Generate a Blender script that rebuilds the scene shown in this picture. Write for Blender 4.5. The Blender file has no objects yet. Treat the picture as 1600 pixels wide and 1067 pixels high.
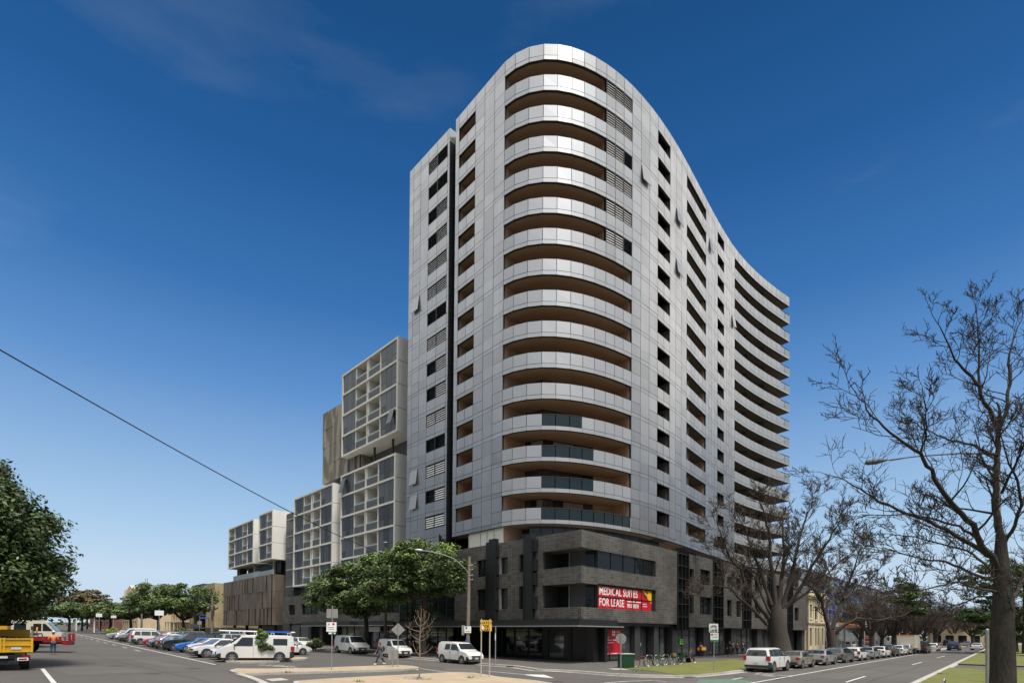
import bpy, bmesh, random
import numpy as np
from math import *
from mathutils import Vector, Matrix
R = random.Random(7)
D = bpy.data
SC = bpy.context.scene
COL = SC.collection

# ------------------------------------------------------------------ camera
F = 855.; EYE = 2.75; YP = 974.6; XP = 800.
_p, _r = radians(.9), radians(.45)
fw = Vector((0, cos(_p), sin(_p))); _u = Vector((0, -sin(_p), cos(_p)))
rt = Vector((1, 0, 0))*cos(_r) + _u*sin(_r); up = Vector((-sin(_r), 0, 0)) + _u*cos(_r)
cam = D.objects.new('camera', D.cameras.new('camera')); COL.objects.link(cam)
cam.data.sensor_width = 36; cam.data.lens = F/1600*36
cam.data.shift_y = (YP-533.5)/1600; cam.data.clip_end = 3000; cam.data.clip_start = .1
m = Matrix((rt, up, -fw)).transposed().to_4x4(); m.translation = (0, 0, EYE)
cam.matrix_world = m; SC.camera = cam

# ------------------------------------------------------------------ light
SUN_AZ = radians(146)      # where the sun stands, clockwise from +Y
SUN_EL = radians(65)
w = D.worlds.new('World'); SC.world = w; w.use_nodes = True
nt = w.node_tree; nt.nodes.clear()
wo = nt.nodes.new('ShaderNodeOutputWorld'); bg = nt.nodes.new('ShaderNodeBackground')
sky = nt.nodes.new('ShaderNodeTexSky'); sky.sky_type = 'NISHITA'; sky.sun_disc = False
sky.sun_elevation = SUN_EL; sky.sun_rotation = SUN_AZ
sky.altitude = 0; sky.air_density = 1.0; sky.dust_density = .7; sky.ozone_density = 2.5
EXPO = .9
L = nt.links.new
tc = nt.nodes.new('ShaderNodeTexCoord'); sx = nt.nodes.new('ShaderNodeSeparateXYZ'); L(tc.outputs['Generated'], sx.inputs[0])
def ramp(stops, src):      # stops: (elevation as sine, linear rgb as it shows in the picture)
    r = nt.nodes.new('ShaderNodeValToRGB'); e = r.color_ramp.elements; r.color_ramp.interpolation = 'EASE' if 0 else 'LINEAR'
    for i, (p, c) in enumerate(stops):
        q = e[i] if i < 2 else e.new(p); q.position = p; q.color = tuple(v for v in c)+(1,)
    L(src, r.inputs[0]); m = nt.nodes.new('ShaderNodeMix'); m.data_type = 'RGBA'; m.blend_type = 'MULTIPLY'; m.inputs[0].default_value = 1
    k = 10/2**EXPO; m.inputs[7].default_value = (k, k, k, 1); L(r.outputs[0], m.inputs[6]); return m.outputs[2]
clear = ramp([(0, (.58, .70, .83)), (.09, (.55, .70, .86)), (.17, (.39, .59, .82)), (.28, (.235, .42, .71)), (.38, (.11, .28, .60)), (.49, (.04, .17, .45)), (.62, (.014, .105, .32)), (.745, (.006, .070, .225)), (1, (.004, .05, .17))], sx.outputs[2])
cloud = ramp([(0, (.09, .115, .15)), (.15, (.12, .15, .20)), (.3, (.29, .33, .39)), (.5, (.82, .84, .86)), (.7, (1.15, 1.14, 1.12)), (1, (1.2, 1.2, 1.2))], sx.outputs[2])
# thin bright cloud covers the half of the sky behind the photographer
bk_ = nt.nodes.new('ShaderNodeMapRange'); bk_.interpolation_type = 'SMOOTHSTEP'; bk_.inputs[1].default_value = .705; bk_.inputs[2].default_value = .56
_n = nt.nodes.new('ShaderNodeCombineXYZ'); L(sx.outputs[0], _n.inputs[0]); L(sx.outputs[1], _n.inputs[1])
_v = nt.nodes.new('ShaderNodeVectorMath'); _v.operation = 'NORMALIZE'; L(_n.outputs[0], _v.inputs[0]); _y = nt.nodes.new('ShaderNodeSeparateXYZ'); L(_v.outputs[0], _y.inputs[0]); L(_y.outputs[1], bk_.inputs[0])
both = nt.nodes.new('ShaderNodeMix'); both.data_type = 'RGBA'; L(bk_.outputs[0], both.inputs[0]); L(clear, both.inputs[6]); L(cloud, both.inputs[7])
# warm glow added to the sky right of the frame, mirrored in the tower
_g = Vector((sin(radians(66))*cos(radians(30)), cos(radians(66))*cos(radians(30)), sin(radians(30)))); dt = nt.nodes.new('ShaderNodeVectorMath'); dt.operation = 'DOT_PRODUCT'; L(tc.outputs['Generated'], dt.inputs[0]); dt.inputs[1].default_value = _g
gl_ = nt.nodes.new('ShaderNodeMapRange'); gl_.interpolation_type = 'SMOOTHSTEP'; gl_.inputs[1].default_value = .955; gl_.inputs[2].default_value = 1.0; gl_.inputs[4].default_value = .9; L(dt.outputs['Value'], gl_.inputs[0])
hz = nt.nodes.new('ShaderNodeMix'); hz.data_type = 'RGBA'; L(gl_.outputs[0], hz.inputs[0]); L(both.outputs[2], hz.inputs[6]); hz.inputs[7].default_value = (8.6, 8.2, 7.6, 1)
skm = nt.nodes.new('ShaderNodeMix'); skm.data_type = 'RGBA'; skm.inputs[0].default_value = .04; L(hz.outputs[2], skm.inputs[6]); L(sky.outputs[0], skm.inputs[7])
# faint wisps
mulc = nt.nodes.new('ShaderNodeMix'); mulc.data_type = 'RGBA'
mp = nt.nodes.new('ShaderNodeMapping'); mp.inputs['Scale'].default_value = (1.2, 1.2, 4.5); mp.inputs['Rotation'].default_value = (.2, .7, .3)
nz = nt.nodes.new('ShaderNodeTexNoise'); nz.inputs['Scale'].default_value = 1.3; nz.inputs['Detail'].default_value = 7
rp = nt.nodes.new('ShaderNodeMapRange'); rp.inputs[1].default_value = .55; rp.inputs[2].default_value = .95; rp.inputs[3].default_value = 0; rp.inputs[4].default_value = .2
L(tc.outputs['Generated'], mp.inputs[0]); L(mp.outputs[0], nz.inputs[0]); L(nz.outputs[0], rp.inputs[0])
L(skm.outputs[2], mulc.inputs[6]); L(rp.outputs[0], mulc.inputs[0]); mulc.inputs[7].default_value = (4.5, 5, 5.5, 1)
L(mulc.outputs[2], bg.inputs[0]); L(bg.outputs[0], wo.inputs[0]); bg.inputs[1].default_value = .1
sd = D.lights.new('sun', 'SUN'); sd.energy = 2.3; sd.angle = radians(16); sd.color = (1, .95, .87)
so = D.objects.new('sun', sd); COL.objects.link(so)
sv = Vector((sin(SUN_AZ)*cos(SUN_EL), cos(SUN_AZ)*cos(SUN_EL), sin(SUN_EL)))
so.rotation_euler = sv.to_track_quat('Z', 'Y').to_euler(); so.location = sv*150
SC.view_settings.view_transform = 'Standard'; SC.view_settings.look = 'None'
SC.view_settings.exposure = EXPO; SC.view_settings.gamma = 1

# ------------------------------------------------------------------ ground maths
def gz(x, y=0): return .0185*max(0, 2-x)
def ray(px, py): return fw + rt*((px-XP)/F) + up*((YP-py)/F)
def G(px, py, dz=0):
    d = ray(px, py); t = (dz-EYE)/d.z
    if d.z < 0 and t*d.x >= 2: return (t*d.x, t*d.y)
    t = (.037+dz-EYE)/(d.z+.0185*d.x); return (d.x*t, d.y*t)
def AT(px, py, Y):
    d = ray(px, py); t = Y/d.y; return Vector((d.x*t, Y, EYE+d.z*t))

# ------------------------------------------------------------------ materials
MATS = {}
def mat(name, col, rough=.7, metal=0, var=0, vs=3, bump=0, bs=20, spec=.5, tint=0, coat=0, stretch=None, emit=0):
    if name in MATS: return MATS[name]
    m = D.materials.new(name); m.use_nodes = True; n = m.node_tree.nodes; l = m.node_tree.links.new
    b = n['Principled BSDF']; c = tuple(col)+(1,)
    b.inputs['Base Color'].default_value = c; b.inputs['Roughness'].default_value = rough
    b.inputs['Metallic'].default_value = metal; b.inputs['Specular IOR Level'].default_value = spec
    b.inputs['Coat Weight'].default_value = coat; b.inputs['Coat Roughness'].default_value = .05
    if emit: b.inputs['Emission Color'].default_value = c; b.inputs['Emission Strength'].default_value = emit
    tcn = n.new('ShaderNodeTexCoord'); src = tcn.outputs['Object']
    if stretch:
        mpn = n.new('ShaderNodeMapping'); mpn.inputs['Scale'].default_value = stretch; l(src, mpn.inputs[0]); src = mpn.outputs[0]
    out = None
    if var:
        t = n.new('ShaderNodeTexNoise'); t.inputs['Scale'].default_value = vs; t.inputs['Detail'].default_value = 6; l(src, t.inputs[0])
        mr = n.new('ShaderNodeMapRange'); mr.inputs[1].default_value = .3; mr.inputs[2].default_value = .7
        mr.inputs[3].default_value = 1-var; mr.inputs[4].default_value = 1+var; l(t.outputs[0], mr.inputs[0])
        mx = n.new('ShaderNodeMix'); mx.data_type = 'RGBA'; mx.blend_type = 'MULTIPLY'; mx.inputs[0].default_value = 1
        mx.inputs[6].default_value = c; l(mr.outputs[0], mx.inputs[7]); out = mx.outputs[2]
    if tint:
        a = n.new('ShaderNodeAttribute'); a.attribute_name = 'tint'
        mr = n.new('ShaderNodeMapRange'); mr.inputs[3].default_value = 1-tint; mr.inputs[4].default_value = 1+tint; l(a.outputs['Fac'], mr.inputs[0])
        mx = n.new('ShaderNodeMix'); mx.data_type = 'RGBA'; mx.blend_type = 'MULTIPLY'; mx.inputs[0].default_value = 1
        if out: l(out, mx.inputs[6])
        else: mx.inputs[6].default_value = c
        l(mr.outputs[0], mx.inputs[7]); out = mx.outputs[2]
    if out: l(out, b.inputs['Base Color'])
    if bump:
        t = n.new('ShaderNodeTexNoise'); t.inputs['Scale'].default_value = bs; t.inputs['Detail'].default_value = 5; l(src, t.inputs[0])
        bp = n.new('ShaderNodeBump'); bp.inputs['Strength'].default_value = bump; bp.inputs['Distance'].default_value = .05
        l(t.outputs[0], bp.inputs['Height']); l(bp.outputs[0], b.inputs['Normal'])
    MATS[name] = m; return m

def tile_mat(name, c1, c2, cm, bw, rh, mortar, rough=.6, offset=0):
    m = D.materials.new(name); m.use_nodes = True; n = m.node_tree.nodes; l = m.node_tree.links.new
    b = n['Principled BSDF']; b.inputs['Roughness'].default_value = rough
    uv = n.new('ShaderNodeUVMap'); t = n.new('ShaderNodeTexBrick'); l(uv.outputs[0], t.inputs[0])
    t.offset = offset; t.inputs['Color1'].default_value = c1+(1,); t.inputs['Color2'].default_value = c2+(1,); t.inputs['Mortar'].default_value = cm+(1,)
    t.inputs['Scale'].default_value = 1; t.inputs['Mortar Size'].default_value = mortar
    t.inputs['Brick Width'].default_value = bw; t.inputs['Row Height'].default_value = rh
    z = n.new('ShaderNodeTexNoise'); z.inputs['Scale'].default_value = .35; z.inputs['Detail'].default_value = 8; l(uv.outputs[0], z.inputs[0])
    mr = n.new('ShaderNodeMapRange'); mr.inputs[1].default_value = .3; mr.inputs[2].default_value = .7; mr.inputs[3].default_value = .7; mr.inputs[4].default_value = 1.3
    l(z.outputs[0], mr.inputs[0]); mx = n.new('ShaderNodeMix'); mx.data_type = 'RGBA'; mx.blend_type = 'MULTIPLY'; mx.inputs[0].default_value = 1
    l(t.outputs['Color'], mx.inputs[6]); l(mr.outputs[0], mx.inputs[7]); l(mx.outputs[2], b.inputs['Base Color'])
    bp = n.new('ShaderNodeBump'); bp.inputs['Strength'].default_value = .4; bp.inputs['Distance'].default_value = .02; bp.invert = True
    l(t.outputs['Fac'], bp.inputs['Height']); l(bp.outputs[0], b.inputs['Normal'])
    MATS[name] = m; return m

def ground_mat(name, c1, c2, scale, big, rough=.9, bump=.3, bs=60):
    """two-colour ground: fine grain plus broad patches"""
    m = D.materials.new(name); m.use_nodes = True; n = m.node_tree.nodes; l = m.node_tree.links.new
    b = n['Principled BSDF']; b.inputs['Roughness'].default_value = rough; b.inputs['Specular IOR Level'].default_value = .25
    tcn = n.new('ShaderNodeTexCoord')
    a = n.new('ShaderNodeTexNoise'); a.inputs['Scale'].default_value = scale; a.inputs['Detail'].default_value = 8; l(tcn.outputs['Object'], a.inputs[0])
    g = n.new('ShaderNodeTexNoise'); g.inputs['Scale'].default_value = big; g.inputs['Detail'].default_value = 5; l(tcn.outputs['Object'], g.inputs[0])
    ad = n.new('ShaderNodeMath'); ad.operation = 'ADD'; l(a.outputs[0], ad.inputs[0]); l(g.outputs[0], ad.inputs[1])
    mr = n.new('ShaderNodeMapRange'); mr.inputs[1].default_value = .75; mr.inputs[2].default_value = 1.25; l(ad.outputs[0], mr.inputs[0])
    mx = n.new('ShaderNodeMix'); mx.data_type = 'RGBA'; mx.inputs[6].default_value = c1+(1,); mx.inputs[7].default_value = c2+(1,)
    l(mr.outputs[0], mx.inputs[0]); l(mx.outputs[2], b.inputs['Base Color'])
    t = n.new('ShaderNodeTexNoise'); t.inputs['Scale'].default_value = bs; l(tcn.outputs['Object'], t.inputs[0])
    bp = n.new('ShaderNodeBump'); bp.inputs['Strength'].default_value = bump; bp.inputs['Distance'].default_value = .03
    l(t.outputs[0], bp.inputs['Height']); l(bp.outputs[0], b.inputs['Normal'])
    MATS[name] = m; return m

def glass_mat(name, col, alpha, rough=.03):
    m = D.materials.new(name); m.use_nodes = True; n = m.node_tree.nodes; l = m.node_tree.links.new
    b = n['Principled BSDF']; b.inputs['Base Color'].default_value = col+(1,); b.inputs['Roughness'].default_value = rough
    b.inputs['Alpha'].default_value = alpha; b.inputs['Specular IOR Level'].default_value = .8
    MATS[name] = m; return m

mat('cladding', (.44, .445, .455), .30, .76, tint=.10, var=.06, vs=.7, stretch=(1, 1, .12))
mat('cladding_dark', (.05, .052, .055), .5)
mat('balustrade_glass', (.44, .455, .48), .45, .5, tint=.05)
mat('joint', (.03, .03, .032), .8)
mat('tan_wall', (.50, .34, .23), .75, var=.06, vs=.6)
mat('soffit', (.36, .25, .18), .8, var=.05, vs=.5)
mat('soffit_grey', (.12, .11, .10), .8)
mat('glass_dark', (.012, .016, .018), .04, spec=.9)
mat('glass_room', (.075, .082, .088), .06, spec=.8, var=.5, vs=.25)
mat('glass_blue', (.085, .092, .10), .14, spec=.7, tint=.45)
mat('curtain', (.35, .34, .32), .8)
glass_mat('clear_glass', (.018, .038, .046), .62)
glass_mat('end_glass', (.40, .46, .48), .55)
mat('louvre', (.80, .80, .79), .4)
mat('louvre_dark', (.05, .05, .052), .5)
mat('black_metal', (.012, .013, .015), .45)
mat('black_panel', (.02, .021, .024), .3, spec=.6)
mat('charcoal', (.045, .045, .047), .55, var=.1)
tile_mat('stack_tile', (.100, .094, .087), (.052, .049, .045), (.20, .19, .175), .62, .2, .010)
tile_mat('grey_brick', (.095, .096, .10), (.075, .076, .08), (.06, .06, .062), .6, .2, .012)
tile_mat('cream_brick', (.46, .36, .22), (.42, .33, .20), (.35, .28, .18), .5, .25, .01)
tile_mat('red_brick', (.22, .09, .06), (.17, .07, .05), (.22, .18, .15), .24, .09, .008, offset=.5)
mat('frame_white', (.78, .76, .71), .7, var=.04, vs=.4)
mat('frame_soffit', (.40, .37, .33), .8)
mat('grey_panel', (.11, .115, .12), .5)
mat('pale_glass', (.42, .47, .48), .1, spec=.8)
mat('bronze_mesh', (.20, .165, .13), .55, .25, var=.10, vs=.8)
mat('weathered_mesh', (.33, .29, .235), .65, .1, var=.10, vs=.8)
mat('cream', (.55, .44, .29), .85, var=.08, vs=.5, bump=.2, bs=3)
mat('cream_trim', (.62, .53, .38), .8)
mat('slate', (.10, .10, .11), .7)
mat('concrete', (.42, .40, .37), .85, var=.15, vs=1.5)
mat('steel', (.42, .43, .44), .42, .7)
mat('galv', (.36, .37, .37), .5, .5, var=.1, vs=4)
mat('white_paint', (.74, .74, .72), .5)
mat('sign_back', (.34, .33, .31), .5, .4, var=.1, vs=5)
mat('sign_yellow', (.85, .46, .01), .45)
mat('sign_red', (.52, .012, .03), .4, var=.06, vs=1)
mat('sign_green', (.02, .25, .10), .5)
mat('sign_lime', (.16, .8, .06), .5)
mat('sign_orange', (.8, .2, .03), .5)
mat('sign_blue', (.03, .12, .5), .5)
mat('letter_black', (.02, .02, .02), .6)
mat('letter_white', (.80, .79, .78), .6)
mat('timber_pole', (.20, .165, .13), .85, var=.25, vs=3, stretch=(8, 8, .6))
mat('timber_stake', (.28, .16, .08), .8)
mat('bark', (.056, .047, .040), .95, var=.35, vs=5, bump=.8, bs=9, stretch=(3, 3, .8))
mat('bark_dark', (.040, .034, .030), .95, var=.4, vs=4, bump=.9, bs=8, stretch=(3, 3, .7))
mat('twig', (.068, .050, .039), .95)
mat('twig_dark', (.034, .027, .023), .95)
mat('twig_light', (.24, .18, .13), .9)
mat('leaf_street', (.098, .142, .046), .5, tint=.6, spec=.35)
mat('leaf_dark', (.058, .090, .030), .45, tint=.6, spec=.35)
mat('leaf_lime', (.20, .28, .04), .55, tint=.4)
mat('leaf_bronze', (.11, .085, .035), .6, tint=.5)
mat('leaf_conifer', (.06, .105, .022), .6, tint=.5)
mat('tyre', (.018, .018, .019), .85)
mat('rim', (.45, .45, .46), .35, .8)
mat('plastic', (.03, .031, .034), .6)
mat('car_glass', (.02, .026, .028), .03, spec=.95)
mat('lens', (.75, .76, .75), .1, spec=.8)
mat('lens_red', (.35, .01, .012), .15, spec=.8)
mat('plate', (.65, .65, .62), .5)
mat('skin', (.45, .25, .17), .6)
mat('amber_lamp', (1., .35, .02), .4, emit=4)
mat('warm_lamp', (1., .55, .2), .4, emit=6)
mat('wicker', (.35, .20, .09), .8)
mat('bin_green', (.012, .06, .03), .4)
mat('logo_white', (.85, .85, .85), .5)
PAINT = {}
def paint(name, col, metal=0):
    if name not in PAINT: PAINT[name] = mat('paint_'+name, col, .32, metal, coat=.8, var=.03, vs=1.5)
    return PAINT[name]
for nme, c, mt in (('white', (.70, .70, .68), 0), ('silver', (.46, .47, .48), .6), ('grey', (.16, .17, .18), .5), ('black', (.015, .016, .018), .1),
                   ('red', (.38, .012, .02), .1), ('pink', (.55, .08, .10), .1), ('blue', (.02, .14, .48), .1), ('navy', (.02, .035, .10), .1), ('gold', (.42, .36, .27), .6),
                   ('yellow', (.62, .36, .015), 0), ('green', (.10, .14, .12), .3), ('cream', (.66, .62, .52), 0), ('maroon', (.25, .015, .02), 0)): paint(nme, c, mt)

# ------------------------------------------------------------------ mesh helpers
class MB:
    def __init__(s): s.v = []; s.f = []; s.m = []; s.uv = []
    def face(s, pts, mi=0, uv=None):
        i = len(s.v); s.v += [tuple(p) for p in pts]; s.f.append(tuple(range(i, i+len(pts)))); s.m.append(mi); s.uv.append(uv)
    def hexa(s, p, mi=0, skip=()):   # p: 4 bottom, 4 top
        i = len(s.v); s.v += [tuple(q) for q in p]
        for k, q in enumerate(((0, 3, 2, 1), (4, 5, 6, 7), (0, 1, 5, 4), (1, 2, 6, 5), (2, 3, 7, 6), (3, 0, 4, 7))):
            if k not in skip: s.f.append(tuple(i+a for a in q)); s.m.append(mi); s.uv.append(None)
    def box(s, x0, x1, y0, y1, z0, z1, mi=0):
        s.hexa([(x0, y0, z0), (x1, y0, z0), (x1, y1, z0), (x0, y1, z0), (x0, y0, z1), (x1, y0, z1), (x1, y1, z1), (x0, y1, z1)], mi)
    def tube(s, pts, rad, n=6, mi=0, cap=True):
        pts = [Vector(p) for p in pts]
        if not hasattr(rad, '__len__'): rad = [rad]*len(pts)
        i0 = len(s.v); a = None
        for k, p in enumerate(pts):
            t = (pts[min(k+1, len(pts)-1)]-pts[max(k-1, 0)])
            t = t.normalized() if t.length > 1e-9 else Vector((0, 0, 1))
            if a is None: a = t.cross(Vector((0, 0, 1)) if abs(t.z) < .9 else Vector((1, 0, 0))).normalized()
            else:
                a = (a-t*a.dot(t)); a = a.normalized() if a.length > 1e-6 else t.orthogonal().normalized()
            b = t.cross(a)
            for j in range(n):
                q = 2*pi*j/n; s.v.append(tuple(p+(a*cos(q)+b*sin(q))*rad[k]))
        for k in range(len(pts)-1):
            for j in range(n):
                A = i0+k*n+j; B = i0+k*n+(j+1) % n; s.f.append((A, B, B+n, A+n)); s.m.append(mi); s.uv.append(None)
        if cap:
            s.f.append(tuple(i0+j for j in range(n))[::-1]); s.m.append(mi); s.uv.append(None)
            e = i0+(len(pts)-1)*n; s.f.append(tuple(e+j for j in range(n))); s.m.append(mi); s.uv.append(None)
    def cyl(s, p, q, r, n=12, mi=0, r2=None): s.tube([p, q], [r, r if r2 is None else r2], n, mi)
    def ball(s, c, rx, ry=None, rz=None, n=8, k=5, mi=0):
        ry = ry or rx; rz = rz or rx; i0 = len(s.v)
        for a in range(k+1):
            th = pi*a/k
            for j in range(n): q = 2*pi*j/n; s.v.append((c[0]+rx*sin(th)*cos(q), c[1]+ry*sin(th)*sin(q), c[2]+rz*cos(th)))
        for a in range(k):
            for j in range(n):
                A = i0+a*n+j; B = i0+a*n+(j+1) % n; s.f.append((A, A+n, B+n, B)); s.m.append(mi); s.uv.append(None)
    def torus(s, c, ax, r, t, n=20, k=6, mi=0):
        ax = Vector(ax).normalized(); a = ax.orthogonal().normalized(); b = ax.cross(a)
        pts = [Vector(c)+(a*cos(2*pi*i/n)+b*sin(2*pi*i/n))*r for i in range(n+1)]; s.tube(pts, t, k, mi, cap=False)
    def prism(s, poly, z0, z1, mi=0, mt=None):
        n = len(poly); zf = z0 if callable(z0) else (lambda x, y: z0); zg = z1 if callable(z1) else (lambda x, y: z1)
        s.face([(x, y, zg(x, y)) for x, y in poly], mi if mt is None else mt); s.face([(x, y, zf(x, y)) for x, y in poly][::-1], mi)
        for i in range(n):
            (x0, y0), (x1, y1) = poly[i], poly[(i+1) % n]
            s.face([(x0, y0, zf(x0, y0)), (x1, y1, zf(x1, y1)), (x1, y1, zg(x1, y1)), (x0, y0, zg(x0, y0))], mi)
    def mesh(s, name, mats, smooth=None, tint=None):
        me = D.meshes.new(name); me.from_pydata(s.v, [], s.f)
        for a in ([mats] if isinstance(mats, (str, bpy.types.Material)) else mats): me.materials.append(MATS[a] if isinstance(a, str) else a)
        me.polygons.foreach_set('material_index', s.m)
        if any(u is not None for u in s.uv):
            ul = me.uv_layers.new(name='uv'); li = 0
            for f, u in zip(s.f, s.uv):
                for j in range(len(f)):
                    if u is not None: ul.data[li].uv = u[j]
                    li += 1
        if tint is not None:
            at = me.attributes.new('tint', 'FLOAT', 'FACE'); rr = random.Random(len(s.f))
            vals = []
            last = None
            for i in range(len(s.f)):
                if i % tint == 0: last = rr.random()
                vals.append(last)
            at.data.foreach_set('value', vals)
        if smooth is not None:
            me.polygons.foreach_set('use_smooth', [True]*len(me.polygons))
            me.set_sharp_from_angle(angle=radians(smooth))
        me.update(); return me
    def build(s, name, mats, parent=None, smooth=None, tint=None):
        return link(name, s.mesh(name, mats, smooth, tint), parent)
def link(name, me, parent=None, world=True):
    o = D.objects.new(name, me); COL.objects.link(o)
    if parent is not None:
        o.parent = parent
        if world:
            M = parent['_o']; g = parent
            o.matrix_parent_inverse = Matrix.Translation(-Vector(M))
            o['_o'] = (0., 0., 0.)
            if parent.type != 'EMPTY': o.matrix_parent_inverse = Matrix.Identity(4)
    else: o['_o'] = (0., 0., 0.)
    return o
def thing(name, label, cat, loc=(0, 0, 0), group=None, rz=0):
    o = D.objects.new(name, None); COL.objects.link(o); o.location = loc; o.rotation_euler = (0, 0, rz); o.empty_display_size = .3
    o['_o'] = tuple(float(a) for a in loc); o['label'] = label; o['category'] = cat
    if group: o['group'] = group
    return o
def tag(o, label, cat, group=None):
    o['label'] = label; o['category'] = cat
    if group: o['group'] = group
    return o
def lpart(name, mb, mats, parent, smooth=None, tint=None):      # child built in the parent's own space
    me = mb if isinstance(mb, bpy.types.Mesh) else mb.mesh(name, mats, smooth, tint)
    o = D.objects.new(name, me); COL.objects.link(o); o.parent = parent; o['_o'] = (0., 0., 0.); return o
def copy_tree(o, parent=None):
    c = o.copy(); COL.objects.link(c)
    if parent is not None: c.parent = parent
    for ch in o.children: copy_tree(ch, c)
    return c
def text_mesh(s, size, bold=0, squash=1, align='LEFT', spacing=1):
    cu = D.curves.new('lettering', 'FONT'); cu.body = s; cu.size = size; cu.offset = bold; cu.align_x = align; cu.space_character = spacing; cu.extrude = .004
    cu.resolution_u = 3
    o = D.objects.new('lettering', cu); COL.objects.link(o)
    me = D.meshes.new_from_object(o.evaluated_get(bpy.context.evaluated_depsgraph_get()))
    D.objects.remove(o); D.curves.remove(cu)
    me.transform(Matrix.Diagonal((squash, 1, 1, 1))); return me
def put_text(s, size, pos, xdir, mt, parent, bold=0, squash=1, align='LEFT', local=False, spacing=1, tilt=0):
    me = text_mesh(s, size, bold, squash, align, spacing); me.materials.clear(); me.materials.append(MATS[mt])
    x = Vector((xdir[0], xdir[1], 0)).normalized(); z = Vector((x.y, -x.x, 0)); y = Vector((0, 0, 1))
    M = Matrix((x, y, z)).transposed().to_4x4() @ Matrix.Rotation(tilt, 4, 'Z')
    me.transform(M); me.transform(Matrix.Translation(Vector(pos)))
    return link('lettering', me, parent, not local)

class Fr:      # a vertical wall plane: u along it, n out of it, z up
    def __init__(s, o, d, sgn=1):
        s.o = Vector(o); s.d = Vector(d).normalized(); s.n = Vector((-s.d.y, s.d.x))*sgn
    def P(s, u, n, z): q = s.o+s.d*u+s.n*n; return (q.x, q.y, z)
    def xy(s, u, n): q = s.o+s.d*u+s.n*n; return (q.x, q.y)
    def box(s, mb, u0, u1, n0, n1, z0, z1, mi=0):
        mb.hexa([s.P(u0, n0, z0), s.P(u1, n0, z0), s.P(u1, n1, z0), s.P(u0, n1, z0), s.P(u0, n0, z1), s.P(u1, n0, z1), s.P(u1, n1, z1), s.P(u0, n1, z1)], mi)
    def quad(s, mb, u0, u1, z0, z1, n=0, mi=0):
        mb.face([s.P(u0, n, z0), s.P(u1, n, z0), s.P(u1, n, z1), s.P(u0, n, z1)], mi, [(u0, z0), (u1, z0), (u1, z1), (u0, z1)])
    def wall(s, mb, u0, u1, z0, z1, holes=(), thick=.4, mi=0):
        us = sorted({u0, u1} | {h[0] for h in holes} | {h[1] for h in holes}); zs = sorted({z0, z1} | {h[2] for h in holes} | {h[3] for h in holes})
        us = [a for a in us if u0 <= a <= u1]; zs = [a for a in zs if z0 <= a <= z1]
        for a, b in zip(us, us[1:]):
            for c, d in zip(zs, zs[1:]):
                mu, mz = (a+b)/2, (c+d)/2
                if any(h[0] < mu < h[1] and h[2] < mz < h[3] for h in holes): continue
                s.quad(mb, a, b, c, d, 0, mi); s.quad(mb, a, b, c, d, -thick, mi)
        def edge(p, q, uvp):
            mb.face(p, mi, uvp)
        for (a, b, c, d) in list(holes)+[(u0, u1, z0, z1)]:
            for (ua, za, ub, zb) in ((a, c, b, c), (b, c, b, d), (b, d, a, d), (a, d, a, c)):
                edge([s.P(ua, 0, za), s.P(ub, 0, zb), s.P(ub, -thick, zb), s.P(ua, -thick, za)], 0, [(ua+za, za), (ub+zb, zb), (ub+zb+.01, zb+thick), (ua+za+.01, za+thick)])

nL = lambda: None
# ------------------------------------------------------------------ GROUND
def sheet(name, poly, mt, dz=0, kind='structure', thick=None, edge_mat=None):
    """a polygon laid on the ground, creased where the street starts to climb"""
    bm = bmesh.new(); vs = [bm.verts.new((x, y, 0)) for x, y in poly]; bm.faces.new(vs)
    bmesh.ops.triangulate(bm, faces=bm.faces[:])
    bmesh.ops.bisect_plane(bm, geom=bm.verts[:]+bm.edges[:]+bm.faces[:], plane_co=(2, 0, 0), plane_no=(1, 0, 0))
    bmesh.ops.recalc_face_normals(bm, faces=bm.faces[:])
    for f in bm.faces:
        if f.normal.z < 0: f.normal_flip()
    if thick:
        r = bmesh.ops.extrude_face_region(bm, geom=bm.faces[:]); low = set()
        top = [v for v in r['geom'] if isinstance(v, bmesh.types.BMVert)]; ts = set(top)
        for v in bm.verts: v.co.z = gz(v.co.x)+(dz if v in ts else dz-thick)
        for f in bm.faces: f.material_index = 0 if f.normal.z > .5 else 1
        bm.normal_update()
        for f in bm.faces: f.material_index = 0 if abs(f.normal.z) > .5 else 1
    else:
        for v in bm.verts: v.co.z = gz(v.co.x)+dz
    me = D.meshes.new(name); bm.to_mesh(me); bm.free(); me.materials.append(MATS[mt])
    if edge_mat: me.materials.append(MATS[edge_mat])
    o = link(name, me)
    if kind: o['kind'] = kind
    return o
def strip(p, q, wid):
    p = Vector(p); q = Vector(q); d = (q-p).normalized(); n = Vector((-d.y, d.x))*wid/2
    return [tuple(p+n), tuple(q+n), tuple(q-n), tuple(p-n)]
def ribbon(pts, wid):
    P_ = [Vector(p) for p in pts]; A = []; B = []
    for i, p in enumerate(P_):
        t = (P_[min(i+1, len(P_)-1)]-P_[max(i-1, 0)]).normalized(); n = Vector((-t.y, t.x))*wid/2; A.append(tuple(p+n)); B.append(tuple(p-n))
    return A+B[::-1]

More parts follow.
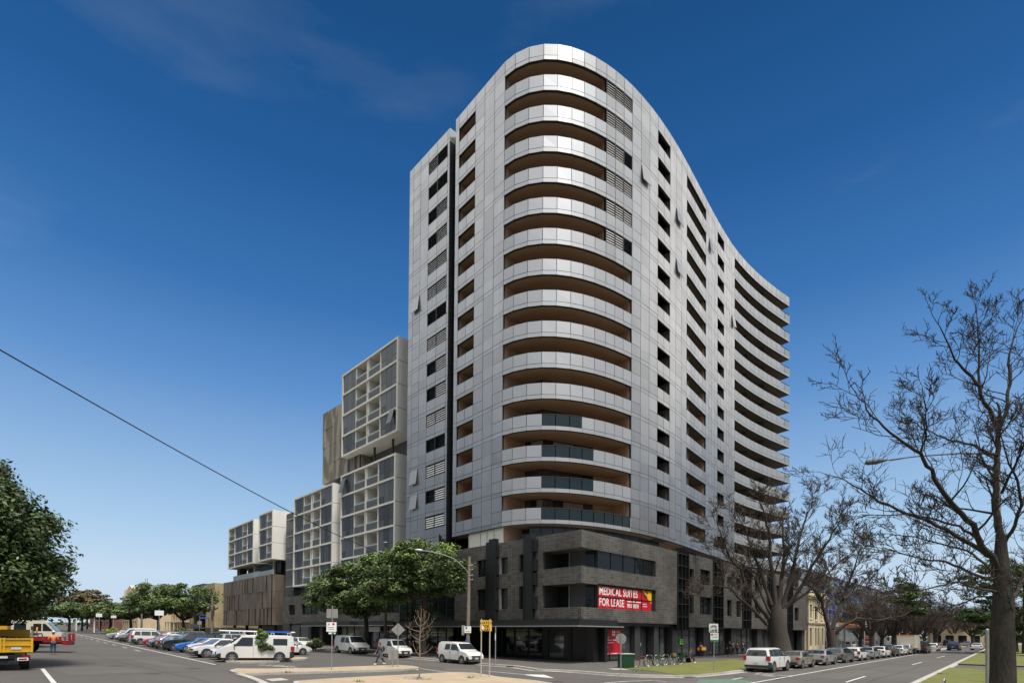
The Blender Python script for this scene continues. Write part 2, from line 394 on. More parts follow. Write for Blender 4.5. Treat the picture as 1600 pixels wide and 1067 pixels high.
ground_mat('asphalt', (.088, .082, .076), (.118, .110, .103), 90, .12, .9, .25, 120)
ground_mat('asphalt_path', (.095, .087, .082), (.12, .112, .104), 60, .4, .9, .2, 90)
ground_mat('earth', (.09, .08, .055), (.06, .075, .03), 3, .1, .95, .5, 12)
ground_mat('lawn', (.10, .135, .028), (.20, .185, .07), 14, .55, .95, .8, 70)
ground_mat('gravel', (.35, .275, .19), (.45, .36, .25), 40, .7, .95, .5, 60)
ground_mat('kerb', (.36, .34, .31), (.46, .44, .40), 6, .8, .9, .2, 30)
mat('marking', (.55, .55, .53), .8, var=.25, vs=5)
mat('lane_green', (.10, .16, .12), .85, var=.2, vs=2)

sheet('ground', [(-900, -60), (900, -60), (900, 1400), (-900, 1400)], 'earth', -.06)
sheet('road', [(-330, -30), (420, -30), (420, 520), (-330, 520)], 'asphalt', 0)
dL = Vector((-.694, .720)).normalized(); dR = Vector((.70, .714)).normalized()
k0 = [G(766, 1039), G(807, 1042), G(840, 1047), G(895, 1049.5), G(950, 1054), G(1000, 1056.5), G(1060, 1057.5), G(1100, 1055), G(1130, 1052)]
kR = Vector(G(1155, 1049)); kL = Vector(k0[0])
kerb = [tuple(kL+dL*t) for t in (190, 60, 20)]+k0+[tuple(kR+dR*t) for t in (0, 20, 60, 180)]
back = [tuple(kR+dR*180+Vector((-60, 60))), (20, 240), tuple(kL+dL*190+Vector((60, 60)))]
sheet('footpath', kerb+back, 'asphalt_path', .13, thick=.2, edge_mat='kerb')
kb = ribbon(kerb, .32); sheet('kerb', kb, 'kerb', .137, thick=.2, edge_mat='kerb')
gu = [tuple(Vector(p)+Vector((-.28 if i < 6 else .1, -.38))) for i, p in enumerate(kerb)]
sheet('gutter', ribbon(gu, .35), 'kerb', .004)
# lawn in front of the shops
lw = [G(975, 1044, .13), G(1010, 1047, .13), G(1060, 1054, .13), G(1090, 1053, .13), G(1128, 1049.5, .13), G(1152, 1046, .13)]
lw += [tuple(kR+dR*14+Vector((-.4, .4))), tuple(kR+dR*14+Vector((-3.5, 3.7))), G(1148, 1029.5, .13), G(1100, 1033, .13), G(1040, 1038, .13)]
sheet('lawn', lw, 'lawn', .15)
# gravel islands
def island(name, poly):
    c = Vector((sum(p[0] for p in poly)/len(poly), sum(p[1] for p in poly)/len(poly)))
    sheet(name+'_kerb', poly, 'kerb', .135, thick=.2, edge_mat='kerb')
    inner = []
    n = len(poly)
    for i in range(n):
        p = Vector(poly[i]); t = (Vector(poly[(i+1) % n])-Vector(poly[i-1])).normalized(); nn = Vector((-t.y, t.x))
        if nn.dot(c-p) < 0: nn = -nn
        inner.append(tuple(p+nn*.22))
    sheet(name, inner, 'gravel', .142)
isl1 = [G(347, 1031.5), G(353, 1035), G(375, 1036), G(400, 1035.5), G(440, 1034), G(476, 1031), G(482, 1029.5), G(470, 1028), G(440, 1027.8), G(400, 1028.5), G(365, 1029.5)]
island('gravel_island', isl1)
isl2 = [G(358, 1050), G(362, 1052), G(380, 1056), G(396, 1055), G(430, 1053.5), G(470, 1052.5), G(510, 1051.5), G(560, 1050), G(600, 1049), G(640, 1047), G(656, 1045), G(645, 1042.5), G(623, 1041), G(590, 1042), G(540, 1044), G(490, 1046), G(420, 1047), G(370, 1047)]
island('gravel_island', isl2)
isl3 = [G(460, 1067.5), G(520, 1063), G(580, 1059.5), G(637, 1056.5), G(690, 1053.5), G(715, 1052.5), G(740, 1053.5), G(780, 1060), G(840, 1066.5), G(900, 1076), G(900, 1110), G(700, 1150), G(430, 1110)]
island('gravel_island', isl3)
pth = [G(383, 1057), G(400, 1056), G(470, 1053.5), G(600, 1050), G(640, 1048), G(655, 1046.5), G(700, 1052.3), G(640, 1055.5), G(560, 1060), G(500, 1063.5), G(458, 1067), G(440, 1069), G(425, 1071)]
sheet('crossing_path', pth, 'asphalt_path', .02)
sheet('kerb_curve', ribbon([G(372, 1055), G(390, 1060), G(405, 1066), G(420, 1074), G(440, 1090)], .35), 'kerb', .12, thick=.2, edge_mat='kerb')
for a in ([(845, 1046.5), (880, 1046.5), (884, 1049), (850, 1049)], [(870, 1044.5), (905, 1040), (912, 1041), (880, 1046)]):
    pass
sheet('kerb_ramp', [G(846, 1048.5), G(852, 1047), G(884, 1048.2), G(879, 1050)], 'kerb', .03)
sheet('kerb_ramp', [G(950, 1044, .13), G(972, 1044, .13), G(985, 1046.2, .13), G(958, 1045.6, .13)], 'kerb', .145)
sheet('kerb_ramp', [G(414, 1061, .0), G(440, 1059.5, .0), G(452, 1062.5, .0), G(425, 1064.5, .0)], 'kerb', .03)
# median on the right
mk = [G(1436, 1070), G(1442.5, 1066.7), G(1478, 1048), G(1497, 1038.5), G(1512, 1030.5), G(1538.7, 1016)]
mdir = (Vector(mk[-1])-Vector(mk[0])).normalized()
mp0 = Vector(mk[0]); rt_n = Vector((mdir.y, -mdir.x))
sheet('median_lawn', [tuple(mp0-mdir*22), tuple(mp0+mdir*20.5), tuple(mp0+mdir*20.5+rt_n*22), tuple(mp0-mdir*22+rt_n*22)], 'lawn', .15, thick=.25, edge_mat='kerb')
sheet('median_path', [tuple(mp0+mdir*20.5), tuple(mp0+mdir*29), tuple(mp0+mdir*29+rt_n*22), tuple(mp0+mdir*20.5+rt_n*22)], 'asphalt_path', .03)
sheet('median_lawn', [tuple(mp0+mdir*29), tuple(mp0+mdir*190), tuple(mp0+mdir*190+rt_n*22), tuple(mp0+mdir*29+rt_n*22)], 'lawn', .15, thick=.25, edge_mat='bark_dark')
sheet('median_kerb', strip(mp0-mdir*22-rt_n*.15, mp0+mdir*190-rt_n*.15, .5), 'kerb', .11, thick=.2, edge_mat='kerb')
# far verges
lf = Vector((-57.83, 78.43)); ld = Vector((-.676, .737))
ln = Vector((.737, .676))
sheet('far_verge', [tuple(lf-ln*13+ld*t) for t in (-75, 200)]+[tuple(lf-ln*70+ld*t) for t in (200, -75)], 'lawn', .12, thick=.2, edge_mat='kerb')
# painted lines
marks = []
def mark(poly, dz=.008): sheet('road_marking', poly, 'marking', dz)
ground_mat('tar', (.055, .052, .05), (.08, .075, .07), 30, .6, .85, .2, 60)
ground_mat('asphalt_old', (.105, .098, .091), (.13, .122, .113), 50, .5, .9, .3, 90)
rq = random.Random(21)
for (px_, py_, w_, l_, a_) in ((150, 1046, 3.4, 6, .9), (420, 1060, 1.6, 5, .4), (720, 1046, 2.2, 3.4, .2), (1080, 1064, 2.4, 7, -.6), (1330, 1052, 1.5, 12, -.75), (250, 1036, 1.2, 9, .85)):
    c = Vector(G(px_, py_)); d = Vector((cos(a_+pi/2), sin(a_+pi/2))); n = Vector((-d.y, d.x)); sheet('road_patch', [tuple(c+d*l_*.5*u+n*w_*.5*v) for u, v in ((-1, -1), (1, -1.05), (1.02, 1), (-.97, 1.03))], 'asphalt_old', .004)
def crack(p, q, w_, n_=14, amp=.12):
    p, q = Vector(p), Vector(q); d = (q-p); nn = Vector((-d.y, d.x)).normalized(); pts = []
    for i in range(n_+1): pts.append(tuple(p+d*(i/n_)+nn*rq.uniform(-amp, amp)))
    sheet('tar_seam', ribbon(pts, w_), 'tar', .0045)
for a, b in (((95, 1012), (330, 1066)), ((20, 1060), (360, 1046)), ((380, 1043), (760, 1044)), ((660, 1050), (900, 1060)), ((1000, 1066), (1250, 1046)), ((1250, 1066), (1480, 1018)), ((1350, 1066), (1440, 1040)), ((130, 1030), (210, 1030)), ((560, 1030), (700, 1044)), ((1180, 1064), (1380, 1040))): crack(G(*a), G(*b), rq.uniform(.05, .11))
for px_, py_ in ((140, 1036), (98, 1033), (590, 1034), (1210, 1061), (870, 1064), (240, 1052)):
    c = G(px_, py_); sheet('manhole_cover', [(c[0]+.36*cos(t*pi/8), c[1]+.36*sin(t*pi/8)) for t in range(16)], 'tar', .0055)
for px_, py_, r_ in ((300, 1044, .5), (335, 1038, .35), (690, 1058, .3), (1160, 1057, .5), (1290, 1050, .4), (180, 1040, .6), (480, 1040, .45)):
    c = G(px_, py_); sheet('oil_stain', [(c[0]+r_*rq.uniform(.6, 1.2)*cos(t*pi/6), c[1]+r_*rq.uniform(.6, 1.2)*sin(t*pi/6)) for t in range(12)], 'tar', .0048)
p0 = Vector((-22.24, 39.61)); 
mark(strip(p0-ld*3, p0+ld*104, .14))
for i in range(34): 
    a = p0+ld*(1.2+i*3.15); mark(strip(a+ln*.1, a+ln*5.4, .10))
for i in range(13):
    a = Vector(G(209, 1014))-ld*4.5+ld*(i*8.2)-ln*.1
    mark(strip(a, a+ld*3.4, .13))
mark(strip(G(0, 1047), G(67, 1044), .14)); mark(ribbon([G(66, 1044), G(74, 1054), G(84, 1066), G(90, 1074)], .18))
wl0, wl1 = Vector(G(1177, 1066)), Vector(G(1400, 1027)); wd = (wl1-wl0).normalized(); mark(strip(wl0-wd*2, wl0+wd*150, .15))
wp = Vector(G(1181, 1051.5)); mark(strip(wp, wp+dR*120, .12), .009)
for (a, b) in (((1322, 1065), (1352, 1056)), ((1425, 1038), (1440, 1034)), ((1464, 1027), (1476, 1024.5)), ((1500, 1020), (1508, 1018))): mark(strip(G(*a), G(*b), .14))
mark(strip(G(1446, 1068), G(1484, 1047.5), .2)); mark(strip(G(1504, 1034.5), G(1538, 1017), .2))
mark(strip(G(762, 1048), G(822, 1053.5), .16)); mark([G(815, 1053), G(850, 1053.5), G(866, 1059), G(836, 1056.5)])
mark(ribbon([G(650, 1043), G(690, 1048.5), G(735, 1052)], .14)); mark(ribbon([G(648, 1045), G(668, 1049.5), G(700, 1051.5)], .12))
mark(ribbon([G(944, 1066.5), G(985, 1063.5), G(1018, 1062.8), G(1040, 1064)], .16)); mark(strip(G(1144, 1061), G(1160, 1058), .14))
sheet('bike_lane', [G(1092, 1061), G(1150, 1060), G(1180, 1065), G(1170, 1075), G(1080, 1075)], 'lane_green', .005)
rr = random.Random(3)
for (x0, y0, x1, y1, n) in ((1178, 1053, 1224, 1056, 13), (405, 1037, 475, 1045, 26)):
    for i in range(n):
        t = (i+.5)/n; cx = x0+(x1-x0)*t+rr.uniform(-3, 3); cy = y0+(y1-y0)*t+rr.uniform(-1.8, 1.8); a = Vector(G(cx, cy))
        b = a+Vector((rr.uniform(-.5, .5), rr.uniform(-.2, .2)))+Vector((.5, 0)); mark(strip(a, b, rr.uniform(.1, .2)), .009)

# ------------------------------------------------------------------ CURVED TOWER
FH = 3.05; Z0 = 14.9; BH = 1.53          # storey height, first rail top, height of a balustrade band
C = [(790, -1.098, 54.697), (806, -.077, 53.914), (827, 1.274, 53.29), (850, 2.698, 53.009), (872, 4.086, 53.023), (894, 5.501, 53.276), (913, 6.767, 53.679), (931, 7.999, 54.213),
     (948, 9.195, 54.855), (962, 10.24, 55.508), (975, 11.251, 56.219), (988, 12.297, 57.032), (1002, 13.472, 58.034), (1015, 14.662, 59.144), (1028, 15.897, 60.387),
     (1047, 17.892, 62.577), (1056, 18.935, 63.798), (1065, 20.009, 65.103), (1073, 21.039, 66.389), (1103, 25.383, 71.998), (1112, 26.832, 73.865), (1121, 28.328, 75.755),
     (1131, 30.047, 77.857), (1139, 31.436, 79.487), (1147, 32.888, 81.113), (1233, 47.235, 93.254)]
L0 = Vector((-6.75, 61.05)); L1 = Vector(C[0][1:])
def lerp(a, b, t): return Vector(a)*(1-t)+Vector(b)*t
cols = []      # (p, q, type)
def seg(p, q, n, ty):
    for i in range(n): cols.append((lerp(p, q, i/n), lerp(p, q, (i+1)/n), ty))
seg(L0, lerp(L0, L1, .08), 1, 'p'); seg(lerp(L0, L1, .08), lerp(L0, L1, .43), 2, 'o'); seg(lerp(L0, L1, .43), L1, 3, 'p')
P = [Vector(c[1:]) for c in C]
for i in range(8): cols.append((P[i], P[i+1], 'c'))
for i in (8, 9, 10): cols.append((P[i], P[i+1], 'l'))
for i in (11, 12, 13): cols.append((P[i], P[i+1], 'p'))
def arcseg(i, n, ty):
    # between boundary i and i+1, following the curve
    a, b = P[i], P[i+1]; ta = (P[i+1]-P[i-1]).normalized(); tb = (P[min(i+2, len(P)-1)]-P[i]).normalized(); ln_ = (b-a).length
    if i == 24: ta = Vector((cos(radians(47.2)), sin(radians(47.2)))); tb = Vector((cos(radians(35.3)), sin(radians(35.3))))
    pts = []
    for k in range(n+1):
        t = k/n; h = (2*t**3-3*t*t+1, t**3-2*t*t+t, -2*t**3+3*t*t, t**3-t*t); pts.append(a*h[0]+ta*ln_*h[1]+b*h[2]+tb*ln_*h[3])
    for k in range(n): cols.append((pts[k], pts[k+1], ty))
arcseg(14, 2, 'w'); arcseg(15, 1, 'p'); arcseg(16, 1, 'p'); arcseg(17, 1, 'p'); arcseg(18, 5, 'v'); arcseg(19, 2, 'p'); arcseg(20, 2, 'p'); arcseg(21, 2, 'x')
arcseg(22, 2, 'p'); arcseg(23, 2, 'p'); arcseg(24, 13, 'r')
B = [cols[0][0]]+[c[1] for c in cols]
NB = len(B)
NRM = []
for i in range(NB):
    t = (B[min(i+1, NB-1)]-B[max(i-1, 0)]).normalized(); NRM.append(Vector((t.y, -t.x)))
NRM[0] = NRM[1]
def off(i, n): q = B[i]+NRM[i]*n; return (q.x, q.y)
def at3(i, n, z): q = off(i, n); return (q[0], q[1], z)
tower = thing('apartment_tower', 'tall grey apartment tower with a rounded corner of stacked curved balconies', 'building', (14, 75, 0))
g = .028; JR = random.Random(8)
def sbox(mb, i, j, n0, n1, z0, z1, mi=0, g0=.0, g1=.0):
    """box along the facade between boundaries i and j (neighbours), small gaps at the ends"""
    def pt(t, n): 
        a = Vector(off(i, n)); b = Vector(off(j, n)); d = (b-a); l_ = d.length; return a+d*((g0/l_) if t == 0 else 1-g1/l_)
    e = [JR.uniform(0, .014) if g0 == g else 0 for _ in range(4)]
    a, b = pt(0, n0), pt(1, n0); mb.hexa([(q.x, q.y, z0) for q in (a, b, pt(1, n1+e[0]), pt(0, n1+e[1]))]+[(q.x, q.y, z1) for q in (a, b, pt(1, n1+e[2]), pt(0, n1+e[3]))], mi)
g = .028
clad = MB(); backing = MB()
runs = {}
def kind(i, k):
    ty = cols[i][2]
    if ty == 'l': return 'l' if k >= 9 else 'c'
    return ty
tilt = {(14+0, 12): 1}
for i in range(NB-1):
    ty = cols[i][2]
    for k in range(0, 16):
        zt = Z0+FH*k; zs = zt-BH; kd = kind(i, min(k, 14))
        bal = kd in 'ocvr' or (kd == 'l' and False)
        if not (kd in 'ocvr' and k < 15):      # balcony bands are parts of their own
            sbox(clad, i, i+1, .0, .05, zs+.012, zs+.40, 0, g, g); sbox(clad, i, i+1, 0, .05, zs+.44, zt if (k == 15 or kd != 'p' or i % 2) else zt-.0, 0, g, g)
            sbox(backing, i, i+1, -.22, -.012, zs, zt, 0)
        if k < 15 and kd == 'p':
            if i % 2: sbox(clad, i, i+1, 0, .05, zt+.04, zt+FH-BH-.02, 0, g, g)
            else:
                sbox(clad, i, i+1, .0, .05, zt+.0, zt+FH-BH-.02, 0, g, g)
            sbox(backing, i, i+1, -.22, -.012, zt, zt+FH-BH, 0)
lo = MB()
clad.build('cladding', 'cladding', tower, tint=6); backing.build('wall', 'joint', tower)
# slabs
DEEP = 16
def inn(i, n):      # points inside the building, fanning slowly so that they never cross
    a = radians(90+36*i/(NB-1)); q = B[i]+Vector((cos(a), sin(a)))*n; return (q.x, q.y)
for k in range(0, 17):
    z = Z0+FH*k-BH
    mb = MB(); top = .22 if k < 16 else .1
    if k == 16: z = Z0+FH*15-.35
    i0 = [off(i, -.23) for i in range(NB)]; i1 = [inn(i, DEEP) for i in range(NB)]
    for i in range(NB-1):
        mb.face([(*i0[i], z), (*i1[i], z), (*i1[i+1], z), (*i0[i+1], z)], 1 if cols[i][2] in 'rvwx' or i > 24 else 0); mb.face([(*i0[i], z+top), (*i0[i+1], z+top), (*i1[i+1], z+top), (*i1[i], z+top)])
        mb.face([(*i1[i], z), (*i1[i], z+top), (*i1[i+1], z+top), (*i1[i+1], z)])
    e = NB-1; mb.face([(*i0[e], z), (*i1[e], z), (*i1[e], z+top), (*i0[e], z+top)]); mb.face([(*i0[0], z), (*i0[0], z+top), (*i1[0], z+top), (*i1[0], z)])
    mb.build('floor_slab' if k < 16 else 'roof', ['soffit', 'soffit_grey'], tower)
# rear and left walls
mb = MB()
for i in range(NB-1):
    if cols[i][2] == 'r' and i > NB-4: continue
    p_, q_ = inn(i, DEEP-.3), inn(i+1, DEEP-.3); mb.face([(*p_, 4), (*q_, 4), (*q_, 60.3), (*p_, 60.3)])
a, b = off(NB-4, -2.3), inn(NB-4, DEEP-.3); mb.face([(*a, 11), (*b, 11), (*b, 60.3), (*a, 60.3)])
a, b = off(0, -.01), inn(0, DEEP-.3); mb.face([(*a, 11), (*b, 11), (*b, 60.3), (*a, 60.3)])
mb.build('rear_wall', 'grey_panel', tower)
# helper: find runs of a type
def run(tys, k=0):
    out = []; i = 0
    while i < NB-1:
        if kind(i, k) in tys:
            j = i
            while j < NB-1 and kind(j, k) in tys: j += 1
            out.append((i, j)); i = j
        else: i += 1
    return out
def wall2(mb, p, q, z0, z1, mi): mb.face([(*p, z0), (*q, z0), (*q, z1), (*p, z1)], mi)
def ll(a, b, t): return (a[0]+(b[0]-a[0])*t, a[1]+(b[1]-a[1])*t)
for k in range(0, 15):
    zt = Z0+FH*k; zs = zt-BH; zc = zt+FH-BH; fl = zs+.22
    for ty, depth in (('o', 2.0), ('c', 2.6), ('v', 2.2), ('r', 2.3)):
        for (i, j) in run(ty, k):
            # balustrade band
            mb = MB(); gl = MB()
            for s in range(i, j):
                clearpane = (ty == 'c' and ((k == 0 and s-i >= 3) or (k == 1 and 3 <= s-i <= 6) or (k == 2 and 3 <= s-i <= 6) or (k == 3 and 3 <= s-i <= 5))) or (ty == 'r' and s >= j-2)
                sbox(mb, s, s+1, .0, .05, zs+.012, zs+.38, 0, .012, .012)
                if clearpane: sbox(gl, s, s+1, .01, .03, zs+.42, zt-.04, 0, .03, .03)
                else: sbox(mb, s, s+1, 0, .05, zs+.42, zt, 0, g, g)
                sbox(mb, s, s+1, -.2, -.012, zs+.0, zs+.40, 1)
                if not clearpane: sbox(mb, s, s+1, -.03, -.012, zs+.40, zt-.02, 1)
                sbox(mb, s, s+1, -.04, .055, zt-.035 if clearpane else zt-.0, zt+.035, 1)
                if clearpane:
                    for e in (s, s+1):
                        q = B[e]; n_ = NRM[e]; d_ = Vector((-n_.y, n_.x)); c0 = q+n_*.02
                        mb.box(c0.x-.03, c0.x+.03, c0.y-.03, c0.y+.03, zs+.4, zt)
            if ty == 'r':      # rail returning round the free end
                q0 = B[NB-1]; nn = NRM[NB-1]; d_ = Vector((-nn.y, nn.x))
                def eb(n0, n1, z0, z1, m_, t=.05):
                    a = q0+nn*n0; b = q0+nn*n1; c_ = b+d_*t; e_ = a+d_*t; m2 = mb if m_ >= 0 else gl
                    m2.hexa([(p.x, p.y, z0) for p in (a, b, c_, e_)]+[(p.x, p.y, z1) for p in (a, b, c_, e_)], max(m_, 0))
                eb(-7, .05, zs, zs+.4, 0); eb(-7, .05, zt-.03, zt+.03, 1); eb(-2, 0, zs+.42, zt-.04, -1, .02); eb(-7, -2.05, zs+.42, zt-.04, 0)
            bal = mb.build('balustrade', ['balustrade_glass' if ty in 'cr' else 'cladding', 'joint'], tower, tint=6)
            if gl.f: gl.build('glass_panel', 'clear_glass' if ty == 'c' else 'end_glass', bal)
            # recess behind
            rc = MB(); gs = MB()
            a0, a1 = off(i, -.2), off(i, -depth); b0, b1 = off(j, -.2), off(j, -depth)
            wmi = 0
            wall2(rc, a0, a1, fl, zc, 0)
            if ty != 'r': wall2(rc, b1, b0, fl, zc, 0)
            if ty == 'c':
                ap = (3.0, 55.55)
                a1 = off(i, -3.0); b1 = off(j, -2.6)
                wall2(rc, off(i, -2.6), a1, fl, zc, 0)
                L_ = ll(a1, ap, .12 if k < 5 else .5); R_ = ll(b1, ap, .28 if k < 5 else .6)
                wall2(rc, a1, L_, fl, zc, 0); wall2(rc, R_, b1, fl, zc, 0)
                for (p_, q_, nn_) in ((L_, ap, 3), (ap, R_, 5)):
                    for s in range(nn_):
                        u_, v_ = ll(p_, q_, s/nn_), ll(p_, q_, (s+1)/nn_)
                        wall2(gs, ll(u_, v_, .012), ll(u_, v_, .988), fl+.08, zc-.10, (2, 2, 3, 0, 2, 2, 3)[(s*3+k*5) % 7] if k < 5 else 0); 
                    wall2(gs, (p_[0], p_[1]+.06), (q_[0], q_[1]+.06), fl, zc, 1)
            elif ty in 'vo':
                pm = ll(a1, b1, .45); wall2(rc, a1, pm, fl, zc, 0 if ty == 'o' else 2)
                wall2(gs, pm, b1, fl, zc-.0, 0)
                if ty == 'v':
                    c0 = ll(a0, b0, .33); mm = Vector(c0)+(Vector(a1)-Vector(a0))*.25
                    rc.box(mm.x-.12, mm.x+.12, mm.y-.12, mm.y+.12, fl, zc, 1)
            else:
                for s in range(i, j-3):
                    p_, q_ = off(s, -depth), off(s+1, -depth)
                    if (s-i) % 4 == 0: wall2(rc, p_, q_, fl, zc, 2)
                    elif (s-i) % 4 == 3: wall2(rc, p_, q_, fl, zc, 1)
                    else: wall2(gs, ll(p_, q_, .03), ll(p_, q_, .97), fl+.05, zc-.05, 0); wall2(gs, (p_[0], p_[1]+.05), (q_[0], q_[1]+.05), fl, zc, 1)
                for s in (i+4, i+8):
                    wall2(rc, off(s, -.5), off(s, -depth), fl, zc, 2)
            bc = rc.build('balcony', ['tan_wall', 'concrete', 'grey_panel'], tower)
            gs.build('glass_door', ['glass_dark', 'black_metal', 'glass_room', 'curtain'], bc)
    for (i, j) in run('wx', k):      # small window bays
        rc = MB(); gs = MB(); dp = 1.3
        a0, a1, b0, b1 = off(i, -.2), off(i, -dp), off(j, -.2), off(j, -dp)
        wall2(rc, a0, a1, zt, zc, 0); wall2(rc, b1, b0, zt, zc, 1); rc.face([(*a0, zt), (*b0, zt), (*b1, zt), (*a1, zt)], 1); rc.face([(*a0, zc), (*b0, zc), (*b1, zc), (*a1, zc)], 1)
        pm = ll(a1, b1, .3); wall2(rc, a1, pm, zt, zc, 2); wall2(gs, pm, b1, zt, zc, 0)
        pf = Vector(ll(a1, b1, .3)); 
        w_ = rc.build('window', ['tan_wall', 'soffit_grey', 'concrete'], tower); gs.build('pane', 'glass_dark', w_)
# louvred windows near the corner
def louvre(fr_pts, z0, z1, dark, parent):
    (p, q) = fr_pts; p = Vector(p); q = Vector(q); d = (q-p).normalized(); n = Vector((d.y, -d.x)); 
    f = MB(); bl = MB()
    def bx(mb, a, b, n0, n1, za, zb, mi=0):
        A = p+d*a; Bq = p+d*b; mb.hexa([(v.x, v.y, za) for v in (A+n*n0, Bq+n*n0, Bq+n*n1, A+n*n1)]+[(v.x, v.y, zb) for v in (A+n*n0, Bq+n*n0, Bq+n*n1, A+n*n1)], mi)
    W_ = (q-p).length
    bx(f, 0, W_, -.3, -.28, z0, z1, 0); bx(f, 0, .07, -.27, .03, z0, z1); bx(f, W_-.07, W_, -.27, .03, z0, z1); bx(f, .07, W_-.07, -.27, .03, z1-.06, z1); bx(f, .07, W_-.07, -.27, .03, z0, z0+.06)
    nb = 5; 
    for s in range(nb):
        zz = z0+.1+(z1-z0-.2)*(s+.5)/nb; h = (z1-z0-.2)/nb
        A = p+d*.08; Bq = p+d*(W_-.08); t = .012
        i_, o_ = (-.06, .03) if not dark else (-.14, .02); dz = h*.31 if not dark else h*.16
        bl.hexa([(v.x, v.y, z_) for v, z_ in ((A+n*i_, zz+dz), (Bq+n*i_, zz+dz), (Bq+n*o_, zz-dz), (A+n*o_, zz-dz))]+[(v.x, v.y, z_+t) for v, z_ in ((A+n*i_, zz+dz), (Bq+n*i_, zz+dz), (Bq+n*o_, zz-dz), (A+n*o_, zz-dz))])
    fo = f.build('louvred_window', 'black_metal', parent); bl.build('blades', 'louvre_dark' if dark else 'louvre', fo)
for k in range(9, 15):
    for s, i in enumerate([x for x in range(NB-1) if cols[x][2] == 'l']):
        zt = Z0+FH*k; louvre((off(i, 0), off(i+1, 0)), zt+.02, zt+FH-BH-.02, (s == 2 and k in (12, 9)), tower)
# windows tilted open
def tilted(p, q, z0, z1, parent, mt='cladding', deg=8, name='open_window'):
    p = Vector(p); q = Vector(q); d = (q-p).normalized(); n = Vector((d.y, -d.x)); h = z1-z0; o_ = sin(radians(deg))*h; mb = MB()
    A, Bq = p+d*.04, q-d*.04
    mb.hexa([(v.x, v.y, z_) for v, z_ in ((A+n*(.06+o_), z0+.03), (Bq+n*(.06+o_), z0+.03), (Bq+n*(.12+o_), z0+.03), (A+n*(.12+o_), z0+.03))]+[(v.x, v.y, z1) for v in (A+n*.06, Bq+n*.06, Bq+n*.12, A+n*.12)], 0)
    mb.build(name, mt, parent)
pi_ = [x for x in range(NB-1) if cols[x][2] == 'p']
def nearcol(px):
    best = min(range(NB-1), key=lambda i: abs((lambda v: XP+F*v.dot(rt)/v.dot(fw))(Vector((*((B[i]+B[i+1])/2), 40-EYE)))-px)); return best
for px_, k in ((1009, 12), (1060, 12), (1060, 10), (1109, 13), (1143, 11)):
    i = nearcol(px_); zt = Z0+FH*k; tilted(off(i, 0), off(i+1, 0), zt-.1, zt+1.5, tower)
# recessed storey on top of the podium
mb = MB(); gl = MB(); fr_ = MB()
zb, ztop = 11.0, Z0-BH
for i in range(0, NB-1):
    ty = cols[i][2]; a, b = off(i, -1.2), off(i+1, -1.2)
    if ty in 'op' and i < 6: continue
    if ty == 'c' and i < 8: continue
    if ty in 'clp' and i < 22 and i >= 8:
        if ty == 'c' and i == 8: pass
        wall2(gl, ll(a, b, .03), ll(a, b, .97), zb, ztop, 0)
    elif ty in 'wvx': wall2(gl, ll(a, b, .03), ll(a, b, .97), zb, ztop, 0)
    else: wall2(mb, a, b, zb, ztop, 0)
    wall2(fr_, (a[0], a[1]+.06), (b[0], b[1]+.06), zb, ztop, 0)
wl_ = mb.build('terrace_wall', ['tan_wall'], tower); gl.build('terrace_glazing', 'glass_room', tower); fr_.build('glazing_frame', 'black_metal', tower)
mb = MB()
a, b = lerp(L0, L1, .33), lerp(L0, L1, 1); nn = NRM[2]
a_ = a+nn*-.2; b_ = b+nn*-.2; wall2(mb, a_, b_, 11, ztop, 0)
for t in (0, .36, .55, .75):
    c_ = lerp(a_, b_, t)+nn*.03; mb.box(c_.x-.03, c_.x+.03, c_.y-.03, c_.y+.03, 11, ztop, 1)
mb.build('terrace_screen', ['frame_white', 'concrete'], tower)
mb = MB(); q1 = b; q2 = P[2]+Vector((.3, 3)); wall2(mb, b_, (b_.x+1.9, b_.y+1.5), 11, ztop, 0); wall2(mb, (b_.x+1.9, b_.y+1.5), (3.0, 55.5), 11, ztop, 1)
wall2(mb, (b_.x-7, b_.y+4), (b_.x-6.8, b_.y+12), 11, ztop, 1)
mb.build('terrace_wall', ['tan_wall', 'glass_dark'], tower)

# --- wing left of the tower
wing = thing('tower_wing', 'slim grey panelled wing with louvred windows, left of the dark slot', 'building', (-10, 66, 0))
W0 = Vector((-13.28, 68.12)); W1 = Vector((-7.55, 62.06)); wdir = (W1-W0).normalized(); wl = (W1-W0).length
fW = Fr(W0, wdir, -1)
fW.n = Vector((wdir.y, -wdir.x))
cpx = [0, .11, .29, .47, .70, .97, 1.0]; cu_ = [0, .115, .30, .50, .715, .955, 1.0]
cu_ = [x*wl for x in cu_]
cl = MB(); bk = MB()
for a, b in zip(cu_, cu_[1:]):
    ci = cu_.index(a)
    for k in range(-1, 16):
        zt = Z0+FH*k; zs = zt-BH
        fW.box(cl, a+g, b-g, 0, .05, zs+.012, zs+.40)
        fW.box(cl, a+g, b-g, 0, .05, zs+.44, zt)
        fW.box(bk, a, b, -.3, -.012, zs, zt)
        if k < 15:
            if ci in (3, 4) and k >= 0: continue
            fW.box(cl, a+g, b-g, 0, .05, zt+.04 if ci % 2 else zt, zt+FH-BH-.02); fW.box(bk, a, b, -.3, -.012, zt, zt+FH-BH)
cl.build('cladding', 'cladding', wing, tint=6); bk.build('wall', 'joint', wing)
darkset = {(0, 8), (1, 8), (0, 3), (1, 3), (0, 11), (0, 13), (1, 13), (1, 14), (0, 12), (0, 6), (0, 1), (0, 5)}
for k in range(0, 15):
    zt = Z0+FH*k
    for s in (0, 1):
        a, b = cu_[3+s], cu_[4+s]; louvre((fW.xy(a, 0), fW.xy(b, 0)), zt+.02, zt+FH-BH-.02, (s, k) in darkset, wing)
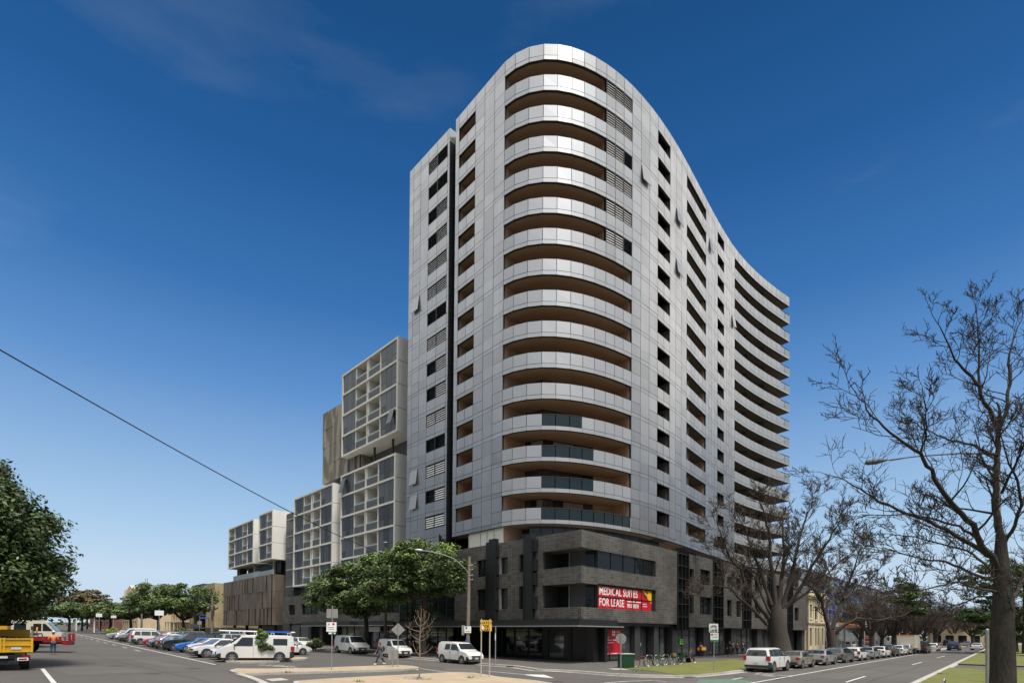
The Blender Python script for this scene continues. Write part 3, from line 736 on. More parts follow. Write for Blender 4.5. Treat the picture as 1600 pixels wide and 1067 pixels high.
for k in (9, 1, 2):
    zt = Z0+FH*k; tilted(fW.xy(cu_[1], 0), fW.xy(cu_[2], 0), zt-.3, zt+1.5, wing)
mb = MB()
pr = [fW.xy(0, -.31), fW.xy(0, -14), fW.xy(wl, -14), fW.xy(wl, -.31)]
mb.prism([fW.xy(.0, -.31), fW.xy(wl-.02, -.31), fW.xy(wl-.02, -14), fW.xy(0, -14)], 4, 60.2); mb.build('body', 'grey_panel', wing)
mb = MB()      # end return with the same panels
e0 = fW.P(wl, 0, 0); 
for k in range(-1, 16):
    zt = Z0+FH*k; zs = zt-BH
    for (za, zb_) in ((zs+.012, zs+.4), (zs+.44, zt)): fW.box(mb, wl+.0, wl+.05, -.85, .05, za, zb_, 0 if k == 15 else 1)
    if k < 15: fW.box(mb, wl, wl+.05, -.85, .05, zt+.02, zt+FH-BH-.02, 1)
mb.build('end_cladding', ['cladding', 'black_panel'], wing, tint=6)
mb = MB(); mb.prism([fW.xy(wl+.06, -1.6), fW.xy(wl+1.35, -1.6), fW.xy(wl+1.35, -9), fW.xy(wl+.06, -9)], 6, 59.3); 
mb.build('slot_wall', 'black_panel', wing)

# ------------------------------------------------------------------ PODIUM
pod = thing('podium', 'dark tiled three-storey corner podium under the tower, with a red banner', 'building', (4, 55, 0))
fL = Fr((5.93, 47.02), dL); fL.n = Vector((-dL.y, dL.x)); fR = Fr((5.93, 47.02), dR); fR.n = Vector((dR.y, -dR.x))
PT = 11.7
wl_ = MB()
holesL = [(9.2, 10.45, 8.55, 10.2), (9.2, 10.45, 5.05, 7.15), (12.23, 13.9, 8.5, 10.25), (12.23, 13.9, 5.05, 7.22), (6.83, 7.6, 8.57, 10.22), (6.83, 7.6, 5.05, 7.2)]
holesL2 = [(21, 23, 8.5, 10), (21, 23, 5.2, 7), (24.5, 26, 8.5, 10), (24.5, 26.2, 5.2, 7)]
hl3 = [(28.7, 32.9, 5.15, 6.9), (37.3, 41.5, 5.2, 7), (51.6, 57.7, 5.4, 7.1), (60.3, 62.9, 5.45, 7.1)]
# corner: two wrap-round loggias
fL.wall(wl_, 0, 16, 4.0, 5.03, [], .35); fR.wall(wl_, 0, 17, 3.8, 5.03, [], .35)
fL.wall(wl_, 0, 4.58, 7.1, 8.58, [], .35); fR.wall(wl_, 0, 17, 7.1, 8.58, [(2.45, 12.5, 7.0, 7.2)], .35)
fL.wall(wl_, 0, 4.58, 10.19, PT, [], .35); fR.wall(wl_, 0, 17, 10.19, PT, [], .35)
fL.wall(wl_, 4.58, 16, 5.03, PT, holesL, .35)
fR.wall(wl_, 12.5, 17, 5.03, 7.1, [], .35); fR.wall(wl_, 12.5, 17, 8.58, 10.19, [], .35)
fL.wall(wl_, 16, 28.5, 4.0, PT, holesL2, .35)
fL.wall(wl_, 28.5, 65.5, 4.0, 8.5, hl3, .35)
# right-hand pieces between the black fins
RB = [(19.7, 25.9, PT, [(19.85, 20.95, 8.55, 10.1), (19.85, 20.95, 5.08, 7.2), (22.5, 25.1, 8.55, 10.3), (22.5, 25.6, 5.08, 7.1)]),
      (28.75, 34.6, PT, [(29.95, 31.2, 9.2, 10.0), (29.95, 31.3, 5.05, 7.1), (32.8, 34.2, 8.55, 10.05), (32.8, 34.2, 5.05, 7.1)]),
      (37.7, 43.6, PT, [(39, 40.5, 8.55, 10.1), (39, 41, 5.05, 7.1)]), (46, 52, PT, [(47, 50, 8.55, 10.1), (47, 50, 5.05, 7.1)]), (54.5, 61.8, 10.5, [(55.4, 57.4, 5.05, 7.1)])]
for a, b, zt_, hs in RB: fR.wall(wl_, a, b, 3.58, zt_, hs, .35)
wl_.build('tiled_wall', ['stack_tile'], pod)
mb = MB()      # parapet caps, floors and ceilings of the corner loggias
for z in (4.95, 7.0, 8.50, 10.21):
    pass
cor = [(0, -.36), (4.5, -.36)]
def cornerslab(z0, z1, mi): mb.prism([fL.xy(.02, -.02+0), fL.xy(4.58, -.02), fL.xy(4.58, -4.2), fR.xy(4.2, -4.2), fR.xy(2.45, -.02)], z0, z1, mi)
mb2 = MB()
def cs(z0, z1): mb2.prism([fL.xy(.0, -.355), fL.xy(4.58, -.355), fL.xy(4.58, -3.4), fR.xy(4.4, -3.4), fR.xy(4.4, -.355)], z0, z1)
cs(4.7, 5.0); cs(7.15, 8.5); cs(10.2, 10.5); mb2.build('loggia_slab', 'soffit_grey', pod)
for z0, z1 in ((5.0, 7.15), (8.5, 10.2)):
    mb = MB(); gs = MB()
    wall2(mb, fL.xy(4.58, -.35), fL.xy(4.58, -3.2), z0, z1, 0)
    wall2(gs, fL.xy(4.58, -2.2), fL.xy(3.1, -2.2), z0, z1, 0); wall2(mb, fL.xy(3.1, -2.2), fL.xy(1.3, -2.2), z0, z1, 1); wall2(gs, fL.xy(1.3, -2.2), fR.xy(2.45, -.4), z0, z1, 0)
    mb.box(fL.P(3.1, -2.1, 0)[0]-.05, fL.P(3.1, -2.1, 0)[0]+.05, fL.P(3.1, -2.1, 0)[1]-.05, fL.P(3.1, -2.1, 0)[1]+.05, z0, z1, 2)
    lg = mb.build('loggia', ['charcoal', 'grey_panel', 'concrete'], pod); gs.build('glass_door', 'glass_dark', lg)
# interior dark behind openings
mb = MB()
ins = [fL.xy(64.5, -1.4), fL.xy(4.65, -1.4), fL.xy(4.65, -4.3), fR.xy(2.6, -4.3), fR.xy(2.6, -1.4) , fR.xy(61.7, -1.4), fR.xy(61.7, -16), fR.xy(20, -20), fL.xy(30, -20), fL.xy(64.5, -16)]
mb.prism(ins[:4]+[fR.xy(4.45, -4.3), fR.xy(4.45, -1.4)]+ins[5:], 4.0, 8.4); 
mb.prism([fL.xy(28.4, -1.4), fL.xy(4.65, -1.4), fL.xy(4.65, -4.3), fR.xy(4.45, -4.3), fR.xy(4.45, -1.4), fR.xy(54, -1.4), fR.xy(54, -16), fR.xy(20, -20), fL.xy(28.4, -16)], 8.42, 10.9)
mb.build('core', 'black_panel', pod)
mb = MB(); mb.prism([fL.xy(28.4, -.36), fL.xy(.36, -.36), fR.xy(.36+.0, -.36), fR.xy(54, -.36), fR.xy(54, -18), fL.xy(28.4, -18)], 10.91, 11.0); 
mb.prism([fL.xy(65.5, -.36), fL.xy(28.45, -.36), fL.xy(28.45, -18), fL.xy(65.5, -18)], 8.0, 8.2); mb.build('roof', 'slate', pod)
# window leaves in the openings
def win(fr, h, parent, jamb=True, dep=.9, pale=True):
    a, b, c, d = h; f = MB(); gs = MB()
    fr.quad(gs, a, b, c, d, -dep+.02 if dep < .3 else -.34)
    f_ = .05
    for (x0, x1, y0, y1) in ((a, a+f_, c, d), (b-f_, b, c, d), (a+f_, b-f_, c, c+f_), (a+f_, b-f_, d-f_, d), ((a+b)/2-.03, (a+b)/2+.03, c+f_, d-f_)): fr.box(f, x0, x1, -.33, -.27, y0, y1)
    o = f.build('window', 'black_metal', parent); gs.build('pane', 'glass_dark', o)
for h in holesL+holesL2+hl3: win(fL, h, pod)
for _, _, _, hs in RB:
    for h in hs: win(fR, h, pod)
# pale reveal blades beside two openings
mb = MB()
for z0, z1 in ((8.55, 10.2), (5.05, 7.15)):
    fL.box(mb, 10.28, 10.44, -.26, -.02, z0+.005, z1-.005); fL.box(mb, 9.25, 9.8, -.26, -.2, z0+.005, z1-.005, 1)
mb.build('reveal_blade', ['galv', 'charcoal'], pod)
# ribbon window upstairs
f = MB(); gs = MB()
fR.quad(gs, 2.5, 12.0, 8.6, 10.17, -.12)
for u in (2.45, 4.55, 6.6, 8.7, 10.3, 11.95): fR.box(f, u, u+.06, -.11, -.05, 8.6, 10.17)
fR.box(f, 2.45, 12.0, -.35, -.125, 8.59, 10.18); fR.box(f, 12.02, 12.5, -.35, -.3, 8.58, 10.19)
o = f.build('window', 'black_metal', pod); gs.build('pane', 'glass_dark', o)
# red banner
ban = MB(); fR.quad(ban, 2.5, 11.9, 5.05, 7.08, -.10, 0); fR.box(ban, 2.45, 12.5, -.35, -.11, 5.04, 7.09, 1)
bo = ban.build('banner', ['sign_red', 'black_metal'], pod)
x_ = MB()
for u in (2.47, 5.25, 8.2, 9.9, 11.86): fR.box(x_, u, u+.07, -.095, -.05, 5.05, 7.08)
for (a_, b_) in ((2.54, 5.25), (5.32, 8.2), (8.27, 9.9), (9.97, 11.86)): fR.box(x_, a_, b_, -.095, -.05, 6.03, 6.10)
x_.build('banner_frame', 'black_metal', bo)
def tR(s, size, u, z, n, mt, par, **kw): put_text(s, size, fR.P(u, n, z), fR.d, mt, par, **kw)
tR('MEDICAL SUITES', .98, 2.75, 6.27, -.09, 'letter_white', bo, bold=.016, squash=.86, spacing=1.04)
tR('FOR LEASE', .98, 2.75, 5.27, -.09, 'letter_white', bo, bold=.016, squash=.84, spacing=1.04)
tR('9818 8818', .55, 7.32, 5.24, -.09, 'letter_white', bo, bold=.010, squash=.88)
x_ = MB(); x_.face([fR.P(10.0, -.09, 7.05), fR.P(11.82, -.09, 7.05), fR.P(11.82, -.09, 5.75)]); yo = x_.build('corner_flash', 'sign_yellow', bo)
put_text('FOR\nLEASE', .42, fR.P(10.75, -.08, 6.80), fR.d, 'letter_black', yo, bold=.01, squash=.8, align='CENTER', tilt=radians(-33))
tR('BURGESS', .2, 10.15, 5.62, -.09, 'letter_white', bo, squash=.9); tR('RAWSON', .2, 10.15, 5.4, -.09, 'letter_white', bo, squash=.9)
x_ = MB()
for u_, w_ in ((7.35, .7), (8.12, .55), (8.9, .45), (9.4, .4)): fR.box(x_, u_, u_+w_, -.095, -.085, 5.78, 5.88)
x_.build('text_line', 'letter_white', bo)
# black fins
for nm, a, b, z0, z1, fr in (('fin', 5.5, 6.86, 4.0, 11.95, fL), ('fin', 10.55, 12.25, 4.05, 12.1, fL), ('fin', 17.0, 19.6, 3.2, 11.95, fR), ('fin', 25.9, 28.7, 3.6, 11.8, fR), ('fin', 34.7, 37.6, 3.6, 11.6, fR), ('fin', 43.7, 45.9, 3.6, 11.6, fR), ('fin', 52.1, 54.4, 3.6, 10.8, fR)):
    mb = MB()
    if fr is fL:
        m_ = (a+b)/2; fr.box(mb, a, m_+.1, .01, .5, z0, z1); fr.box(mb, m_+.15, b, .01, .22, z0, z1-.2)
        for zz in (5.0, 7.2, 8.5, 10.3): fr.box(mb, a-.35 if a < 6 else a-.1, a, .01, .35, zz, zz+1.1)
    else:
        fr.box(mb, a, b, -.6, -.2, z0, z1)
        for t in (0, .36, .68, .95): fr.box(mb, a+(b-a)*t, a+(b-a)*t+.1, -.19, .12, z0, z1)
        for zz in (4.6, 6.0, 7.4, 8.8, 10.2, 11.5): fr.box(mb, a, b, .0-.16, .06, zz, zz+.07, 1)
    mb.build('fin_screen', ['black_metal', 'charcoal'], pod)
# canopy
mb = MB(); pl = lambda u, n: fL.xy(u, n)
mb.prism([fL.xy(27, 1.0), fL.xy(27, -.5), fL.xy(-.0, -.5), fR.xy(5.3, -.5), fR.xy(5.3, .25), fL.xy(-.4, .35+.0), fL.xy(-.6, 1.0)], 3.42, 3.98)
mb.build('canopy', 'black_panel', pod)
mb = MB(); mb.prism([fL.xy(27, 1.25), fL.xy(27, -.5), fL.xy(-.0, -.6), fR.xy(6.0, -.6), fR.xy(6.0, .45), fL.xy(-.6, 1.25)], 3.32, 3.415)
mb.build('canopy_edge', 'galv', pod)
mb = MB(); mb.prism([fL.xy(27, -.52), fL.xy(27, -9), fR.xy(9, -9), fR.xy(17, -1), fR.xy(17, -.4), fL.xy(0, -.52+.1)], 3.5, 3.78); mb.prism([fR.xy(17.02, -.36), fR.xy(17.02, -12), fR.xy(61.7, -12), fR.xy(61.7, -.36)], 3.5, 3.57)
mb.prism([fL.xy(27.05, -.36), fL.xy(27.05, -10), fL.xy(65.4, -10), fL.xy(65.4, -.36)], 3.85, 3.95)
mb.build('ground_ceiling', 'black_panel', pod)
# ground floor: recessed shopfronts
def shop(fr, u0, u1, n, bays, z1=3.5, z0=.13, parent=pod):
    gs = MB(); f = MB(); fr.quad(gs, u0, u1, z0, z1, n); k_ = max(1, bays)
    for i in range(k_+1): u = u0+(u1-u0)*i/k_; fr.box(f, u-.04, u+.04, n+.01, n+.08, z0, z1)
    fr.box(f, u0, u1, n+.01, n+.07, z0, z0+.2); fr.box(f, u0, u1, n+.01, n+.07, 2.55, 2.62)
    o = f.build('shopfront', 'black_metal', parent); gs.build('pane', 'glass_room', o); return o
LN = -3.85
mb = MB()
def pier(fr, u0, u1, n0, n1, z0=.1, z1=3.5): fr.box(mb, u0, u1, n0, n1, z0, z1)
fR.box(mb, 2.95+.0, 3.5, -1.6, -.75, .1, 3.5); fR.box(mb, 3.5, 3.9, -1.6, -.85, .1, 3.5)
# wall under the canopy, set back from the left face
cx0 = fL.xy(.85, LN); 
fL.box(mb, -.0+.3, 5.2, LN-.4, LN, .1, 3.5); fL.box(mb, 7.3, 18.5, LN-.5, LN-.1, .1, 3.5)
mb.build('ground_wall', 'black_panel', pod)
shop(fL, 5.2, 7.3, LN-.1, 1)
mb = MB(); fL.box(mb, 17.7, 28.3, -9, -.35, .1, 4.0); mb.build('ground_wall', 'black_panel', pod)
mb = MB()
for u in (8.2, 10.2, 12.3, 14.4, 16.4): fL.box(mb, u, u+1.7, LN-.09, LN-.04, .2, 3.2)
mb.build('entry_doors', 'glass_dark', pod)
mb = MB()
for u in (8.9, 11, 13.1): fL.box(mb, u, u+.06, LN-.03, LN+.03, .9, 1.5)
mb.build('door_handles', 'steel', pod)
for a, b, n_ in ((3.9, 9.2, 3), (10.3, 11.0, 1), (13.9, 16, 2), (18.2, 23.4, 3), (26.2, 31.5, 3), (34.8, 40.5, 3), (43, 51, 4)): shop(fR, a, b, -.95, n_)
mb = MB()
for u, w_ in ((9.25, .95), (12.9, .9), (16.8, 1.1), (24.3, 1.4), (32.2, 1.5), (41, 1.6), (51.5, 1.8), (60.3, 1.4)): fR.box(mb, u, u+w_, -1.2, -.4, .1, 3.5)
fR.box(mb, 53, 61.7, -2.2, -1.6, .1, 3.5); fR.box(mb, 3.9, 53, -4.5, -4.1, .1, 3.5)
mb.build('pier', 'charcoal', pod)
mb = MB(); fR.box(mb, 11.05, 12.85, -1.4, -1.3, .13, 3.4); fR.box(mb, 11.95, 11.99, -1.29, -1.25, .3, 3.2, 1); fR.box(mb, 11.6, 11.85, -1.29, -1.27, 1.5, 1.85, 2); mb.build('glass_door', ['glass_room', 'steel', 'letter_white'], pod)
# red leasing poster on the glass
mb = MB(); fR.box(mb, 3.98, 7.5, -.86, -.84, .75, 3.15)
po = mb.build('lease_poster', 'sign_red', pod)
tR('For Lease', .34, 4.05, 2.3, -.83, 'letter_white', po, bold=.004); tR('Prime North Melbourne Position', .2, 4.05, 2.08, -.83, 'letter_white', po, bold=.004)
x_ = MB()
for i, w_ in enumerate((2.1, 1.0, .0, 1.25, .8, 1.0, .95)):
    if w_: fR.box(x_, 4.05, 4.05+w_, -.838, -.83, 1.86-i*.14, 1.92-i*.14)
for u_, w_, z_ in ((4.05, 1.15, .98), (4.05, 1.3, .82), (5.7, 1.2, .82)): fR.box(x_, u_, u_+w_, -.838, -.83, z_, z_+.09)
x_.build('text_line', 'letter_white', po); tR('Knight\nFrank', .26, 6.55, 2.85, -.83, 'letter_white', po)
x_ = MB()
for a, b in ((0, 0), (1, 0), (0, 1), (1, 1)): x_.cyl(fR.P(6.05+a*.26, -.835, 2.65+b*.26), fR.P(6.05+a*.26, -.825, 2.65+b*.26), .12, 12)
x_.build('logo', 'logo_white', po)
mb = MB(); fR.box(mb, 19.3, 20.0, -.86, -.84, 1.6, 2.2); po2 = mb.build('lime_poster', 'sign_lime', pod); tR('CAFE\nOPEN', .22, 19.4, 1.95, -.83, 'letter_black', po2)
# left ground floor: curtain wall, shops with awnings, roller doors
mb = MB(); fL.quad(mb, 17.6, 28.4, .1, 7.0, .03); cw = mb.build('curtain_wall', 'glass_dark', pod)
mb = MB()
for i in range(7): fL.box(mb, 19+i*1.56-.03, 19+i*1.56+.03, .04, .1, .3, 7.0)
for z in (2.6, 4.4): fL.box(mb, 19, 28.4, .04, .09, z, z+.06)
mb.build('mullions', 'black_metal', pod)
mb = MB()
for a, b in ((28.5, 29.6), (36.2, 38.6), (45.0, 46.2), (50, 51), (54, 55), (62.5, 65.4)): fL.box(mb, a, b, -.5, -.02, .3, 3.99)
fL.box(mb, 28.5, 65.4, -3.6, -3.2, .3, 3.9); mb.build('pier', 'charcoal', pod)
shop(fL, 29.7, 36.1, -.4, 3, 3.6, .5); shop(fL, 38.7, 44.9, -.4, 3, 3.6, .5)
for a, b in ((29.9, 36.7), (38.8, 54.6)):
    mb = MB(); mb.prism([fL.xy(a, .02), fL.xy(b, .02), fL.xy(b, 1.3), fL.xy(a, 1.3)], 3.6, 4.15); mb.prism([fL.xy(a-.1, .02), fL.xy(b+.1, .02), fL.xy(b+.1, 1.4), fL.xy(a-.1, 1.4)], 3.5, 3.59, 1); mb.build('awning', ['black_panel', 'galv'], pod)
for a, b in ((55.3, 58.4), (58.9, 62.2)):
    mb = MB()
    for i in range(16): fL.box(mb, a, b, -.3, -.24-.03*(i % 2), .7+i*.19, .7+(i+1)*.19-.01)
    mb.build('garage_door', 'grey_panel', pod)
mb = MB(); fL.box(mb, 41, 41.3, -1.2, -1, 2.5, 2.7); fL.box(mb, 43.4, 43.6, -1.4, -1.2, 2.4, 2.6); mb.build('ceiling_lamp', 'warm_lamp', pod)
mb = MB(); fL.box(mb, 33.0, 36.3, .05, .12, 2.75, 3.4); so_ = mb.build('shop_sign', 'letter_white', pod)

# ------------------------------------------------------------------ WHITE BALCONY BLOCKS
nLd = Vector((-dL.y, dL.x))
def white_block(o, uw, z0, z1, nf, bays, label, dep=11, grp='white framed balcony blocks'):
    """bays: list of (u0,u1,kind) fractions of the width; kind g glass, b balcony"""
    fr = Fr(o, dL); fr.n = nLd.copy()
    T = thing('balcony_block', label, 'building', (*fr.xy(uw/2, -dep/2), 0), grp)
    fh = (z1-z0)/nf; t = .28
    mb = MB()
    for k in range(nf+1):
        z = z0+fh*k; za, zb_ = (z-.0, z+t) if k == 0 else ((z-t/2, z+t/2) if k < nf else (z-t, z))
        fr.box(mb, .36, uw-.30, -dep, 0, za, zb_)
    fr.box(mb, 0, .35, -dep, 0.01, z0, z1); fr.box(mb, uw-.29, uw, -dep, .01, z0, z1)
    fr.box(mb, .36, uw-.3, -dep-.2, -dep+.05, z0+.01, z1-.01)
    mb.build('frame', 'frame_white', T)
    jm = MB()
    for k in range(1, nf): fr.box(jm, -.006, -.001, -dep, 0, z0+fh*k-.03, z0+fh*k+.03)
    jm.build('panel_joint', 'soffit_grey', T)
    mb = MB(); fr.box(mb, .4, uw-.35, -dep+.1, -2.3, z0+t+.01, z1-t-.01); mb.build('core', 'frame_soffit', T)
    for k in range(nf):
        za = z0+fh*k+(t if k == 0 else t/2); zb_ = z0+fh*(k+1)-(t if k == nf-1 else t/2)
        for bi, (a, b, kd) in enumerate(bays):
            a, b = a*uw, b*uw
            a = max(a, .36); b = min(b, uw-.30)
            if kd == 'g':
                f = MB(); gs = MB(); n_ = max(2, round((b-a)/1.25)); rr_ = random.Random(k*7+bi+int(uw*10))
                fr.box(f, a, b, -2.0, -.21, za, zb_)
                for i in range(n_):
                    u0, u1 = a+(b-a)*i/n_, a+(b-a)*(i+1)/n_
                    if i in (0, n_-1) and rr_.random() < .6:
                        fr.box(gs, u0+.03, u1-.03, -.2, -.13, za+.03, za+fh*.3); fr.box(gs, u0+.03, u1-.03, -.2, -.13, za+fh*.3+.05, zb_-.03)
                    else: fr.box(gs, u0+.03, u1-.03, -.2, -.13, za+.03, zb_-.03)
                o = f.build('window', 'black_metal', T); gs.build('pane', 'glass_blue', o, tint=6)
            else:
                f = MB(); gs = MB()
                fr.box(f, a, a+.10, -2.2, -.05, za, zb_, 0); fr.box(f, b-.10, b, -2.2, -.05, za, zb_, 0)
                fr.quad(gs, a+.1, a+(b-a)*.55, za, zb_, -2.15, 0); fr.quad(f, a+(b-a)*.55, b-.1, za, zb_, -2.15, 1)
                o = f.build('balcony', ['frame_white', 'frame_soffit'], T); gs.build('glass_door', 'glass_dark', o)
                r_ = MB(); fr.box(r_, a+.11, b-.11, -.12, -.06, za, za+fh*.30, 0); fr.box(r_, a+.11, b-.11, -.11, -.09, za+fh*.30+.02, za+fh*.30+.24, 1); r_.build('balustrade', ['grey_panel', 'pale_glass'], o)
    return fr, T
oA = (-15.66, 73.3)
bA = [(.0, .28, 'g'), (.29, .50, 'b'), (.52, .73, 'b'), (.735, 1, 'g')]
frA, TA = white_block(oA, 16.1, 29.8, 42.7, 4, bA, 'topmost white balcony block, overhanging beside the grey tower')
tilted(frA.xy(1.9, .0), frA.xy(.6, .0), 31.0, 33.0, TA, 'glass_blue', 16)
fr2, T2 = white_block(frA.xy(.35, 0), 15.8, 10.6, 26.95, 5, bA, 'tall white balcony block beneath the overhanging one, behind the street trees')
tilted(fr2.xy(15.3, 0), fr2.xy(14, 0), 24, 26.2, T2, 'glass_blue', 14)
oB = (-28.32, 85.7)
frB, TB = white_block(oB, 15.1, 10.5, 26.1, 5, [(0, .29, 'g'), (.30, .49, 'b'), (.53, .73, 'b'), (.735, 1, 'g')], 'white balcony block in the middle, where the overhead cable passes in front')
oC = (-46.23, 105.)
frC, TC = white_block(oC, 7.4, 16.6, 26.1, 3, [(0, .42, 'b'), (.44, 1, 'g')], 'small white overhanging block with one balcony per floor, above the brown slatted building')
frD, TD = white_block(frC.xy(10.4, 0), 16.1, 16.65, 25.8, 3, [(0, .23, 'g'), (.24, .42, 'b'), (.44, .72, 'g'), (.74, 1, 'b')], 'leftmost white balcony block, overhanging at the end of the complex')
# dark links between the blocks
link_b = thing('link_building', 'dark recessed building core joining the white balcony blocks', 'building', (-35, 100, 0))
mb = MB()
frA.box(mb, -3.2, 16, -10.5, -3, 27, 34); frA.box(mb, 15.9, 27, -12, -4.5, 18, 27.4); frA.box(mb, 15.8, 18, -10, -2.5, 8.3, 24)
frB.box(mb, 15.2, 25, -11, -2.6, 8.3, 24.6)
frC.box(mb, 7.45, 10.35, -11, -3, 16.7, 25.5); frC.box(mb, 3, 24, -11, -3.5, 13.7, 16.55); mb.build('wall', 'grey_panel', link_b)
mb = MB(); frB.box(mb, 15.15, 65.5-48, -2.4, 0-.2, 8.55, 10.5); frA.box(mb, .5, 17, -3.0, -2.0, 8.55, 10.5); frB.box(mb, 0, 15, -3, -1.2, 8.55, 10.45); mb.build('glazing', 'glass_room', link_b)
mb = MB()
for k in range(5):
    z = 10.7+k*3.05; frB.box(mb, 15.2, 19.6, -2.55, -.5, z, z+.18, 0); frB.box(mb, 15.2, 19.6, -.55, -.5, z+.2, z+1.2, 1)
mb.build('balcony', ['concrete', 'grey_panel'], link_b)
mb = MB()
for u in (3, 8): frA.box(mb, u, u+.25, -1.4, -1.15, 27, 29.8)
frC.box(mb, 23, 25, -3, -1.5, 13.7, 16.6); frC.box(mb, 13.5, 14.5, -3, -1.5, 13.7, 16.6, 1); frC.box(mb, 3.2, 4, -2.4, -1.6, 13.7, 16.6, 1); mb.build('column', ['charcoal', 'concrete'], link_b)
mb = MB(); frC.quad(mb, .5, 12, 13.75, 16.5, -1.9)
frC.quad(mb, .5, 12, 13.75, 16.5, -1.9); mb.build('terrace_glass', 'glass_blue', link_b)
# pale curtained panes over the brown building
def perforated(o, u0, u1, z0, z1, dep, rows, label, seed, slots, mt='bronze_mesh'):
    fr = Fr(o, dL); fr.n = nLd.copy(); T = thing('slatted_building', label, 'building', (*fr.xy((u0+u1)/2, -dep/2), 0))
    mb = MB(); fr.box(mb, u0+.02, u1-.02, -dep, -.06, z0+.05, z1-.05); mb.build('core', 'black_panel', T)
    rr_ = random.Random(seed); rh = (z1-z0)/rows; mb = MB()
    for r in range(rows):
        u = u0
        while u < u1-.01:
            w_ = min(rr_.choice((1.1, 1.6, 1.6, 2.2, 2.8)), u1-u); 
            if u1-u-w_ < .6: w_ = u1-u
            nn_ = rr_.choice((0, .07, .15)); gap = .85 if rr_.random() < slots and w_ > 1.5 else .04
            nn_ = rr_.choice((0, .03, .07)); fr.box(mb, u+.0+.03, u+w_-gap, -.05, nn_, z0+rh*r+.02, z0+rh*(r+1)-.02); u += w_
    for r in range(rows):
        u = 0
        while u < dep: w_ = min(2.8, dep-u); fr.box(mb, u0-.12, u0-.0, -u-w_+.03-.0, -u-.02-.22, z0+rh*r+.02, z0+rh*(r+1)-.02); u += w_
    mb.build('mesh_screen', mt, T, tint=6)
    return fr, T
for mn_, c0_, c1_ in (('bronze_mesh', .82, 1.1), ('weathered_mesh', .62, 1.18)):
  m_ = D.materials[mn_]; n_ = m_.node_tree.nodes; l_ = m_.node_tree.links.new; bb = n_['Principled BSDF']
  vor = n_.new('ShaderNodeTexVoronoi'); vor.inputs['Scale'].default_value = .55; vor.feature = 'SMOOTH_F1'; tcn = n_.new('ShaderNodeTexCoord')
  mpn = n_.new('ShaderNodeMapping'); mpn.inputs['Scale'].default_value = (1.6, 1.6, .5); mpn.inputs['Rotation'].default_value = (.5, .3, 0); l_(tcn.outputs['Object'], mpn.inputs[0]); l_(mpn.outputs[0], vor.inputs[0])
  mr_ = n_.new('ShaderNodeMapRange'); mr_.inputs[1].default_value = .42; mr_.inputs[2].default_value = .5; mr_.inputs[3].default_value = c0_; mr_.inputs[4].default_value = c1_; l_(vor.outputs['Distance'], mr_.inputs[0])
  mx_ = n_.new('ShaderNodeMix'); mx_.data_type = 'RGBA'; mx_.blend_type = 'MULTIPLY'; mx_.inputs[0].default_value = 1; l_(bb.inputs['Base Color'].links[0].from_socket, mx_.inputs[6]); l_(mr_.outputs[0], mx_.inputs[7]); l_(mx_.outputs[2], bb.inputs['Base Color'])
perforated((frA.xy(0, -1.2)[0], frA.xy(0, -1.2)[1]), 12.5, 25.2, 27.5, 39.5, 11, 4, 'brown perforated metal box high behind the topmost white block', 4, .12, 'weathered_mesh')
frG, TG = perforated(oC, .3, 29.4, 3.9, 13.7, 14, 3, 'brown slatted metal building raised over a dark undercroft, left of the complex', 9, .45)
mb = MB()
for u in (1, 9, 17, 25): frG.box(mb, u, u+.5, -1.5, -1, .6, 3.9)
frG.box(mb, .5, 29, -8, -7.6, .6, 3.9); mb.build('column', 'black_panel', TG)
mb = MB(); frG.box(mb, 8, 24.5, -.6, -.55, 13.75, 14.9); frG.box(mb, .6, 8, -.6, -.55, 13.75, 14.7); mb.build('terrace_rail', 'pale_glass', TG)
mb = MB(); frG.box(mb, 14, 30, .2, .5, .9, 3.4); tag(mb.build('garden_wall', 'grey_brick'), 'low dark wall under the left end of the brown slatted building', 'wall')

# ------------------------------------------------------------------ OTHER BUILDINGS
def simple_building(name, label, cat, fr, u0, u1, z0, z1, dep, wallm, holes, trim=None, frame='letter_white', group=None, roof='slate'):
    T = thing(name, label, cat, (*fr.xy((u0+u1)/2, -dep/2), 0), group)
    mb = MB(); fr.wall(mb, u0, u1, z0, z1, holes, .3)
    f2 = Fr(fr.xy(u0, 0), -fr.n); f2.n = -fr.d; f2.wall(mb, 0, dep, z0, z1, [], .3)
    f3 = Fr(fr.xy(u1, 0), -fr.n); f3.n = fr.d.copy(); f3.wall(mb, 0, dep, z0, z1, [], .3)
    mb.build('wall', wallm, T)
    mb = MB(); mb.prism([fr.xy(u0+.3, -.3), fr.xy(u1-.3, -.3), fr.xy(u1-.3, -dep), fr.xy(u0+.3, -dep)], z1-.4, z1-.25); mb.build('roof', roof, T)
    for h in holes: win(fr, h, T)
    return T
def cornice(fr, u0, u1, z, h, pr, T, mt='cream_trim', name='cornice'):
    mb = MB(); fr.box(mb, u0-pr, u1+pr, .003, pr, z, z+h); fr.box(mb, u0-pr*1.3, u1+pr*1.3, .003, pr*1.5, z+h+.002, z+h+.12); mb.build(name, mt, T)
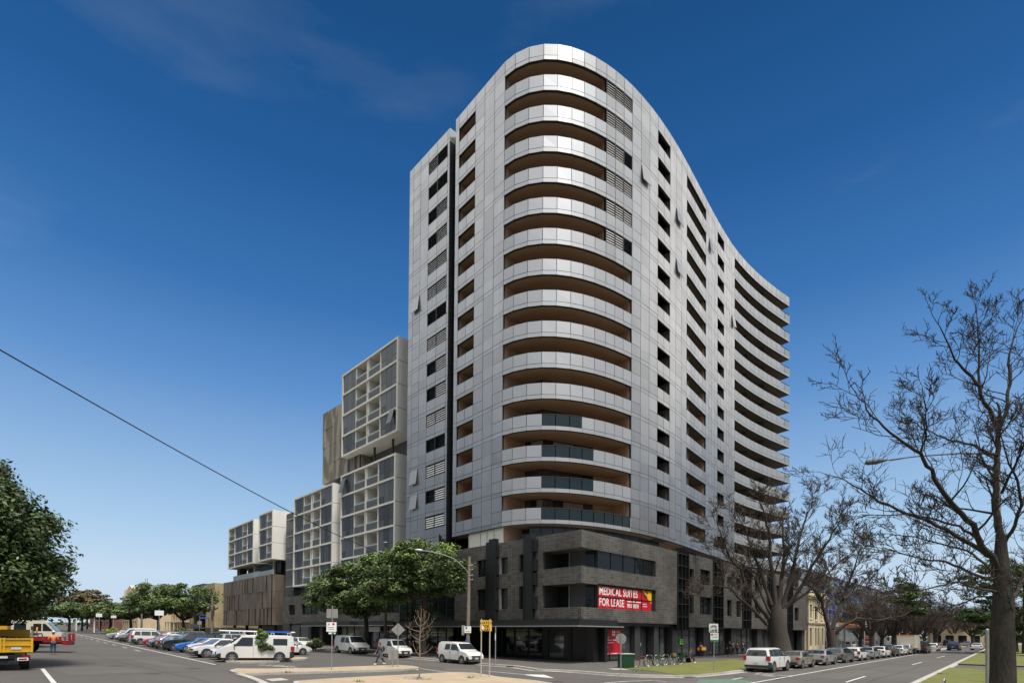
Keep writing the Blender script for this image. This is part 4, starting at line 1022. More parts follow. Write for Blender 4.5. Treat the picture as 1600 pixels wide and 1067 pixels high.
# cream house next to the podium on the right
mat('cream_bright', (.66, .57, .40), .85, var=.06, vs=.6)
hv = [(63.3, 64.3, 5.6, 7.9), (66.0, 67.6, 5.4, 7.6), (69.3, 70.3, 5.6, 7.9), (63.2, 64.4, .9, 4.0), (66.0, 66.9, .9, 4.0), (67.5, 68.4, .9, 4.0), (70.0, 71, .9, 4.0)]
TV = simple_building('terrace_house', 'cream two-storey Victorian house with arched windows, right of the dark podium', 'house', fR, 62.2, 72, .2, 9.6, 14, 'cream_bright', hv)
cornice(fR, 62.2, 72, 8.9, .35, .35, TV); cornice(fR, 62.2, 72, 4.6, .2, .15, TV); cornice(fR, 62.2, 72, 9.55, .5, .2, TV, name='parapet')
mb = MB()
for (a, b, c, d) in hv[:3]:
    fR.box(mb, a-.2, b+.2, .003, .12, d+.05, d+.25); fR.box(mb, a+.1, b-.1, .003, .1, d+.26, d+.6); fR.box(mb, a-.2, b+.2, .003, .14, c-.25, c-.06)
for a in (62.4, 65, 68.7, 71.5): fR.box(mb, a, a+.3, .003, .1, 4.9, 8.8)
mb.build('moulding', 'cream_trim', TV)
mb = MB()
for i in range(14): fR.box(mb, 62.2, 63.0, .003, .05, .3+i*.3, .3+i*.3+.24); fR.box(mb, 64.7, 65.8, .003, .05, .3+i*.3, .3+i*.3+.24); fR.box(mb, 68.7, 69.8, .003, .05, .3+i*.3, .3+i*.3+.24)
mb.build('rusticated_blocks', 'cream_trim', TV)
mb = MB(); fR.box(mb, 71.6, 71.7, .3, 1.6, 2.2, 4.4); o = mb.build('hanging_sign', 'sign_red'); tag(o, 'red hanging sign on the cream Victorian house', 'sign')
# low shop next to it
mb = MB(); fR.box(mb, 61.85, 62.15, -6, -.4, .2, 4.2); tag(mb.build('boundary_wall', 'cream'), 'narrow tan wall between the podium and the cream Victorian house', 'wall')
# blue glass offices
fG = Fr(fR.xy(74, -5), dR); fG.n = fR.n.copy()
TG2 = thing('office_building', 'blue and grey glass office building behind the service station', 'building', (*fG.xy(38, -8), 0))
mat('pane_navy', (.02, .03, .16), .12, spec=.8); mat('pane_teal', (.16, .27, .27), .15, spec=.8); mat('pane_grey', (.09, .10, .11), .1, spec=.8); mat('pane_pale', (.24, .27, .30), .2)
mb = MB(); fG.box(mb, 0, 78, -16, -.1, .1, 15.5); mb.build('body', 'grey_panel', TG2)
mb = MB(); rr_ = random.Random(5)
rows = [(.3, 1.5, 0), (1.5, 2.9, 3), (2.9, 4.3, 1), (4.3, 5.6, 0), (5.6, 7.2, 2), (7.2, 8.3, 0), (8.3, 9.8, 2), (9.8, 10.9, 2), (10.9, 12, 0), (12, 13.5, 2), (13.5, 15, 3)]
for (a, b, m_) in rows:
    for i in range(28):
        c = m_ if rr_.random() < .78 else rr_.choice((0, 1, 2, 3)); fG.box(mb, i*2.78+.06, i*2.78+2.72, -.09, -.02, a+.05, b-.05, c)
mb.build('glazing', ['pane_navy', 'pane_teal', 'pane_grey', 'pane_pale'], TG2)
mb = MB()
for i in range(29): fG.box(mb, i*2.78-.05, i*2.78+.05, -.09, .04, .3, 15)
for (a, b, m_) in rows: fG.box(mb, 0, 78, -.09, .03, a-.04, a+.04)
mb.build('mullions', 'galv', TG2)
# service station canopy and price pylon
fS = Fr(fR.xy(74, 1.5), dR); fS.n = fR.n.copy()
TS = thing('service_station', 'service station canopy with orange, green and red stripes behind the parked cars', 'canopy', (*fS.xy(8, -2), 0))
mb = MB(); fS.box(mb, 1, 18, -5, 0, 4.3, 5.0, 0); fS.box(mb, 1, 18, .005, .03, 4.78, 5.0, 1); fS.box(mb, 1, 18, .005, .03, 4.54, 4.76, 2); fS.box(mb, 1, 18, .005, .03, 4.3, 4.52, 3)
mb.build('canopy', ['letter_white', 'sign_orange', 'sign_green', 'sign_red'], TS)
mb = MB()
for u in (3, 9, 15): fS.box(mb, u, u+.3, -2.6, -2.3, .1, 4.3)
mb.build('column', 'white_paint', TS)
for u in (5, 11):
    mb = MB(); fS.box(mb, u, u+.7, -2.7, -2.1, .15, 1.9, 0); fS.box(mb, u+.1, u+.6, -2.09, -2.05, 1.2, 1.7, 1); mb.build('fuel_pump', ['letter_white', 'pane_grey'], TS)
fP = Fr((64.1, 99.6), (.82, -.57)); fP.n = Vector((-.57, -.82))
TP = thing('price_pylon', 'tall white fuel price sign with green and white square logo on top', 'sign', (*fP.xy(.8, 0), 0))
mb = MB(); fP.box(mb, 0, 1.75, -.3, 0, .3, 4.55, 0); fP.box(mb, .05, 1.7, -.3, -.01, 4.6, 6.05, 1); mb.build('panel', ['letter_white', 'sign_green'], TP)
mb = MB(); fP.box(mb, .2, 1.55, .0, .02, 4.72, 5.92, 0); fP.box(mb, .4, 1.35, .021, .035, 5.55, 5.78, 1); fP.box(mb, 1.05, 1.3, .021, .035, 5.15, 5.54, 2)
fP.box(mb, .8, 1.1, .021, .035, 4.75, 5.1, 3); mb.build('logo', ['letter_white', 'sign_orange', 'sign_red', 'sign_red'], TP)
mb = MB(); fP.box(mb, .15, 1.6, .0, .02, 2.75, 4.0, 0); fP.box(mb, .55, 1.4, .021, .03, 3.5, 3.78, 1); fP.box(mb, .55, 1.4, .021, .03, 2.95, 3.22, 1); fP.box(mb, .15, 1.6, .0, .02, 2.3, 2.6, 1); fP.box(mb, .3, 1.2, .021, .03, 2.38, 2.52, 2); fP.box(mb, .15, 1.6, 0, .02, 1.8, 2.2, 1); fP.box(mb, .15, 1.6, 0, .02, 1.4, 1.65, 3); fP.box(mb, .15, 1.2, 0, .02, 1.05, 1.3, 0)
fP.box(mb, .35, .8, 0, .02, 4.15, 4.35, 4); fP.box(mb, .82, 1.0, 0, .02, 4.15, 4.35, 1); fP.box(mb, 1.02, 1.45, 0, .02, 4.15, 4.35, 4)
mb.build('price_boards', ['charcoal', 'sign_red', 'sign_yellow', 'sign_orange', 'sign_blue'], TP)

# left street
fX = Fr(frC.xy(37, 0), dL); fX.n = nLd.copy()
hx = [(a, a+.9, z, z+2.0) for z in (3.6, 7.3, 11.0) for a in (1.2, 3.4)]
TX = simple_building('cream_apartments', 'cream three-storey block with dark curved balconies, left of the brown slatted building', 'building', fX, 0, 6.4, .8, 14.2, 16, 'cream_brick', hx)
mb = MB(); fX.box(mb, -.02, 6.42, -.3, .06, 1.0, 3.4); fX.box(mb, -.08, -.02, -16, .06, 1.0, 3.4); mb.build('plinth', 'grey_brick', TX)
mb = MB(); fX.box(mb, 6.5, 17, -8, -2.5, .8, 13.2); fX.box(mb, 17, 19, -12, 0, .8, 13.6, 1); mb.build('side_wall', ['black_panel', 'cream_brick'], TX)
for k in range(4):
    z = 3.2+k*3.2; mb = MB(); fX.box(mb, 6.6, 16.8, -2.4, .9-.25*k, z, z+.25); fX.box(mb, 6.6, 16.8, .82-.25*k, .95-.25*k, z+.26, z+1.2); mb.build('balcony', 'slate', TX)
mb = MB(); fX.box(mb, 6.4, 17, -3, .5, 12.9, 14.4); mb.build('roof_fascia', 'slate', TX)
for i, (u, w_, h, lab) in enumerate(((21, 9, 7.6, 'cream two-storey terrace with white trim behind the street trees'), (31, 10, 8.2, 'pale terrace house with red downpipe, farther left behind the street trees'))):
    hh = [(u+1+j*2.6, u+2.1+j*2.6, z, z+1.9) for j in range(3) for z in (2.0, 5.2)]
    T = simple_building('terrace_house', lab, 'house', fX, u, u+w_, 1, h+1.6, 10, 'cream', hh); cornice(fX, u, u+w_, h+1.1, .4, .3, T)
    mb = MB()
    for q in range(4): fX.box(mb, u+.2+q*(w_-.6)/3, u+.4+q*(w_-.6)/3, 1.4, 1.6, 1.2, 5.1)
    fX.box(mb, u, u+w_, .01, 1.7, 4.9, 5.15); mb.build('verandah', 'cream_trim', T)
fV = Fr((-129, 188), (-.75, .66)); fV.n = Vector((-.66, -.75))
hw_ = [(1+j*2.4, 2.2+j*2.4, z, z+2.6) for j in range(7) for z in (3.2, 7.4)]
TH = simple_building('grand_villa', 'ornate tan Victorian building with rooftop pediment above the far trees', 'building', fV, 0, 18, 1.5, 15.0, 16, 'cream', hw_)
cornice(fV, 0, 18, 13.6, .6, .6, TH); mb = MB(); fV.box(mb, 4.5, 11, -1, .3, 15.1, 16.8); 
mb.face([fV.P(4, .3, 16.8), fV.P(11.5, .3, 16.8), fV.P(7.75, .3, 18.4)]); mb.face([fV.P(4, -1, 16.8), fV.P(11.5, -1, 16.8), fV.P(7.75, -1, 18.4)]); mb.face([fV.P(4, .3, 16.8), fV.P(7.75, .3, 18.4), fV.P(7.75, -1, 18.4), fV.P(4, -1, 16.8)]); mb.face([fV.P(11.5, .3, 16.8), fV.P(7.75, .3, 18.4), fV.P(7.75, -1, 18.4), fV.P(11.5, -1, 16.8)])
for u in (15.3, 17): fV.box(mb, u, u+.9, -1.5, -.6, 15, 17.2)
mb.build('pediment', 'cream_trim', TH)
mb = MB(); fV.box(mb, -1.6, .4, -3.4, -1.4, 15, 18.6, 0); fV.box(mb, -1.9, .7, -3.7, -1.1, 18.6, 19.0, 0); 
for u in (-1.7, .5): mb.tube([fV.P(u, -2.5, 18.5), fV.P(u, -2.5, 20.6)], .07, 5, 1)
mb.build('chimney_tower', ['cream_trim', 'slate'], TH)
fB = Fr((-150, 205), (-.75, .66)); fB.n = Vector((-.66, -.75))
TBk = simple_building('brick_building', 'low red brick building at the far end of the left street', 'building', fB, 0, 34, 1, 11, 14, 'red_brick', [(2+j*4, 3.6+j*4, z, z+1.8) for j in range(8) for z in (4, 7.5)])
# far right ends
for i, (x, y, w_, h, mt, lab) in enumerate(((150, 178, 20, 9, 'frame_white', 'white low commercial building at the far end of the right-hand road'), (128, 168, 16, 7, 'cream', 'tan shop building beyond the office block, right-hand road'))):
    f_ = Fr((x, y), (.82, -.57)); f_.n = Vector((-.57, -.82))
    simple_building('shop_building', lab, 'building', f_, 0, w_, .1, h, 10, mt, [(1+j*3, 3+j*3, .8, 3) for j in range(int(w_/3))])

# ------------------------------------------------------------------ TREES
def grow(mb_l, mb_t, p, d, length, r, lvl, maxl, rng, up_=.25, wig=.28, kids=(4, 6), minr=.008, clean=.25, gate=2):
    n = 5 if lvl < 2 else 4; pts = [p.copy()]; rad = [r]; d = d.normalized()
    for i in range(n):
        d = (d+Vector((rng.gauss(0, wig), rng.gauss(0, wig), rng.gauss(0, wig)))*.45+Vector((0, 0, up_*.30))).normalized()
        p = p+d*(length/n); pts.append(p.copy()); rad.append(max(r*(1-.62*(i+1)/n), minr*.7))
    (mb_l if lvl < gate else mb_t).tube(pts, rad, 6 if lvl < gate else 3, cap=False)
    if lvl >= maxl: return
    spawn(mb_l, mb_t, pts, rad, length, lvl, maxl, rng, up_, wig, kids, minr, clean, gate)
def spawn(mb_l, mb_t, pts, rad, length, lvl, maxl, rng, up_, wig, kids, minr, clean, gate, dens=None):
    k = dens or rng.randint(*kids); n = len(pts)-1
    for j in range(k):
        t = clean+(1-clean)*(j+rng.random()*.8)/k; t = min(t, .999); i = int(t*n); f = t*n-i
        q = pts[i].lerp(pts[i+1], f); rr_ = rad[i]*(1-f)+rad[i+1]*f; ax = (pts[i+1]-pts[i]).normalized()
        o = ax.orthogonal().normalized(); ang = rng.uniform(0, 2*pi); side = o*cos(ang)+ax.cross(o)*sin(ang); side.z = side.z*.7+.15
        a = radians(rng.uniform(32, 62)); dd = ax*cos(a)+side*sin(a)
        grow(mb_l, mb_t, q, dd, length*rng.uniform(.45, .85)*(1.1-.35*t), max(rr_*(.42 if lvl == 0 else .6), minr), lvl+1, maxl, rng, up_, wig, kids, minr, .2, gate)
def rawtubes(s): return s
def bare_tree(name, label, base, limbs, trunk, lens, seed, maxl=3, kids=(4, 6), group=None, bark='bark', twig='twig', minr=.01, dens=7, up_=.25):
    T = thing(name, label, 'tree', base, group); rng = random.Random(seed)
    a = MB(); b = MB(); t = MB()
    t.tube(trunk[0], trunk[1], 12)
    for pts, rads, L_ in limbs:
        # refine with slight wobble
        P_ = [Vector(p) for p in pts]; Q = []; RR = []
        for i in range(len(P_)-1):
            for s in range(3):
                f = s/3; v = P_[i].lerp(P_[i+1], f); 
                if i+s: v = v+Vector((rng.gauss(0, .03), rng.gauss(0, .03), rng.gauss(0, .03)))*L_*.35
                Q.append(v); RR.append(rads[i]*(1-f)+rads[i+1]*f)
        Q.append(P_[-1]); RR.append(rads[-1])
        a.tube(Q, RR, 7, cap=False)
        spawn(a, b, Q, RR, L_, 0, maxl, rng, up_, .3, kids, minr, .18, 2, dens)
        grow(a, b, Q[-1], Q[-1]-Q[-2], L_*.5, RR[-1], 1, maxl, rng, up_, .3, kids, minr)
    t.build('trunk', bark, T, smooth=60); a.build('branches', bark, T, smooth=60); b.build('twigs', twig, T)
    return T
def pix(pl, Y, dy):      # pixel polyline at depth Y, drifting in depth towards dy
    n = len(pl); return [AT(x, y, Y+dy*i/max(1, n-1)) for i, (x, y) in enumerate(pl)]

# near tree on the median, right
YT = 21.
tb = AT(1567, 1130, YT)
trunk = (pix([(1566, 1122), (1567, 1100), (1567, 1040), (1566, 987), (1568, 940), (1566, 900), (1564, 862), (1564, 835)], YT, 0), [.52, .43, .40, .38, .34, .28, .21, .16])
lim = []; LR = [.66, .88]
def lb(pl, dy, r0, r1, L_):
    n = len(pl); r0 *= LR[0]; r1 *= LR[0]; L_ *= LR[1]; lim.append((pix(pl, YT, dy), [r0+(r1-r0)*i/(n-1) for i in range(n)], L_))
lb([(1564, 838), (1556, 795), (1557, 750), (1558, 715), (1561, 670)], .3, .2, .12, 2.6)
lb([(1561, 672), (1545, 640), (1529, 604), (1510, 580), (1490, 561), (1478, 530), (1462, 501)], -.8, .12, .02, 2.2)
lb([(1561, 672), (1574, 635), (1578, 599), (1576, 554), (1588, 520), (1598, 492)], .8, .12, .02, 2.3)
lb([(1531, 606), (1530, 570), (1529, 535), (1527, 505), (1525, 479)], .3, .07, .015, 1.6)
lb([(1558, 890), (1550, 870), (1530, 845), (1519, 820), (1495, 795), (1475, 771), (1455, 735), (1437, 709), (1410, 690), (1379, 666), (1355, 640), (1336, 612)], -3, .2, .02, 2.8)
lb([(1438, 710), (1445, 690), (1447, 668), (1447, 640), (1441, 608)], -2, .07, .015, 1.7)
lb([(1545, 868), (1529, 857), (1490, 835), (1452, 814), (1410, 800), (1374, 782), (1345, 764), (1314, 748), (1280, 737)], 2, .15, .015, 2.6)
lb([(1558, 712), (1535, 702), (1510, 693), (1490, 689), (1465, 680), (1440, 668), (1415, 650)], 2.5, .09, .015, 2.2)
lb([(1522, 838), (1500, 822), (1462, 812), (1420, 803), (1380, 804), (1340, 806)], -1.5, .08, .015, 1.9)
lb([(1545, 905), (1512, 892), (1480, 878), (1440, 872), (1400, 862), (1360, 853)], -4, .09, .012, 2.0)
lb([(1558, 925), (1525, 918), (1495, 908), (1465, 915), (1430, 925), (1400, 920)], -5, .08, .012, 1.9)
lb([(1570, 940), (1590, 925), (1612, 880), (1640, 830)], 2, .14, .04, 2.4)
lb([(1575, 985), (1592, 965), (1612, 945), (1650, 910)], -1, .13, .04, 2.2)
lb([(1569, 850), (1584, 820), (1596, 790), (1590, 750), (1575, 725), (1567, 690)], -1.5, .11, .03, 2.0)
lb([(1596, 790), (1612, 740), (1628, 690), (1640, 630)], 1, .10, .03, 2.4)
lb([(1565, 770), (1585, 730), (1600, 690), (1612, 650)], -3, .08, .02, 2.0)
lb([(1560, 910), (1540, 880), (1510, 860), (1470, 850), (1430, 838), (1390, 833), (1340, 838)], 4, .09, .012, 2.0)
lb([(1562, 935), (1530, 930), (1500, 945), (1470, 950)], 3, .07, .012, 1.6)
bare_tree('bare_tree', 'large leafless tree in the foreground at right, its thick trunk on the grass median', (tb.x, tb.y, 0), lim, trunk, None, 11, maxl=4, kids=(2, 4), bark='bark_dark', twig='twig_dark', minr=.012, dens=11)

LR[:] = [.72, .66]
# big elm in front of the podium, right
YT = 61.
base = AT(1222, 1031, YT)
lim = []
trunk = (pix([(1222, 1031), (1220, 1015), (1217, 990), (1214, 965), (1212, 945)], YT, 0), [1.5, 1.1, .92, .8, .55])
lb([(1200, 965), (1185, 945), (1165, 915), (1158, 890), (1140, 870), (1130, 845), (1120, 815)], -3, 0.370, 0.049, 5.5)
lb([(1198, 975), (1180, 955), (1160, 938), (1140, 918), (1115, 914), (1100, 925)], -4, 0.281, 0.035, 4.2)
lb([(1212, 950), (1208, 905), (1203, 870), (1202, 830), (1192, 795), (1185, 780)], 0, 0.407, 0.042, 5.5)
lb([(1216, 950), (1222, 900), (1225, 860), (1222, 820), (1225, 785)], 4, 0.370, 0.042, 5.2)
lb([(1222, 950), (1236, 905), (1242, 870), (1252, 830), (1262, 800), (1275, 780)], 0, 0.370, 0.042, 5.5)
lb([(1228, 950), (1250, 920), (1268, 885), (1290, 850), (1305, 825), (1318, 805)], -3, 0.311, 0.042, 5.2)
lb([(1234, 945), (1260, 925), (1285, 905), (1310, 880), (1335, 860)], 2, 0.252, 0.035, 4.8)
lb([(1206, 945), (1190, 900), (1175, 860), (1165, 825), (1150, 800)], 3, 0.296, 0.042, 4.8)
lb([(1205, 960), (1190, 930), (1182, 905), (1160, 880), (1125, 860), (1100, 850)], 1, 0.222, 0.035, 4.2)
bare_tree('bare_tree', 'massive leafless elm with a fat trunk, behind the white four-wheel drive at the podium', (base.x, base.y, 0), lim, trunk, None, 23, maxl=4, kids=(3, 5), minr=.026, dens=14)

# leaning tree farther along
YT = 74.
base = AT(1300, 1026, YT); lim = []
trunk = (pix([(1301, 1027), (1300, 1005), (1297, 985)], YT, 0), [.7, .55, .5])
lb([(1296, 985), (1290, 965), (1284, 940), (1277, 925), (1262, 912), (1245, 900)], -2, .42, .06, 4.6)
lb([(1300, 982), (1312, 950), (1320, 928), (1328, 905), (1337, 880), (1345, 855)], 1, .42, .06, 5.0)
lb([(1284, 940), (1270, 920), (1300, 905), (1290, 880), (1280, 860)], 3, .22, .05, 4.2)
lb([(1318, 935), (1335, 925), (1350, 918), (1365, 900), (1380, 880)], 2, .25, .05, 4.4)
lb([(1305, 990), (1320, 975), (1340, 966), (1375, 968), (1410, 962), (1440, 945)], -3, .33, .05, 4.2)
bare_tree('bare_tree', 'leafless tree forking low beside the cream Victorian house, above the parked cars', (base.x, base.y, 0), lim, trunk, None, 31, maxl=4, kids=(4, 5), minr=.026, dens=13)

# generic bare trees copied along the road
def generic_bare(h, seed):
    rng = random.Random(seed); lim_ = []
    tr = ([Vector((0, 0, 0)), Vector((.05, 0, h*.08)), Vector((0, .1, h*.2))], [h*.034, h*.026, h*.024])
    for i in range(9):
        a = 2*pi*i/9+rng.uniform(-.3, .3); sp = rng.uniform(.25, .95); L_ = h*rng.uniform(.5, .75)
        pts = [Vector((0, .1, h*.18)), Vector((cos(a)*sp*h*.15, sin(a)*sp*h*.15, h*.34)), Vector((cos(a)*sp*h*.32, sin(a)*sp*h*.32, h*.52)), Vector((cos(a)*sp*h*.46, sin(a)*sp*h*.46, h*.72))]
        lim_.append((pts, [h*.015, h*.010, h*.006, h*.003], h*.28))
    T = thing('bare_tree', '', 'tree', (0, 0, 0), 'leafless street trees along the right-hand road'); a = MB(); b = MB(); t = MB(); t.tube(tr[0], tr[1], 9)
    for pts, rads, L_ in lim_:
        a.tube(pts, rads, 5, cap=False); spawn(a, b, pts, rads, L_, 0, 4, rng, .25, .3, (4, 5), .017, .15, 2, 7)
    lpart('trunk', t, 'bark', T, 60); lpart('branches', a, 'bark', T, 60); lpart('twigs', b, 'twig', T)
    return T
gt = generic_bare(15, 41)
spots = [(1362, 1016, 92, 1.0, 'leafless tree behind the white fuel price sign'), (1398, 1013, 104, 1.05, 'leafless tree over the parked cars right of the fuel price sign'), (1430, 1011, 122, 1.1, 'brown leafless tree above the dark van in traffic'),
         (1462, 1009, 140, 1.1, 'brown leafless tree above the white hatchback in traffic'), (1490, 1007, 165, 1.15, 'distant leafless tree over the middle of the right-hand road'), (1520, 1005, 150, 1.1, 'distant leafless tree left of the foreground trunk'),
         (1588, 1008, 95, .8, 'leafless tree right of the foreground trunk at the picture edge'), (1540, 1004, 190, 1.2, 'farthest leafless tree, on the median directly above the far traffic')]
for i, (px_, py_, Y_, s_, lab) in enumerate(spots):
    o = gt if i == 0 else copy_tree(gt); q = AT(px_, 990, Y_); o.location = (q.x, Y_, 0); o.scale = (s_, s_, s_*(.82 if i in (2, 3, 4, 5, 7) else .9)); o.rotation_euler = (0, 0, i*1.3); o['label'] = lab
for i, (px_, Y_, s_) in enumerate(((1345, 118, .9), (1378, 132, 1.0), (1408, 150, 1.1), (1445, 168, 1.15), (1475, 190, 1.2), (1505, 210, 1.2), (1530, 175, .95), (1556, 140, .9), (1575, 120, .85), (1425, 200, 1.3), (1455, 225, 1.4), (1395, 180, 1.2))):
    o = copy_tree(gt); q = AT(px_, 990, Y_); o.location = (q.x, Y_, 0); o.scale = (s_, s_, s_*.72); o.rotation_euler = (0, 0, 1+i*2.1); o['group'] = 'hazy leafless trees closing the right-hand road'; o['label'] = 'one of the hazy leafless trees closing the far end of the right-hand road'
# bare trees of the park behind the camera (seen mirrored in the facade)
for i, (x, y, s_) in enumerate(((30, 2, 1.0), (44, 12, 1.1), (12, -14, 1.1))):
    o = copy_tree(gt); o.location = (x, y, 0); o.scale = (s_, s_, s_); o.rotation_euler = (0, 0, 2+i); o['label'] = 'leafless park tree standing outside the picture, mirrored in the tower panels'; o['group'] = 'park trees behind the photographer'

def leafy(name, label, base, blobs, trunk, nclump, nleaf, leaf, seed, mt='leaf_street', group=None, flat=.55, accent=None, bark='bark', csize=1.0):
    """blobs: envelope ellipsoids (x,y,z,rx,ry,rz) in world space"""
    T = thing(name, label, 'tree', base, group); rg = np.random.default_rng(seed)
    vol = np.array([b[3]*b[4]*b[5] for b in blobs])**(2/3); vol /= vol.sum(); cl_ = []
    while len(cl_) < nclump:
        b = blobs[rg.choice(len(blobs), p=vol)]; v = rg.normal(size=3); v /= np.linalg.norm(v); rr_ = rg.uniform(.45, 1)**.5
        p = np.array(b[:3])+v*np.array(b[3:])*rr_; cl_.append(p)
    cl_ = np.array(cl_); N = nclump*nleaf
    cen = np.repeat(cl_, nleaf, axis=0); v = rg.normal(size=(N, 3)); v /= np.linalg.norm(v, axis=1)[:, None]
    rad = rg.uniform(.25, 1, N)**.6; cs_ = np.repeat(rg.uniform(.6, 1.3, nclump)*csize, nleaf)
    pos = cen+v*(rad*cs_)[:, None]*np.array([1, 1, flat])
    nrm = v*.6+rg.normal(size=(N, 3))*.5+np.array([0, 0, .7]); nrm /= np.linalg.norm(nrm, axis=1)[:, None]
    a = np.cross(nrm, rg.normal(size=(N, 3))); a /= np.linalg.norm(a, axis=1)[:, None]; b = np.cross(nrm, a)
    s = leaf*rg.uniform(.6, 1.3, N)[:, None]
    V = np.stack([pos-a*s, pos+b*s*.45+nrm*s*.12, pos+a*s, pos-b*s*.45+nrm*s*.12], axis=1).reshape(-1, 3)-np.array(base)
    me = D.meshes.new('leaves'); me.vertices.add(N*4); me.vertices.foreach_set('co', V.ravel()); me.loops.add(N*4); me.loops.foreach_set('vertex_index', np.arange(N*4, dtype=np.int32))
    me.polygons.add(N); me.polygons.foreach_set('loop_start', np.arange(0, N*4, 4, dtype=np.int32)); me.polygons.foreach_set('loop_total', np.full(N, 4, dtype=np.int32))
    me.materials.append(MATS[mt]); mi = np.zeros(N, dtype=np.int32)
    if accent:
        me.materials.append(MATS[accent[0]]); hi = cl_[:, 2] > np.quantile(cl_[:, 2], 1-accent[1]); pick = np.repeat(hi & (rg.random(nclump) < .7), nleaf) & (v[:, 2] > .1) & (rg.random(N) < .55); mi[pick] = 1
    me.polygons.foreach_set('material_index', mi); me.update(calc_edges=True); me.validate()
    at = me.attributes.new('tint', 'FLOAT', 'FACE'); ct = np.repeat(rg.uniform(.15, .85, nclump), nleaf); at.data.foreach_set('value', np.clip(ct+rg.normal(0, .18, N), 0, 1).astype(np.float32))
    lpart('crown', me, None, T)
    t = MB(); B0 = Vector(base)
    P_ = [Vector(p)-B0 for p in trunk[0]]; t.tube(P_, trunk[1], 9)
    lpart('trunk', t, bark, T, 60)
    br = MB(); top = P_[-1]; rr2 = random.Random(seed)
    for i in range(0, nclump, max(1, nclump//22)):
        c = Vector(cl_[i])-B0; mid = top.lerp(c, .5)+Vector((rr2.gauss(0, .3), rr2.gauss(0, .3), -.25)); br.tube([top, mid, c], [trunk[1][-1]*.55, trunk[1][-1]*.3, .03], 5, cap=False)
    lpart('limbs', br, bark, T, 60)
    return T
# two broad street trees in front of the white blocks
leafy('street_tree', 'broad evergreen street tree behind the leftmost of the white vans at the kerb', (-16.3, 61.0, .3), [(-17.8, 61, 7.6, 4.6, 4.0, 2.8), (-14.2, 61.5, 9.4, 4.2, 3.8, 2.3), (-20.2, 61, 6.6, 2.6, 2.6, 1.8), (-17, 60.5, 5.8, 3.6, 3, 1.2)], ([(-16.3, 61, .3), (-16.2, 61, 3), (-16.4, 61, 5.4)], [.28, .24, .2]), 240, 170, .175, 3, csize=.9, accent=None)
leafy('street_tree', 'evergreen street tree with lime new growth on top, behind the wooden lamp pole', (-8.8, 54.2, .3), [(-8.2, 54, 9.6, 3.9, 3.6, 2.4), (-11.6, 54.5, 8.6, 3.2, 3.2, 2.1), (-7.6, 54, 7.6, 3.0, 2.6, 1.3), (-11.5, 54, 7.0, 3.4, 2.8, 1.2)], ([(-8.8, 54.2, .3), (-8.7, 54.2, 3), (-8.6, 54.2, 6)], [.34, .27, .2]), 250, 170, .16, 5, csize=.9, accent=('leaf_lime', .28))
# left foreground trees
leafy('evergreen_tree', 'dense dark evergreen tree filling the left edge of the picture, over the yellow truck', (-33, 31, .6), [(-32.8, 30, 7.4, 6.9, 6.0, 4.8), (-30.4, 30, 5.6, 4.8, 4, 2.4), (-32.6, 30, 10.4, 4.6, 4, 2.6)], ([(-33, 31, .6), (-33, 31, 3), (-32.6, 31, 5)], [.4, .34, .28]), 760, 170, .145, 8, mt='leaf_dark', csize=1.0, flat=.7)
leafy('evergreen_tree', 'darker evergreen tree behind the red and white truck at left', (-53, 52, .9), [(-53, 52, 6.6, 7.0, 6, 4.0), (-50.5, 52, 5.0, 4.4, 5, 2.0)], ([(-53, 52, .9), (-53, 52, 3), (-52.6, 52, 4.5)], [.4, .34, .28]), 300, 140, .2, 9, mt='leaf_dark', csize=1.2, flat=.7)
# far trees on the left street
far = [('bronze leaved tree at the far end of the left street', 128, 158, 13.5, 6.5, 'leaf_bronze', 12, .38), ('tall thin-crowned eucalypt in the distance, just right of the dark left tree', 136, 190, 17, 6, 'leaf_bronze', 13, .4),
       ('green street tree left of the ornate tan building', 172, 128, 8.8, 5.6, 'leaf_street', 14, .34), ('green street tree right of the ornate tan building', 204, 122, 7.8, 4.6, 'leaf_street', 15, .34),
       ('flat-crowned dark green street tree in front of the terraces', 247, 112, 12.4, 5.6, 'leaf_street', 16, .3), ('flat-crowned dark green street tree beside the dark curved balconies', 286, 108, 12.4, 5.6, 'leaf_street', 17, .3),
       ('pale green tree beyond the row of cars at far left', 108, 140, 9, 6, 'leaf_street', 18, .4), ('small tree between the far signs at the left', 156, 165, 9, 5, 'leaf_dark', 19, .4)]
for lab, px_, Y_, zt_, rx_, mt_, sd_, lf_ in far:
    q = AT(px_, 980, Y_); g0 = gz(q.x); zc = (zt_+g0+3)/2+.6; rz_ = (zt_-g0-3)/2*.8
    leafy('street_tree', lab, (q.x, Y_, g0), [(q.x, Y_, zc, rx_, rx_, rz_), (q.x-rx_*.5, Y_, zc-.5, rx_*.6, rx_*.6, rz_*.7), (q.x+rx_*.5, Y_-.5, zc-.2, rx_*.6, rx_*.6, rz_*.8)], ([(q.x, Y_, g0), (q.x+.1, Y_, g0+2), (q.x, Y_, g0+3.4)], [.32, .28, .22]), 90, 90, lf_, sd_, mt=mt_, csize=1.5, flat=.4)
